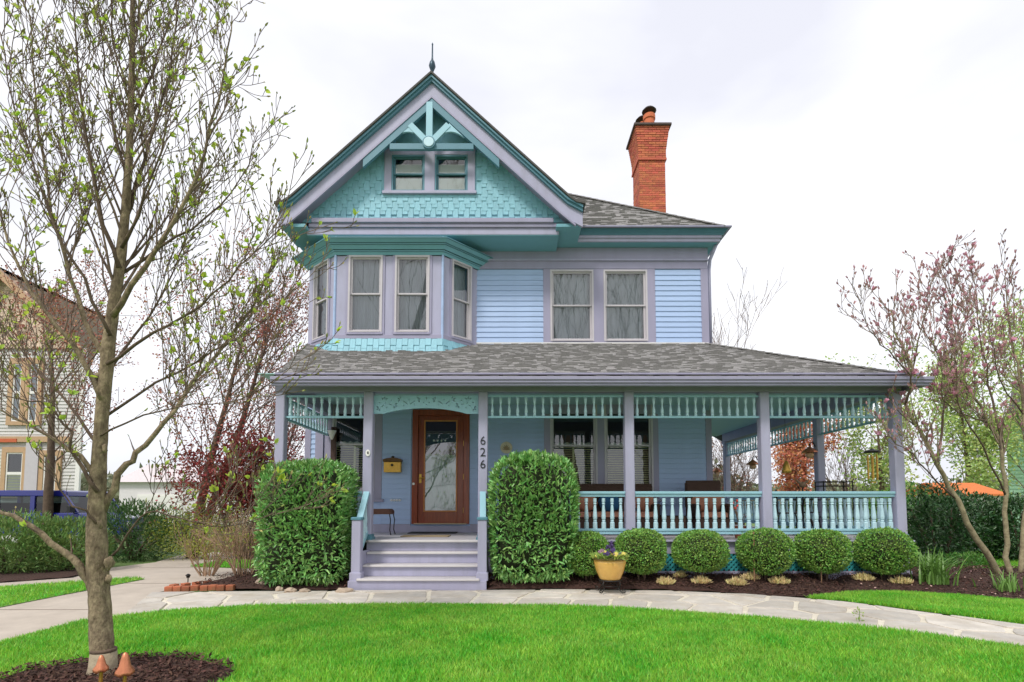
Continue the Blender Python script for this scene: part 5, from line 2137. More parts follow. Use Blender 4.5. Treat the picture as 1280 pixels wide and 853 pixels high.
for i, (px, r, lab) in enumerate(((733, .36, 'boxwood ball half hidden behind the yellow flower pot'), (801, .40, 'boxwood ball just right of the yellow flower pot'), (875, .425, 'boxwood ball below the railing between the third and second post from the right'),
                                 (957, .405, 'boxwood ball behind the thicker brown stake'), (1028, .385, 'boxwood ball behind the thin short stake'), (1105.5, .395, 'boxwood ball at the porch corner beside the green strap leaves'))):
    boxwood(px, lab, r, 8.72, i + 1, py=689 if i else 691)

# ------------------------------------------------------------------ flower pot on its iron stand
c = gnd(763, 741, .02)
c = Vector((c.x, c.y + .02, .02))
zp0, zp1 = at(763, 724, c.y).z, at(763, 697, c.y).z
kx = .30 / .30
POT = mat('yellow_glaze', lin(222, 176, 92), .3, var=.08, nscale=6, dirt=lin(190, 120, 50), dirt_scale=4, dirt_amt=.4, coat=.3)
t = thing('flower_pot', (c.x, c.y, zp0), 'glazed yellow flower pot with dark rim planted with pansies', 'flower pot')
ph_ = zp1 - zp0
mb = MB()
mb.lathe([(.155, 0), (.16, .01), (.215, ph_ * .4), (.245, ph_ * .75), (.25, ph_ * .93), (.235, ph_ * .93), (.2, ph_ * .6)], 28, (c.x, c.y, zp0))
mb.build('bowl', POT, t, smooth=True)
mb = MB()
prof = [(.245, ph_ * .93), (.275, ph_ * .935), (.28, ph_ * .99), (.265, ph_ * 1.0), (.24, ph_ * .99), (.235, ph_ * .9)]
mb.lathe(prof, 28, (c.x, c.y, zp0))
mb.build('rim', mat('dark_olive_glaze', lin(92, 82, 42), .35, var=.2, nscale=9), t)
MB().lathe([(.236, ph_ * .86), (.10, ph_ * .9)], 20, (c.x, c.y, zp0)).build('soil', MULCH, t)
PLEAF = mat('pansy_leaves', lin(150, 176, 84), .5, island=.2, hue=.03, trans=.25)
n = 260
ang = rng.uniform(0, 2 * math.pi, n)
rad = .27 * np.sqrt(rng.uniform(.05, 1, n))
P = np.column_stack([c.x + rad * np.cos(ang), c.y + rad * np.sin(ang), zp0 + ph_ * .92 + rng.uniform(0, .06, n)])
D = unit(np.column_stack([np.cos(ang), np.sin(ang), rng.uniform(.3, 1.6, n)]) + rng.normal(size=(n, 3)) * .3)
V, F = leaf_arrays(P, D, unit(rng.normal(size=(n, 3)) * .4 + np.array([0, -.4, 1])), rng.uniform(.05, .09, n), rng.uniform(.025, .045, n))
np_mesh('leaves', V, F, PLEAF, t, kind='stuff')
PET = [mat('purple_petals', lin(72, 52, 104), .6, var=.2), mat('yellow_petals', lin(226, 208, 110), .6, var=.1), mat('mauve_petals', lin(150, 118, 134), .6, var=.15)]
def pansy(p, r_, m, par, face):
    mb = MB()
    f = Vector(face).normalized()
    u = f.orthogonal().normalized()
    v = f.cross(u)
    for k in range(5):
        a = k * 2 * math.pi / 5 + .3
        cc = Vector(p) + (u * math.cos(a) + v * math.sin(a)) * r_ * .55
        ring_ = [cc + (u * math.cos(q) + v * math.sin(q)) * r_ * .55 + f * (.006 * math.sin(q * 2 + k) + k * .0015) for q in [j * math.pi / 4 for j in range(8)]]
        mb.add(ring_, [tuple(range(8))])
    return mb.build('bloom', m, par)
rr = random.Random(4)
for k in range(26):
    a = rr.uniform(0, 6.28)
    r_ = .24 * math.sqrt(rr.random())
    centre = r_ < .12
    m_ = PET[0] if centre and rr.random() < .7 else (PET[2] if r_ < .17 and rr.random() < .7 else (PET[1] if rr.random() < .75 else PET[0]))
    pz = zp0 + ph_ + .03 + (.14 * rr.random() if centre else .06 * rr.random())
    pansy((c.x + r_ * math.cos(a), c.y + r_ * math.sin(a), pz), rr.uniform(.024, .034), m_, t, (.4 * math.cos(a), -1, .5 + .3 * rr.random()))
# a tall purple spike
mb = MB()
for k in range(14):
    mb.blob((c.x - .01 + rr.uniform(-.05, .05), c.y + rr.uniform(-.04, .04), zp0 + ph_ + .08 + .012 * k), (.022, .022, .018), k, 6, 4, .2)
mb.build('flower_spike', PET[0], t)
# stand
t = thing('pot_stand', (c.x, c.y, .02), 'black wrought iron scroll stand under the yellow pot', 'plant stand')
mb = MB()
mb.tube([(c.x + .17 * math.cos(q), c.y + .17 * math.sin(q), zp0 - .012) for q in [k * math.pi / 10 for k in range(21)]], .010, 6)
mb.tube([(c.x + .12 * math.cos(q), c.y + .12 * math.sin(q), zp0 - .1) for q in [k * math.pi / 8 for k in range(17)]], .006, 5)
mb.build('ring', IRON, t)
for k in range(4):
    a = k * math.pi / 2 + .785
    ca, sa = math.cos(a), math.sin(a)
    pts = [(.16, zp0 - .015), (.19, zp0 - .06), (.15, zp0 - .12), (.17, .08), (.22, .036), (.265, .045), (.27, .075), (.245, .088), (.228, .075), (.235, .06)]
    MB().tube([(c.x + r_ * ca, c.y + r_ * sa, z) for r_, z in pts], .009, 6).build('leg', IRON, t)

# ------------------------------------------------------------------ perennials, strap leaves, stakes, stones
SED = mat('sedum_tips', lin(234, 216, 158), .7, island=.22, hue=.035, trans=.2)
def bedpt(px, py):
    # walk along the sight line until it meets the mounded bed
    y = 7.4
    while y < 9.3:
        p = at(px, py, y)
        if p.z <= bedz(p.x, p.y) + .004:
            break
        y += .01
    return Vector((p.x, p.y, bedz(p.x, p.y)))
def tuft(px, py, wpx, label, seed):
    p = bedpt(px, py)
    r_ = .8 * wpx / 2 / FPX * p.y
    n = 260
    ang = rng.uniform(0, 6.283, n)
    rad = r_ * np.sqrt(rng.uniform(0, 1, n))
    P = np.column_stack([p.x + rad * np.cos(ang), p.y + rad * .8 * np.sin(ang), np.full(n, p.z)])
    D = unit(np.column_stack([np.cos(ang) * rad / r_ * .5, np.sin(ang) * rad / r_ * .5, np.ones(n)]) + rng.normal(size=(n, 3)) * .28)
    V, F = leaf_arrays(P, D, rand_dirs(n), rng.uniform(.05, .15, n) * (1.15 - .55 * rad / r_), rng.uniform(.012, .024, n))
    o = np_mesh('sedum_tuft', V, F, SED)
    tag(o, label, 'plant', 'pale perennial tufts in the mulch bed')
for i, a in enumerate(((832, 730, 24, 'pale yellow perennial tuft nearest the flower pot'), (876, 729, 26, 'pale yellow tuft in front of the third boxwood ball'), (921, 731, 27, 'pale yellow tuft left of the brown stake'),
                       (974, 729, 27, 'pale yellow tuft between the two stakes'), (850, 722, 14, 'small brownish tuft behind the two pale tufts'), (938, 724, 24, 'flat pale tuft at the foot of the brown stake'),
                       (1079, 725, 26, 'pale tuft under the corner boxwood ball'), (1126, 729, 28, 'flat tan tuft beside the strap leaves'))):
    tuft(*a, i)
STRAP = mat('strap_leaves', lin(104, 150, 70), .45, island=.25, hue=.03, trans=.25)
def strap_clump(px, py, label, n, ln, spread, group=None):
    p = bedpt(px, py)
    t = thing('strap_leaf_clump', p, label, 'plant', group)
    rr = random.Random(int(px))
    for k in range(n):
        a = rr.uniform(0, 6.28)
        L_ = ln * rr.uniform(.55, 1.1)
        sp = spread * rr.uniform(.2, 1)
        ca, sa = math.cos(a), math.sin(a)
        b = Vector((p.x + rr.gauss(0, .11), p.y + rr.gauss(0, .09), p.z))
        wv = Vector((-sa, ca, 0)) * .012
        mb = MB()
        vs = []
        for j in range(6):
            u = j / 5
            q = b + Vector((ca, sa, 0)) * sp * L_ * u ** 1.8 + Vector((0, 0, L_ * (u - .38 * sp * u ** 3)))
            ww = wv * (1 - u ** 2.5 * .95)
            vs += [q - ww, q + ww]
        mb.add(vs, [(2 * j, 2 * j + 1, 2 * j + 3, 2 * j + 2) for j in range(5)])
        mb.build('leaf', STRAP, t)
strap_clump(1168, 729, 'large clump of arching green strap leaves at the porch corner', 130, .66, 1.1)
strap_clump(1256, 738, 'smaller clump of upright green strap leaves at the foot of the magnolia', 40, .36, .7)
p = bedpt(943, 728)
WOODST = mat('stake_wood', lin(150, 116, 86), .8, var=.2)
mb = MB()
mb.tube([(p.x, p.y, 0), (p.x + .01, p.y, at(942, 665, p.y).z)], .012, 6)
tag(mb.build('garden_stake', WOODST), 'tall brown wooden garden stake in front of a boxwood ball', 'stake', 'stakes in the mulch bed')
p = bedpt(1027, 729)
mb = MB()
mb.tube([(p.x, p.y, 0), (p.x, p.y, at(1027, 688, p.y).z)], .007, 6)
tag(mb.build('garden_stake', WOODST), 'thin short garden stake in front of a boxwood ball', 'stake', 'stakes in the mulch bed')
# weed seedling in the path
p = gnd(1074, 777, .02)
n = 26
P = np.column_stack([rng.normal(p.x, .03, n), rng.normal(p.y, .02, n), rng.uniform(.02, .16, n)])
V, F = quad_arrays(P, unit(rand_dirs(n) + np.array([0, 0, .4])), rand_dirs(n), rng.uniform(.025, .045, n), rng.uniform(.014, .022, n))
t = thing('weed_seedling', (p.x, p.y, .02), 'small green weed growing in a joint of the flagstone path', 'weed')
np_mesh('leaves', V, F, PLEAF, t)
MB().tube([(p.x, p.y, 0), (p.x + .01, p.y, .17)], .003, 4).build('stem', STRAP, t)

STONE = mat('pale_rock', lin(176, 158, 138), .9, var=.15, objvar=.12, nscale=6, bump=.6, bscale=25)
def rock(px, py, wpx, hpx, label, seed, group='loose stones at the bed edge'):
    p = gnd(px, py, .02)
    k = p.y / FPX
    mb = MB()
    mb.blob((p.x, p.y, hpx * k * .4), (wpx * k / 2, wpx * k / 2 * .7, hpx * k * .62), seed, 10, 7, .22)
    tag(mb.build('rock', STONE, smooth=False), label, 'rock', group)
rock(331, 733.5, 23, 11, 'large tan rock in the left mulch bed beside the shrub', 1)
rock(349, 738.5, 10, 6, 'small tan stone at the left foot of the laurel bush', 2)
rock(363, 739.5, 16, 6, 'flat tan stone second from the large rock', 3)
rock(380, 739.5, 15, 5, 'flat grey stone third from the large rock', 4)
rock(430, 739.5, 22, 6, 'flat pale stone next to the steps', 5)
rock(352, 731, 12, 5, 'small stone half under the left laurel bush', 6)
rock(196, 852.5, 13, 6, 'pale round stone in the mulch right of the copper mushrooms', 7, 'stones in the tree ring')
rock(174, 851.5, 9, 4, 'small brown stone just right of the larger copper mushroom', 8, 'stones in the tree ring')

# brick edging of the left bed
EDGE = thing('brick_edging', (gnd(247, 739, 0).x, gnd(247, 739, 0).y, 0), 'single row of weathered orange bricks edging the left bed', 'edging')
BRK = mat('edging_brick', lin(188, 104, 72), .9, col2=lin(150, 96, 70), objvar=.25, nscale=10, bump=.6, bscale=50, dirt=lin(120, 110, 70), dirt_scale=3, dirt_amt=.4)
e0, e1 = gnd(206, 739.5), gnd(293, 737.5)
n = 8
bl_ = (e1 - e0).length / n
me = MB().cbox(-bl_ / 2 + .006, bl_ / 2 - .006, -.05, .05, 0, .085, .007).mesh('brick', BRK)
yaw = math.atan2(e1.y - e0.y, e1.x - e0.x)
for i in range(n):
    p = e0.lerp(e1, (i + .5) / n)
    inst(me, 'brick', EDGE, (p.x, p.y + random.uniform(-.012, .012), random.uniform(-.006, .006)), rot=(0, 0, yaw + random.uniform(-.05, .05)))
for i in range(4):
    p = e0 + Vector((.02 - .16 * 0, .1 + bl_ * (i + .5), 0))
    inst(me, 'brick', EDGE, (p.x + .3 * i * .35, p.y + .03, 0), rot=(0, 0, 1.25 + random.uniform(-.05, .05)))
# path light
p = gnd(225, 737, 0)
t = thing('path_light', (p.x, p.y + .2, 0), 'small black garden path light behind the brick edging', 'garden light')
MB().tube([(p.x, p.y + .2, 0), (p.x, p.y + .2, .16)], .008, 6).build('stake', IRON, t)
MB().lathe([(.025, .16), (.03, .19), (.045, .2), (.012, .225)], 10, (p.x, p.y + .2, 0)).build('lamp_head', IRON, t)

# copper mushrooms
def mushroom(px, py_top, wpx, py_bot, Y, label):
    top = at(px, py_top, Y)
    zb_ = at(px, py_bot, Y).z
    r_ = .8 * wpx / 2 / FPX * Y
    t = thing('copper_mushroom', (top.x, Y, .04), label, 'garden ornament', 'copper mushrooms at the foot of the tree')
    H_ = top.z - zb_
    prof = [(r_ * .2, H_ * .1), (r_ * .85, -.004), (r_, .002), (r_ * .96, .02), (r_ * .62, H_ * .38), (r_ * .45, H_ * .72), (r_ * .28, H_ * .93), (.004, H_)]
    mb = MB()
    n = 18
    base = 0
    rr = random.Random(int(px))
    for rad_, z in prof:
        for k in range(n):
            a = 2 * math.pi * k / n
            q = 1 + (.06 * math.sin(5 * a) if z < .05 else .02 * math.sin(7 * a))
            mb.v.append((top.x + rad_ * q * math.cos(a), Y + rad_ * q * math.sin(a), zb_ + z + (.008 * math.sin(5 * a) if z < .05 else 0)))
    for i in range(len(prof) - 1):
        for k in range(n):
            j = (k + 1) % n
            mb.f.append((i * n + k, i * n + j, (i + 1) * n + j, (i + 1) * n + k))
    mb.build('cap', COPPER, t, smooth=True)
    MB().tube([(top.x, Y, .0), (top.x + .004, Y, zb_ + .03)], [.014, .011], 8).build('stem', BRASS, t)
mushroom(127, 819, 20, 839, 3.80, 'smaller copper mushroom in front of the pale trunk base')
mushroom(157, 815.5, 25, 843, 3.78, 'larger copper mushroom right of the trunk base')

# ------------------------------------------------------------------ trees
class Grow:
    def __init__(s, seed):
        s.r = random.Random(seed)
        s.segs = []          # (points, radii)
        s.tips = []          # (point, direction)
        s.nodes = []         # points along twigs
    def rv(s):
        return Vector((s.r.gauss(0, 1), s.r.gauss(0, 1), s.r.gauss(0, 1)))
    def branch(s, p, d, L_, r_, level, maxl, up=.12, kink=.10, kids=4, spread=.7, ratio=.55, t0=.2, rmin=.0025):
        n = 5 if level < maxl else 4
        pts, rad = [Vector(p)], [r_]
        d = Vector(d).normalized()
        dirs = [d]
        for i in range(n):
            d = (d + s.rv() * kink + Vector((0, 0, up))).normalized()
            pts.append(pts[-1] + d * L_ / n)
            rad.append(max(rmin, r_ * (1 - .72 * (i + 1) / n)))
            dirs.append(d)
        s.segs.append((pts, rad, level))
        s.tips.append((pts[-1], d, level))
        for a in pts[1:]:
            s.nodes.append(a)
        if level < maxl:
            for k in range(kids):
                t = t0 + (1 - t0) * (k + s.r.random()) / kids
                f = t * n
                i = min(n - 1, int(f))
                q = pts[i].lerp(pts[i + 1], f - i)
                dd = dirs[i + 1]
                side = dd.cross(s.rv()).normalized()
                nd = (dd * math.cos(spread) + side * math.sin(spread) * s.r.uniform(.7, 1.2)).normalized()
                s.branch(q, nd, L_ * ratio * s.r.uniform(.6, 1.25) * (1.15 - .45 * t), max(rmin, rad[i] * .62), level + 1, maxl, up, kink, max(2, kids - 1), spread, ratio, t0, rmin)
    def along(s, pts, rad, step, Lr, level, maxl, start=.25, lift=.5, out=.8, kids=3, ratio=.5, up=.12, rk=.4, spread=.6, rmin=.0025, kink=.10):
        """twigs all along a hand-placed limb"""
        tot = sum((b - a).length for a, b in zip(pts, pts[1:]))
        x = tot * start
        while x < tot:
            y, i = x, 0
            while i < len(pts) - 2 and y > (pts[i + 1] - pts[i]).length:
                y -= (pts[i + 1] - pts[i]).length
                i += 1
            L0 = (pts[i + 1] - pts[i]).length
            q = pts[i].lerp(pts[i + 1], min(1, y / L0))
            tdir = (pts[i + 1] - pts[i]).normalized()
            side = tdir.cross(s.rv()).normalized()
            d = (tdir * .75 + side * out + Vector((0, 0, lift))).normalized()
            rr_ = rad[i] + (rad[i + 1] - rad[i]) * min(1, y / L0)
            s.branch(q, d, s.r.uniform(*Lr), max(rmin, min(rr_ * rk, .02)), level, maxl, up, kink, kids, spread, ratio, .2, rmin)
            x += step * s.r.uniform(.6, 1.4)
    def mesh(s, mb, sides=(6, 5, 4, 3), levels=None):
        for pts, rad, lv in s.segs:
            if levels is not None and lv not in levels:
                continue
            mb.tube(pts, rad, sides[min(lv, len(sides) - 1)], cap=False)
        return mb
def smooth_poly(pts, n=4):
    """Catmull-Rom through the points"""
    out = []
    P = [pts[0]] + list(pts) + [pts[-1]]
    for i in range(1, len(P) - 2):
        a, b, c, d = P[i - 1], P[i], P[i + 1], P[i + 2]
        for k in range(n):
            t = k / n
            out.append(.5 * ((2 * b) + (c - a) * t + (2 * a - 5 * b + 4 * c - d) * t * t + (3 * b - a - 3 * c + d) * t ** 3))
    out.append(pts[-1])
    return out
def wob(pts, amp, r):
    return [p + Vector((r.gauss(0, amp), r.gauss(0, amp), r.gauss(0, amp))) if 0 < i < len(pts) - 1 else p for i, p in enumerate(pts)]

# -- the young magnolia in the lawn
def left_tree():
    Y = TREE.y
    t = thing('magnolia_tree', (TREE.x, TREE.y, 0), 'young grey barked tree opening its first light green leaves in the lawn', 'tree')
    g = Grow(21)
    tr = [Vector((TREE.x, Y, -.02))] + [at(px, py, Y) for px, py in ((127, 800), (124, 740), (121, 680), (121, 640), (126, 540), (134, 450), (141, 390), (150, 330), (157, 260), (162, 180), (165, 80), (166, 0))] + [Vector((at(168, 0, Y).x, Y, 5.9)), Vector((at(172, 0, Y).x, Y, 6.6))]
    rd = [.105, .092, .086, .088, .070, .060, .057, .051, .045, .038, .031, .025, .020, .014, .006]
    pts = smooth_poly(tr, 4)
    rads = np.interp(np.linspace(0, len(rd) - 1, len(pts)), range(len(rd)), rd)
    rj = random.Random(2)
    rads = [.84 * r_ * (1 + rj.uniform(-.035, .045)) for r_ in rads]
    pts2 = smooth_poly(pts, 4)
    rad2 = np.interp(np.linspace(0, len(pts) - 1, len(pts2)), range(len(pts)), rads)
    mb = MB().tube(pts2, list(rad2), 28)
    for i in range(len(mb.v)):
        p_ = Vector(mb.v[i])
        ring_i = min(i // 28, len(pts2) - 1)
        c_ = pts2[ring_i]
        q_ = Vector((p_.x * 14, p_.y * 14, p_.z * 5))
        k_ = 1 + .075 * mnoise.noise(q_) + .05 * mnoise.noise(q_ * 3.1)
        mb.v[i] = tuple(c_ + (p_ - c_) * k_)
    mb.build('trunk', BARK, t, smooth=True)
    g.along(pts, rads, .10, (.5, 1.2), 1, 3, start=.45, lift=.7, out=.8, kids=4, up=.14, rk=.3, rmin=.0028, ratio=.5)
    # pale foot of the trunk with its dark ring
    z0 = at(128, 815, Y).z
    mb = MB()
    mb.lathe([(.128, 0), (.106, .04), (.095, z0 * .45), (.088, z0)], 18, (TREE.x, Y, 0))
    mb.build('trunk_foot', BARK_PALE, t, smooth=True)
    mb = MB()
    mb.lathe([(.084, z0 + .002), (.0905, z0 + .008), (.089, z0 + .022), (.082, z0 + .028)], 18, (TREE.x - .002, Y, 0))
    mb.build('bark_ring', BARK_DARK, t, smooth=True)
    # knots
    mb = MB()
    for px, py, r_ in ((141, 704, .05), (118, 730, .045), (140, 725, .03), (122, 655, .03), (133, 560, .03), (120, 470, .03)):
        p = at(px, py, Y - .05)
        p = p.lerp(Vector((at(128 if py > 600 else 127, py, Y).x, Y, p.z)), .35)
        MB().blob(p, (r_ * .72, r_ * .7, r_ * 1.1), px, 9, 6, .25).build('knot', BARK, t, smooth=True)
    L = [
        ([(120, 742, 0), (104, 716, -.03), (80, 690, -.08), (40, 660, -.14), (0, 638, -.18), (-50, 618, -.25), (-110, 560, -.3)], .05, .6),
        ([(128, 640, .02), (150, 592, .05), (172, 566, .1), (205, 530, .16), (240, 480, .24), (285, 425, .3), (325, 365, .33), (345, 310, .35)], .042, .35),
        ([(120, 600, -.02), (100, 570, -.05), (60, 545, -.1), (20, 522, -.14), (-40, 500, -.2)], .032, .35),
        ([(122, 615, -.05), (92, 570, -.12), (86, 540, -.16), (60, 505, -.2), (30, 498, -.24), (0, 470, -.28)], .022, .4),
        ([(140, 695, .0), (160, 668, -.06), (184, 640, -.1), (225, 648, -.14), (262, 656, -.18), (310, 655, -.2), (345, 640, -.2)], .013, .3),
        ([(120, 655, -.05), (108, 640, -.1), (85, 625, -.15), (70, 605, -.2), (66, 590, -.22)], .014, .6),
        ([(128, 500, -.03), (105, 455, -.08), (70, 405, -.15), (30, 350, -.2), (5, 280, -.22), (-15, 200, -.24)], .034, .25),
        ([(134, 455, .04), (108, 400, .08), (80, 320, .14), (58, 230, .2), (45, 120, .24), (38, 20, .26)], .032, .25),
        ([(141, 395, -.04), (182, 335, -.1), (222, 270, -.16), (258, 190, -.2), (280, 95, -.24), (290, 20, -.26)], .032, .25),
        ([(148, 345, .03), (200, 308, .08), (258, 272, .14), (300, 225, .2), (322, 170, .22)], .02, .25),
        ([(156, 275, .04), (180, 205, .1), (204, 120, .15), (220, 30, .18), (226, -50, .2)], .024, .2),
        ([(149, 335, -.03), (122, 250, -.08), (106, 160, -.12), (95, 60, -.15), (90, -40, -.18)], .026, .2),
        ([(160, 230, .02), (140, 150, .05), (128, 70, .1), (122, -30, .12)], .02, .2),
        ([(134, 455, -.05), (190, 418, -.15), (250, 382, -.22), (300, 335, -.28), (352, 285, -.3)], .02, .3),
        ([(126, 525, .05), (195, 478, .12), (270, 440, .2), (335, 398, .25), (368, 360, .26)], .018, .3),
        ([(126, 545, -.06), (180, 520, -.18), (240, 505, -.3), (300, 500, -.36), (350, 470, -.4)], .012, .3),
        ([(138, 420, -.06), (105, 350, -.2), (60, 260, -.3), (20, 140, -.36), (0, 40, -.4)], .02, .25),
        ([(152, 310, -.05), (185, 240, -.2), (210, 160, -.3), (235, 60, -.36)], .018, .25),
        ([(163, 150, .0), (190, 90, .05), (215, 20, .1), (235, -50, .12)], .016, .2),
        ([(164, 130, .0), (145, 70, -.05), (138, 10, -.1), (135, -60, -.12)], .014, .2),
        ([(125, 560, .08), (80, 500, .25), (30, 440, .38), (-20, 380, .45)], .02, .3),
        ([(132, 470, .08), (170, 420, .28), (215, 340, .42), (250, 250, .5)], .02, .3),
        ([(145, 360, .06), (115, 290, .25), (85, 190, .38), (70, 90, .45)], .018, .3),
    ]
    for k, (pl, r0, st) in enumerate(L):
        pp = [at(a, b, Y + c) for a, b, c in pl]
        pp = wob(smooth_poly(pp, 3), .008, g.r)
        rr_ = [max(.004, .76 * r0 * (1 - .85 * (i / (len(pp) - 1)) ** .8)) for i in range(len(pp))]
        o = MB().tube(pp, rr_, 8, cap=True).build('limb', BARK if r0 > .03 else BARK_DARK, t, smooth=True)
        g.along(pp, rr_, .068, (.28, .7), 1, 3, start=st, lift=.55, out=.7, kids=3, up=.12, rk=.45, rmin=.0028, ratio=.5)
        # spur twigs hug the limb
        g.along(pp, rr_, .2, (.08, .2), 2, 2, start=.2, lift=.4, out=.9, kids=2, rk=.4, rmin=.0022)
    mb = MB()
    g.mesh(mb, sides=(5, 4, 3, 3))
    mb.build('twigs', TWIG, t, smooth=True, kind='stuff')
    # buds at every tip, leaves at some
    tips = [(p, d) for p, d, l_ in g.tips]
    g.r.shuffle(tips)
    k = len(tips)
    P = np.array([p for p, d in tips])
    D = np.array([d for p, d in tips])
    V, F = leaf_arrays(P - D * .004, D, rand_dirs(k), rng.uniform(.022, .05, k), .015)
    V2, F2 = leaf_arrays(P - D * .004, D, np.cross(unit(D), rand_dirs(k)) + 1e-3, rng.uniform(.018, .042, k), .011)
    np_mesh('buds', np.concatenate([V, V2]), np.concatenate([F, F2 + len(V)]), BUD, t, kind='stuff')
    var = []
    for q in range(3):
        V, F = leaf_arrays(np.array([[0., 0, 0]]), np.array([[1., 0, 0]]), np.array([[0, 0, 1.]]), .074, .040 + .006 * q, .05 + .12 * q)
        mb = MB()
        mb.add([tuple(v) for v in V], [tuple(f) for f in F])
        var.append(mb.mesh('leaf', LEAF_YG))
    cnt = 0
    rest = []
    for p, d in tips:
        sx_ = 640 + FPX * p.x / p.y
        if g.r.random() > .15:
            continue
        for q in range(g.r.choice((2, 3, 3, 4))):
            dd = (Vector(d) + g.rv() * .6).normalized()
            nn = (Vector((0, -.5, .7)) + g.rv() * .5).normalized()
            s = g.r.uniform(.4, .95)
            if cnt < 300 and -.2 < sx_ < 420:
                inst(var[g.r.randrange(3)], 'leaf', t, p, rot=orient(dd, nn), scale=(s, s, s))
                cnt += 1
            else:
                rest.append((p, dd, nn, .066 * s))
    if rest:
        V, F = leaf_arrays(np.array([a[0] for a in rest]), np.array([a[1] for a in rest]), np.array([a[2] for a in rest]), np.array([a[3] for a in rest]), np.array([a[3] for a in rest]) * .6)
        np_mesh('leaves', V, F, LEAF_YG_S, t, kind='stuff')
left_tree()

# -- the pink magnolia by the porch corner
PINK = mat('pink_petals', lin(228, 170, 190), .55, island=.2, hue=.02, trans=.3)
PINKD = mat('dark_pink_buds', lin(188, 144, 146), .6, island=.35, hue=.03, trans=.1)
SPRIG = mat('sprig_leaves', lin(150, 168, 84), .55, island=.25, hue=.03, trans=.3)
def pink_magnolia():
    Y = 9.5
    b = gnd(1256, 722, .1)
    Y = b.y
    t = thing('pink_magnolia', (b.x, b.y, .05), 'multi-stemmed magnolia with dark pink buds and open pink blossoms by the porch corner', 'tree')
    g = Grow(33)
    L = [
        ([(1252, 724, 0), (1238, 700, -.05), (1215, 665, -.1), (1196, 625, -.15), (1172, 580, -.25), (1150, 540, -.35), (1132, 505, -.45), (1118, 470, -.5), (1100, 420, -.55), (1088, 370, -.6)], .085, .45),
        ([(1262, 724, .05), (1258, 680, .08), (1257, 620, .1), (1253, 570, .1), (1238, 530, .05), (1215, 495, .0), (1190, 455, -.05), (1170, 410, -.1), (1155, 350, -.1)], .065, .4),
        ([(1275, 722, .1), (1280, 660, .15), (1284, 590, .2), (1280, 520, .25), (1270, 450, .3), (1262, 390, .3), (1256, 320, .3)], .06, .4),
        ([(1172, 582, -.25), (1180, 520, -.15), (1192, 450, -.1), (1190, 380, -.05), (1180, 315, 0)], .034, .25),
        ([(1254, 565, .1), (1240, 500, .3), (1228, 430, .4), (1220, 360, .45), (1216, 300, .45)], .034, .3),
        ([(1196, 625, -.15), (1160, 590, -.4), (1130, 560, -.6), (1105, 545, -.75)], .025, .3),
        ([(1132, 505, -.45), (1112, 470, -.7), (1085, 430, -.9), (1062, 400, -1.0), (1050, 370, -1.05)], .024, .25),
        ([(1118, 470, -.5), (1122, 420, -.3), (1130, 370, -.25), (1138, 320, -.2)], .022, .25),
        ([(1284, 590, .2), (1310, 520, .1), (1320, 440, .0), (1310, 350, 0)], .03, .3),
        ([(1238, 530, .05), (1210, 520, -.3), (1180, 500, -.5), (1150, 450, -.7), (1125, 390, -.8)], .022, .3),
        ([(1257, 620, .1), (1230, 560, -.2), (1205, 520, -.4), (1195, 470, -.5), (1205, 400, -.5), (1210, 340, -.5)], .024, .35),
        ([(1280, 520, .25), (1250, 470, .0), (1240, 410, -.2), (1240, 350, -.25)], .02, .3),
    ]
    for k, (pl, r0, st) in enumerate(L):
        pp = [at(a + (25 if b_ < 480 and a < 1180 else 0), b_ if b_ > 480 else 480 - (480 - b_) * .84, Y + c) for a, b_, c in pl]
        pp = wob(smooth_poly(pp, 3), .015, g.r)
        rr_ = [max(.006, .74 * r0 * (1 - .85 * (i / (len(pp) - 1)) ** .75)) for i in range(len(pp))]
        MB().tube(pp, rr_, 9).build('trunk' if k < 3 else 'limb', BARK_OLIVE if k < 3 else BARK_DARK, t, smooth=True)
        g.along(pp, rr_, .115, (.3, .8), 1, 3, start=st, lift=.5, out=.75, kids=3, up=.12, rk=.5, rmin=.0045, ratio=.48)
    mb = MB()
    g.mesh(mb, sides=(5, 4, 3, 3))
    mb.build('twigs', mat('grey_brown_twigs', lin(146, 126, 112), .9, var=.2, island=.2), t, smooth=True, kind='stuff')
    tips = [(p, d) for p, d, l_ in g.tips]
    g.r.shuffle(tips)
    bt = tips[:int(len(tips) * .7)]
    k = len(bt)
    P = np.array([p for p, d in bt])
    D = unit(np.array([d for p, d in bt]) + np.array([0, 0, .3]))
    Vs, Fs, off = [], [], 0
    for q in range(3):
        V, F = leaf_arrays(P, unit(D + rng.normal(size=D.shape) * .12), rand_dirs(k), rng.uniform(.04, .085, k), rng.uniform(.022, .035, k))
        Vs.append(V); Fs.append(F + off); off += len(V)
    np_mesh('buds', np.concatenate(Vs), np.concatenate(Fs), PINKD, t, kind='stuff')
    # open blossoms, each a cup of six petals
    meshes = []
    for v in range(3):
        n = 7
        an = np.arange(n) * 2 * math.pi / n
        D0 = np.column_stack([np.cos(an) * (.5 + .25 * v), np.sin(an) * (.5 + .25 * v), np.ones(n)])
        V, F = leaf_arrays(np.zeros((n, 3)), D0, np.column_stack([-np.cos(an), -np.sin(an), np.full(n, .6)]), .085, .046, -.1)
        mb = MB()
        mb.add([tuple(a) for a in V], [tuple(f) for f in F])
        meshes.append(mb.mesh('blossom', PINK))
    for p, d in sorted(tips[:500], key=lambda q: abs(q[0].z - 3.4))[:60] + tips[500:640]:
        s = g.r.uniform(.6, 1.15)
        inst(meshes[g.r.randrange(3)], 'blossom', t, p, rot=orient(Vector(d).orthogonal(), d), scale=(s, s, s))
    # young leaves low in the crown
    low = np.array([p for p in g.nodes if p.z < 4.1])
    pick = low[rng.integers(0, len(low), 900)]
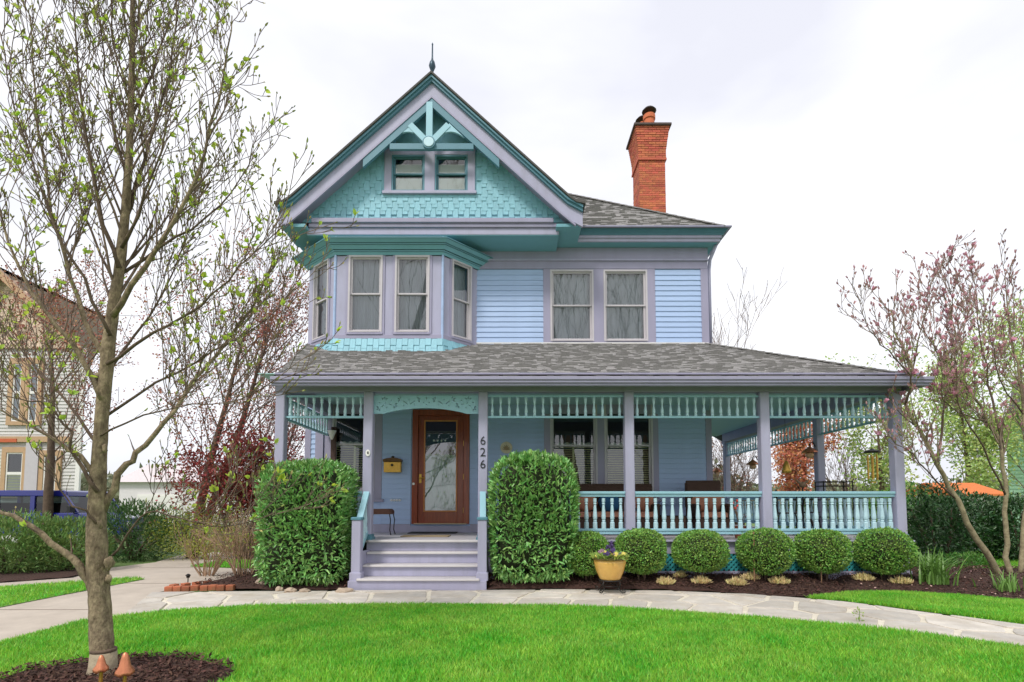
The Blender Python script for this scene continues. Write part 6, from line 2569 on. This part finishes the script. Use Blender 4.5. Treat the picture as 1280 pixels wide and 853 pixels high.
    V, F = leaf_arrays(pick + rng.normal(size=pick.shape) * .02, unit(rand_dirs(900) + np.array([0, 0, .4])), rand_dirs(900), rng.uniform(.04, .08, 900), rng.uniform(.018, .03, 900))
    np_mesh('leaves', V, F, SPRIG, t, kind='stuff')
pink_magnolia()

# -- generic trees of the background
def wild_tree(name, base, height, label, leaf=None, leafm=None, nleaf=0, lsize=.1, seed=1, bark=BARK_DARK, r0=.18, spread=.6, kids=5, maxl=3, stems=1, lean=.1, twigm=TWIG, first=.3, up=.12, ratio=.6, group=None, cat='tree', jitter=.25, rmin=.006):
    t = thing(name, base, label, cat, group)
    g = Grow(seed)
    tr = MB()
    for s_ in range(stems):
        d = Vector((g.r.uniform(-1, 1) * (lean + .25 * (stems > 1)), g.r.uniform(-1, 1) * lean, 1)).normalized()
        n = 7
        pts = [Vector(base) + Vector((g.r.uniform(-.12, .12), g.r.uniform(-.1, .1), -.05)) * (stems > 1)]
        H_ = height * g.r.uniform(.8, 1) if stems > 1 else height
        for i in range(n):
            d = (d + g.rv() * .05 + Vector((0, 0, .05))).normalized()
            pts.append(pts[-1] + d * H_ * .8 / n)
        rr_ = [max(rmin, r0 / stems ** .5 * (1 - .85 * i / n)) for i in range(n + 1)]
        tr.tube(smooth_poly(pts, 2), list(np.interp(np.linspace(0, n, 2 * n + 1), range(n + 1), rr_)), 8)
        g.along(pts, rr_, H_ * .8 * (1 - first) / (kids * 3), (height * .22, height * .4), 1, maxl, start=first, lift=.45, out=.9, kids=kids - 1, up=up, rk=.5, spread=spread, ratio=ratio, rmin=rmin)
    tr.build('trunk', bark, t, smooth=True)
    mb = MB()
    g.mesh(mb, sides=(5, 4, 3, 3))
    mb.build('branches', twigm, t, smooth=True, kind='stuff')
    if nleaf:
        nodes = np.array(g.nodes)
        nodes = nodes[nodes[:, 2] > base[2] + height * first * .7]
        P = nodes[rng.integers(0, len(nodes), nleaf)] + rng.normal(size=(nleaf, 3)) * jitter
        V, F = quad_arrays(P, rand_dirs(nleaf), rand_dirs(nleaf), rng.uniform(.6, 1.3, nleaf) * lsize, rng.uniform(.45, .8, nleaf) * lsize)
        np_mesh('crown', V, F, leafm, t, kind='stuff')
    return t
RUSSET = mat('russet_buds', lin(176, 118, 94), .7, island=.3, hue=.03, trans=.2)
MAPLE = mat('red_maple_leaves', lin(142, 62, 54), .55, island=.35, hue=.02, trans=.25)
ORANGE = mat('copper_leaves', lin(216, 146, 108), .6, island=.3, hue=.03, trans=.3)
FRESH = mat('fresh_green_leaves', lin(186, 206, 126), .55, island=.3, hue=.035, trans=.35)
MIDG = mat('mid_green_leaves', lin(92, 142, 58), .5, island=.35, hue=.03, trans=.25)
def bp(px, Y):
    return (ax(px, Y, 632), Y, 0.0)
wild_tree('budding_tree', bp(236, 13.5), 8.2, 'two-stemmed tree with russet buds beyond the driveway', leafm=RUSSET, nleaf=8000, lsize=.07, seed=5, r0=.20, stems=2, bark=BARK_DARK, first=.28, maxl=3, lean=.12, rmin=.007, jitter=.1)
wild_tree('budding_tree', bp(60, 14.2), 7.6, 'russet budding tree in front of the neighbouring house', leafm=RUSSET, nleaf=4200, lsize=.07, seed=9, r0=.14, first=.4, maxl=3, rmin=.007, jitter=.1)
wild_tree('budding_tree', bp(318, 16.5), 7.4, 'russet budding tree rising behind the red maple', leafm=RUSSET, nleaf=3200, lsize=.07, seed=15, r0=.10, stems=2, first=.25, maxl=3, rmin=.0055, jitter=.12)
wild_tree('japanese_maple', bp(306, 13.0), 3.2, 'small dark red Japanese maple left of the porch', leafm=MAPLE, nleaf=9000, lsize=.085, seed=4, r0=.12, stems=3, first=.42, maxl=3, spread=.9, up=.0, lean=.3, jitter=.14, rmin=.006)
wild_tree('copper_tree', bp(1000, 21), 5.6, 'copper leaved tree seen through the porch', leafm=ORANGE, nleaf=9000, lsize=.13, seed=6, r0=.16, first=.15, maxl=3, jitter=.2, rmin=.008)
wild_tree('bare_shrub', bp(925, 19), 4.2, 'bare tangled shrub seen through the side porch', seed=8, r0=.10, stems=5, first=.1, maxl=3, cat='shrub', rmin=.006, leafm=RUSSET, nleaf=900, lsize=.06)
wild_tree('bare_shrub', bp(1062, 24), 4.8, 'pale bare tree between copper tree and green tree', seed=18, r0=.12, stems=2, first=.2, maxl=3, rmin=.008)
wild_tree('green_tree', bp(1105, 19), 5.4, 'loose fresh green tree behind the corner post', leafm=FRESH, nleaf=5600, lsize=.13, seed=7, r0=.14, first=.18, maxl=3, jitter=.22, group=None)
wild_tree('green_tree', bp(1205, 21), 7.0, 'fresh green tree behind the pink magnolia', leafm=FRESH, nleaf=7500, lsize=.14, seed=10, r0=.16, first=.2, maxl=3, jitter=.25)
wild_tree('green_tree', bp(1300, 20), 8.6, 'tall fresh green tree at the right behind the pink magnolia', leafm=FRESH, nleaf=8000, lsize=.14, seed=11, r0=.18, first=.2, maxl=3, jitter=.25)
wild_tree('bare_tree', bp(905, 27), 12.2, 'bare tree rising behind the house beside the upper corner', seed=12, r0=.2, first=.35, maxl=3, rmin=.010)

# evergreen shrubs on the right
LEAF_RHODO = mat('dark_evergreen_leaves', lin(58, 92, 50), .35, island=.4, hue=.03, spec=.5)
def leafy_shrub(name, c, r, label, m, n=3500, ls=(.08, .14), seed=1, group=None, cat='shrub', upright=.5):
    t = thing(name, (c[0], c[1], 0), label, cat, group)
    g = Grow(seed)
    mb = MB()
    for k in range(7):
        a = g.r.uniform(0, 6.28)
        e = Vector((c[0] + r[0] * .6 * math.cos(a), c[1] + r[1] * .6 * math.sin(a), c[2] + r[2] * .5))
        b = Vector((c[0] + .1 * math.cos(a), c[1] + .1 * math.sin(a), 0))
        mb.tube([b, b.lerp(e, .5) + g.rv() * .06, e], [.03, .022, .01], 6)
    mb.build('stem', BARK_DARK, t, smooth=True)
    P, N = superellipsoid_points(n, *r, 2.2, (.3, 1.08))
    P = P * lump(P, .34, 3.2 / max(r), seed)[:, None]
    k = len(P)
    D = unit(N * .6 + np.array([0, 0, upright]) + rng.normal(size=(k, 3)) * .5)
    V, F = leaf_arrays(P + np.array(c), D, unit(rng.normal(size=(k, 3)) * .5 + np.array([0, -.2, 1])), rng.uniform(*ls, k), rng.uniform(ls[0] * .28, ls[1] * .34, k), rng.uniform(0, .3, k))
    np_mesh('foliage', V, F, m, t, kind='stuff')
    return t
q = bp(1170, 12.2); leafy_shrub('rhododendron', (q[0], q[1], .85), (.8, .8, .9), 'dark evergreen shrub touching the porch corner post', LEAF_RHODO, 4200, seed=2)
q = bp(1205, 13.4); leafy_shrub('rhododendron', (q[0], q[1], .72), (1.2, .9, .80), 'broad dark evergreen shrub behind the leaning magnolia stem', LEAF_RHODO, 5500, seed=3)
q = bp(1268, 13.0); leafy_shrub('rhododendron', (q[0], q[1], .8), (1.1, .9, .85), 'dark evergreen shrub at the right edge behind the magnolia stems', LEAF_RHODO, 5000, seed=4)
q = bp(1200, 11.0); leafy_shrub('ground_shrub', (q[0], q[1], .16), (.55, .4, .2), 'low grey green ground shrub beside the strap leaves', MIDG, 1500, (.04, .09), seed=5)
q = bp(1128, 16.5); leafy_shrub('garden_shrub', (q[0], q[1], .9), (1.3, 1, 1.0), 'mid green shrub seen between corner post and railing', MIDG, 4000, seed=6)
q = bp(1020, 17.5); leafy_shrub('garden_shrub', (q[0], q[1], .7), (2.2, 1, .9), 'low dark shrub behind the side porch railing', LEAF_RHODO, 4500, seed=7)

# junipers along the neighbour's drive
JUN = mat('juniper_sprays', lin(116, 146, 76), .6, island=.35, hue=.03, trans=.15)
JUND = mat('dark_juniper_sprays', lin(78, 112, 58), .6, island=.35, hue=.03, trans=.15)
def juniper(px, Y, r, label, m, n, seed):
    q = bp(px, Y)
    t = thing('juniper', q, label, 'shrub')
    c = np.array([q[0], q[1], r[2] * .95])
    mb = MB()
    g = Grow(seed)
    for k in range(9):
        a = g.r.uniform(0, 6.28)
        e = Vector((q[0] + r[0] * .7 * math.cos(a), q[1] + r[1] * .7 * math.sin(a), r[2] * g.r.uniform(.6, 1.3)))
        mb.tube([(q[0] + .08 * math.cos(a), q[1] + .08 * math.sin(a), 0), Vector((q[0], q[1], .1)).lerp(e, .5), e], [.035, .025, .008], 6)
    mb.build('stem', BARK_DARK, t, smooth=True)
    P, N = superellipsoid_points(n, *r, 2.6, (.45, 1.1))
    P = P * lump(P, .22, 3.0, seed)[:, None]
    k = len(P)
    D = unit(N * .7 + np.array([0, 0, .7]) + rng.normal(size=(k, 3)) * .4)
    V, F = leaf_arrays(P + c, D, rand_dirs(k), rng.uniform(.05, .13, k), rng.uniform(.015, .03, k), rng.uniform(-.1, .25, k))
    np_mesh('foliage', V, F, m, t, kind='stuff')
juniper(12, 10.4, (1.0, .8, .57), 'juniper bush at the far left below the blue car', JUN, 6500, 3)
juniper(84, 10.9, (.72, .7, .54), 'juniper bush just left of the tree trunk', JUN, 4500, 4)
juniper(170, 13.2, (.95, .7, .72), 'dark juniper bush right of the tree trunk beside the picket fence', JUND, 5500, 5)
# tan twiggy shrubs in the left bed
TANT = mat('tan_twigs', lin(172, 142, 116), .85, var=.15, island=.2)
YGL = mat('yellow_green_leaves', lin(162, 172, 66), .55, island=.25, hue=.03, trans=.3)
def twig_shrub(px, Y, hgt, wid, label, seed, nst, nleaf, lowleaf=0):
    q = bp(px, Y)
    t = thing('twiggy_shrub', q, label, 'shrub')
    g = Grow(seed)
    for k in range(nst):
        a = g.r.uniform(0, 6.28)
        o = g.r.uniform(.1, 1) * wid
        d = Vector((math.cos(a) * o, math.sin(a) * o * .6, hgt))
        g.branch(Vector(q) + Vector((math.cos(a) * .12, math.sin(a) * .1, 0)), d, hgt * g.r.uniform(.7, 1.15), .010, 1, 3, up=.05, kids=4, spread=.45, ratio=.45, rmin=.0035, kink=.08, t0=.3)
    mb = MB()
    g.mesh(mb, sides=(5, 5, 4, 3))
    mb.build('stems', TANT, t, smooth=True, kind='stuff')
    nodes = np.array(g.nodes)
    P = nodes[rng.integers(0, len(nodes), nleaf)] + rng.normal(size=(nleaf, 3)) * .03
    V, F = quad_arrays(P, unit(rand_dirs(nleaf) + np.array([0, 0, .4])), rand_dirs(nleaf), rng.uniform(.03, .06, nleaf), rng.uniform(.018, .032, nleaf))
    np_mesh('leaves', V, F, YGL, t, kind='stuff')
twig_shrub(308, 9.5, 1.05, .75, 'bare tan stemmed shrub beside the large rock', 5, 34, 350)
twig_shrub(262, 10.2, .85, .7, 'tan stemmed shrub with sparse yellow leaves behind the brick edging', 6, 26, 700)
q = bp(250, 13.4); leafy_shrub('spring_shrub', (q[0], q[1], .62), (1.15, .7, .66), 'yellow green spring shrub across the driveway beside the picket fence', YGL, 4200, (.04, .09), seed=12)
q = bp(320, 13.8); leafy_shrub('spring_shrub', (q[0], q[1], .72), (1.1, .7, .75), 'loose green shrub below the red maple', mat('olive_green_leaves', lin(124, 140, 66), .55, island=.3, hue=.03, trans=.25), 3800, (.04, .09), seed=13)

# picket fence
q0, q1 = bp(186, 14.6), bp(232, 14.6)
t = thing('picket_fence', ((q0[0] + q1[0]) / 2, 14.6, 0), 'weathered green grey picket fence at the end of the driveway', 'fence')
PF = mat('weathered_picket', lin(142, 150, 112), .85, var=.15, nscale=10, stretch=(6, 6, 1), bump=.3)
w_ = q1[0] - q0[0]
n = 9
mb = MB()
pk_ = .075
mb.prism([(-pk_ / 2, 0, .06), (pk_ / 2, 0, .06), (pk_ / 2, 0, 1.0), (0, 0, 1.08), (-pk_ / 2, 0, 1.0)], (0, -.01, 0), (0, .01, 0))
pme = mb.mesh('picket', PF)
for i in range(n):
    inst(pme, 'picket', t, (q0[0] + w_ * (i + .5) / n, 14.6, 0))
for z in (.28, .8):
    MB().box(q0[0], q1[0], 14.612, 14.65, z, z + .07).build('rail', PF, t)
for x in (q0[0] - .05, q1[0] + .05):
    MB().cbox(x - .05, x + .05, 14.56, 14.66, 0, 1.15, .01).build('fence_post', PF, t)

# ------------------------------------------------------------------ neighbouring buildings
SIDN = mat('grey_clapboard', lin(205, 202, 198), .7, var=.05, nscale=3)
TAN = mat('tan_trim', lin(190, 156, 120), .6, var=.06)
BROWNSH = mat('brown_gable_shingles', lin(216, 192, 170), .85, island=.2, var=.2, nscale=12, bump=.5)
RUST = mat('rust_trim', lin(196, 98, 58), .6, var=.1)
NY = 19.0
nx1 = at(101, 560, NY).x
nx0 = nx1 - 9.5
nz1 = at(50, 436, NY).z
t = thing('neighbour_house', ((nx0 + nx1) / 2, NY, 0), 'pale clapboard neighbouring house with tan window trim and brown gable', 'house')
cant = -.86 * 5
MB().prism([(nx0, NY + .06, 0), (nx1, NY + .06, 0), (nx1 + cant, NY + 5, 0), (nx0, NY + 5, 0)], (0, 0, 0), (0, 0, nz1)).build('wall', SIDN, t)
mb = MB()
z = .35
while z < nz1 - .1:
    mb.hexa([(nx0, NY + .02, z), (nx1, NY + .02, z), (nx1, NY + .06, z), (nx0, NY + .06, z), (nx0, NY + .05, z + .125), (nx1, NY + .05, z + .125), (nx1, NY + .06, z + .125), (nx0, NY + .06, z + .125)])
    z += .125
mb.build('clapboards', SIDN, t, kind='stuff')
def nwin(x0, y0, x1, y1, shut):
    a, b = at(x0, y1, NY), at(x1, y0, NY)
    mb = MB()
    for u0, u1, z0, z1 in ((a.x - .16, a.x, a.z - .14, b.z + .2), (b.x, b.x + .16, a.z - .14, b.z + .2), (a.x, b.x, b.z, b.z + .2), (a.x, b.x, a.z - .14, a.z)):
        mb.box(u0, u1, NY - .05, NY + .05, z0, z1)
    wn_ = mb.build('window', TAN, t)
    zm = (a.z + b.z) / 2
    mb = MB()
    for lo, hi in ((a.z, zm), (zm, b.z)):
        mb.box(a.x, a.x + .05, NY - .02, NY + .02, lo, hi)
        mb.box(b.x - .05, b.x, NY - .02, NY + .02, lo, hi)
        mb.box(a.x + .05, b.x - .05, NY - .02, NY + .02, hi - .05, hi)
        mb.box(a.x + .05, b.x - .05, NY - .02, NY + .02, lo, lo + .05)
    mb.build('sash', WHITE, wn_)
    mb = MB()
    mb.add([(a.x, NY + .005, a.z), (b.x, NY + .005, a.z), (b.x, NY + .005, b.z), (a.x, NY + .005, b.z)], [(0, 1, 2, 3)])
    mb.build('pane', PANE, wn_)
    mb = MB()
    mb.add([(a.x, NY + .018, zm if shut else a.z), (b.x, NY + .018, zm if shut else a.z), (b.x, NY + .018, b.z), (a.x, NY + .018, b.z)], [(0, 1, 2, 3)])
    mb.build('shade', DARK if shut else CURTAIN, wn_)
    if shut:
        mb = MB()
        z = a.z + .06
        while z < zm - .08:
            mb.box(a.x + .05, b.x - .05, NY + .006, NY + .016, z, z + .06)
            z += .1
        mb.build('blind', BLIND, wn_)
nwin(14, 455, 29, 527, False)
nwin(35, 455, 50, 527, False)
nwin(6, 566, 30, 618, True)
nwin(53, 570, 72, 622, True)
nwin(-45, 455, -20, 527, False)
a, b = at(-200, 557, NY), at(88, 548, NY)
MB().box(max(nx0, a.x), b.x, NY - .09, NY + .015, at(0, 553, NY).z, at(0, 546, NY).z).build('belt_course', TAN, t)
MB().box(max(nx0, a.x), at(24, 550, NY).x, NY - .11, NY - .092, at(0, 553.5, NY).z, at(0, 549, NY).z).build('rust_band', RUST, t)
MB().box(at(33, 590, NY).x, at(49, 590, NY).x, NY - .08, NY + .015, 0, at(0, 554, NY).z).build('pilaster', CREAM, t)
MB().box(nx1 - .14, nx1 + .02, NY - .03, NY + .055, 0, nz1).build('corner_board', WHITE, t)
gx_, gz_ = at(10, 345, NY).x, at(10, 345, NY).z
hw_ = nx1 + .1 - gx_
mb = MB()
mb.add([(gx_ - hw_, NY - .01, nz1), (gx_ + hw_ - .35, NY - .01, nz1), (gx_, NY - .01, gz_ - .1)], [(0, 1, 2)])
mb.build('gable', BROWNSH, t)
mb = MB()
r_ = 0
z = nz1
while z < gz_ - .25:
    hwz = (hw_ - .35) * (1 - (z - nz1) / (gz_ - nz1))
    x = gx_ - hwz + (.1 if r_ % 2 else 0)
    while x < gx_ + hwz - .18:
        mb.box(x, x + .19, NY - .035, NY - .012, z, z + .19)
        x += .2
    z += .2
    r_ += 1
mb.build('gable_shingles', BROWNSH, t, kind='stuff')
mb = MB()
for sg in (-1, 1):
    p0, p1 = Vector((gx_, 0, gz_ + .05)), Vector((gx_ + sg * hw_, 0, nz1 - .1))
    q = [(p0.x, NY - .4, p0.z), (p1.x, NY - .4, p1.z), (p1.x + (cant if sg > 0 else 0), NY + 5, p1.z), (p0.x, NY + 5, p0.z)]
    q2 = [(x, y, z + .14) for x, y, z in q]
    q_ = q + q2
    mb.hexa(q_ if sg > 0 else [q_[1], q_[0], q_[3], q_[2], q_[5], q_[4], q_[7], q_[6]])
mb.build('roof', mat('tan_roof', lin(170, 152, 140), .9, var=.15, nscale=14, bump=.4), t)
mb = MB()
for sg in (-1, 1):
    mb.bar((gx_, NY - .42, gz_ - .02), (gx_ + sg * hw_, NY - .42, nz1 - .16), .04, .22)
mb.build('rake_board', TAN, t)

# blue off-road car
def car():
    Y0, Y1 = 14.2, 15.9
    fx = at(96, 640, Y0).x                    # windscreen foot
    zr_ = at(40, 617.5, Y0).z
    t = thing('blue_car', (fx - 1.8, (Y0 + Y1) / 2, 0), 'boxy blue off-road car parked in front of the pale neighbouring house', 'car')
    BLUEP = mat('blue_car_paint', lin(26, 34, 124), .25, var=.04, coat=.8)
    BLK = mat('black_trim', lin(28, 28, 32), .5, var=.1)
    x0 = fx - 3.2
    xh = fx + 1.25
    zw = zr_ - .52                            # belt line
    mb = MB()
    mb.prism([(x0, 0, .55), (xh - .05, 0, .55), (xh, 0, .7), (xh - .02, 0, zw - .14), (fx + .1, 0, zw - .04), (fx, 0, zw), (x0 + .02, 0, zw)], (0, Y0, 0), (0, Y1, 0))
    mb.build('body', BLUEP, t, bevel=.03)
    fr_ = fx - .34
    mb = MB()
    mb.prism([(x0 + .04, 0, zr_ - .07), (fr_, 0, zr_ - .07), (fr_ - .02, 0, zr_ + .06), (fr_ - .1, 0, zr_ + .1), (x0 + .1, 0, zr_ + .1)], (0, Y0 + .06, 0), (0, Y1 - .06, 0))
    mb.build('roof', BLUEP, t, bevel=.025)
    # pillars
    for y in (Y0 + .05, Y1 - .05):
        for xa_, xb_ in ((x0 + .07, x0 + .07), (x0 + .95, x0 + .95), (x0 + 1.95, x0 + 1.95)):
            MB().bar((xa_, y, zw - .01), (xb_, y, zr_ - .06), .12, .06).build('pillar', BLUEP, t)
        MB().bar((fx - .02, y, zw - .01), (fr_ - .03, y, zr_ - .06), .06, .07).build('pillar', BLUEP, t)
    CG = glass_mat('car_glass', .07, (.16, .22, .22, 1))
    MB().box(x0 + .2, fr_ - .2, Y0 + .3, Y1 - .3, .7, zr_ - .25).build('interior', BLK, t)
    for a, b in ((x0 + .13, x0 + .89), (x0 + 1.01, x0 + 1.89), (x0 + 2.01, fr_ - .06)):
        for y in (Y0 + .055, Y1 - .055):
            mb = MB()
            e = .26 if b > fr_ - .1 else 0
            mb.add([(a, y, zw), (b + e, y, zw), (b, y, zr_ - .07), (a, y, zr_ - .07)], [(0, 1, 2, 3)])
            mb.build('side_window', CG, t)
    mb = MB()
    mb.add([(fx - .02, Y0 + .08, zw), (fx - .02, Y1 - .08, zw), (fr_ - .02, Y1 - .08, zr_ - .06), (fr_ - .02, Y0 + .08, zr_ - .06)], [(0, 1, 2, 3)])
    mb.build('windscreen', CG, t)
    for xw in (x0 + .6, xh - .62):
        for y, sg in ((Y0, -1), (Y1, 1)):
            n = 20
            mb = MB()
            prof = [(.24, -.1), (.37, -.1), (.4, -.06), (.4, .06), (.37, .1), (.24, .1)]
            vs = []
            for r_, d in prof:
                for k in range(n):
                    a = 2 * math.pi * k / n
                    vs.append((xw + r_ * math.cos(a), y + .08 * -sg + d, .40 + r_ * math.sin(a)))
            fs = []
            for i in range(6):
                for k in range(n):
                    j = (k + 1) % n
                    fs.append((i * n + k, i * n + j, ((i + 1) % 6) * n + j, ((i + 1) % 6) * n + k))
            mb.add(vs, fs)
            wh = mb.build('wheel', BLK, t)
            mb = MB()
            mb.tube([(xw, y + .06 * -sg, .4), (xw, y + .06 * -sg + sg * .1, .4)], .24, 14)
            mb.build('rim', mat('alloy', lin(150, 150, 155), .3, metal=.8), wh)
        for y in (Y0, Y1):
            mb = MB()
            mb.tube([(xw + .5 * math.cos(a), y, .42 + .5 * math.sin(a)) for a in [math.pi * k / 8 for k in range(9)]], .05, 6)
            mb.build('wheel_arch', BLK, t)
    for y in (Y0 - .1, Y1 + .1):
        MB().cbox(fx - .14, fx - .02, y - .08, y + .08, zw + .02, zw + .2, .02).build('mirror', BLK, t)
    for y in (Y0 + .25, Y1 - .25):
        MB().tube([(xh - .02, y, .82), (xh + .03, y, .82)], .1, 14).build('headlight', WHITE, t)
    MB().cbox(xh - .02, xh + .14, Y0 + .1, Y1 - .1, .52, .66, .02).build('bumper', BLK, t)
car()

# pale garage far behind the left shrubs
gy = 34
a, b = at(150, 600, gy), at(346, 600, gy)
zt_ = at(250, 603, gy).z
t = thing('garage', ((a.x + b.x) / 2, gy, 0), 'pale low garage far behind the shrubs left of the porch', 'garage')
PALE = mat('pale_garage_wall', lin(226, 220, 222), .8, var=.04)
MB().box(a.x, b.x, gy, gy + 6, 0, zt_).build('wall', PALE, t)
mb = MB()
mb.prism([(a.x - .3, gy - .3, zt_), (a.x - .3, gy + 6.3, zt_), (a.x - .3, gy + 3, zt_ + 1.4)], (0, 0, 0), (b.x - a.x + .6, 0, 0))
mb.build('roof', mat('pale_garage_roof', lin(206, 196, 196), .9, var=.08, nscale=10), t)
for k in range(2):
    x0 = a.x + 1.2 + k * 4.2
    d = MB().box(x0, x0 + 3, gy - .05, gy - .003, 0, 2.1).build('garage_door', WHITE, t)
    for j in range(4):
        MB().box(x0 + .1, x0 + 2.9, gy - .08, gy - .052, .08 + .5 * j, .5 + .5 * j).build('door_panel', WHITE, d)

# green house and orange shed roof at the right
gy = 22
a = at(1262, 600, gy)
t = thing('green_house', (a.x + 3, gy, 0), 'pale green clapboard house at the right edge behind the magnolia', 'house')
GRN = mat('pale_green_siding', lin(164, 206, 172), .7, var=.05, nscale=3)
mb = MB()
mb.prism([(a.x, gy + .05, 0), (a.x + 7, gy + .05, 0), (a.x + 8.2, gy + 8, 0), (a.x + 7.9, gy + 8, 0)], (0, 0, 0), (0, 0, 5.2))
mb.build('wall', GRN, t)
mb = MB()
for k in range(30):
    z = .3 + .16 * k
    mb.hexa([(a.x, gy, z), (a.x + 7, gy, z), (a.x + 7, gy + .05, z), (a.x, gy + .05, z), (a.x, gy + .035, z + .16), (a.x + 7, gy + .035, z + .16), (a.x + 7, gy + .05, z + .16), (a.x, gy + .05, z + .16)])
mb.build('clapboards', GRN, t, kind='stuff')
mb = MB()
mb.add([(a.x - .3, gy - .4, 5.2), (a.x + 7.5, gy - .4, 5.2), (a.x + 7.9, gy + 4, 7.6), (a.x + 4.3, gy + 4, 7.6), (a.x + 8.3, gy + 8.4, 5.2), (a.x + 8.0, gy + 8.4, 5.2)], [(0, 1, 2, 3), (0, 3, 5), (3, 2, 4, 5), (1, 4, 2)])
mb.build('roof', ROOFDECK, t)
gy = 16.5
a, b = at(1186, 622, gy), at(1254, 622, gy)
z0, z1 = at(1200, 620, gy).z, at(1200, 604, gy).z
t = thing('shed', ((a.x + b.x) / 2, gy, 0), 'low white shed with an orange roof behind the evergreen shrubs', 'shed')
MB().box(a.x + .15, b.x - .15, gy, gy + 2, 0, z0).build('wall', WHITE, t)
mb = MB()
mb.prism([(a.x, gy - .2, z0), (a.x, gy + 2.2, z0), (a.x, gy + 2.2, z0 + .06), (a.x, gy + 1, z1 + .05), (a.x, gy - .2, z0 + .06)], (0, 0, 0), (b.x - a.x, 0, 0))
mb.build('roof', mat('orange_roof', lin(214, 120, 66), .8, var=.12, nscale=8), t)
d = MB().box(a.x + .9, a.x + 1.6, gy - .03, gy - .003, 0, z0 - .15).build('door', WHITE, t)

# distant tree line that closes the horizon
n = 60000
X = rng.uniform(-260, 260, n)
Yd = rng.uniform(95, 120, n)
hgt = 5.5 + 2.2 * np.sin(X * .06) + 1.6 * np.sin(X * .19 + 1) + 1.0 * np.sin(X * .53)
Z = hgt * rng.uniform(0, 1, n) ** .7
V, F = quad_arrays(np.column_stack([X, Yd, Z]), rand_dirs(n), rand_dirs(n), rng.uniform(.8, 1.8, n), rng.uniform(.5, 1.2, n))
tag(np_mesh('distant_trees', V, F, mat('distant_foliage', lin(128, 132, 104), .8, island=.3, hue=.04, trans=.2)), 'hazy line of trees far behind the houses', 'trees', kind='stuff')
# street trees across the road: they show as reflections in the window glass
for i, (x, y) in enumerate(((-8.2, -12), (4.6, -13), (10.0, -14))):
    wild_tree('street_tree', (x, y, 0), 25, ['bare street tree across the road mirrored in the bay window', 'bare street tree across the road mirrored in the upstairs window pair', 'bare street tree across the road mirrored at the right'][i], seed=40 + i, r0=.5, first=.22, maxl=3, kids=5, rmin=.016, spread=.7, ratio=.62)

# fallen petals and leaf scraps on the mulch under the magnolia
n = 260
P = np.column_stack([rng.uniform(5.6, 10.2, n), rng.uniform(7.6, 10.2, n)])
P = P[in_poly(P, bed_c)]
z = np.array([bedz(a, b) for a, b in P]) + .022
V, F = quad_arrays(np.column_stack([P, z]), rand_dirs(len(P)) * np.array([1, 1, .25]), np.tile([0, 0, 1.0], (len(P), 1)) + rng.normal(size=(len(P), 3)) * .3, rng.uniform(.03, .06, len(P)), rng.uniform(.02, .035, len(P)))
tag(np_mesh('fallen_petals', V, F, mat('faded_petals', lin(196, 160, 150), .8, island=.25, hue=.03)), 'faded magnolia petals scattered on the mulch', 'petals', kind='stuff')
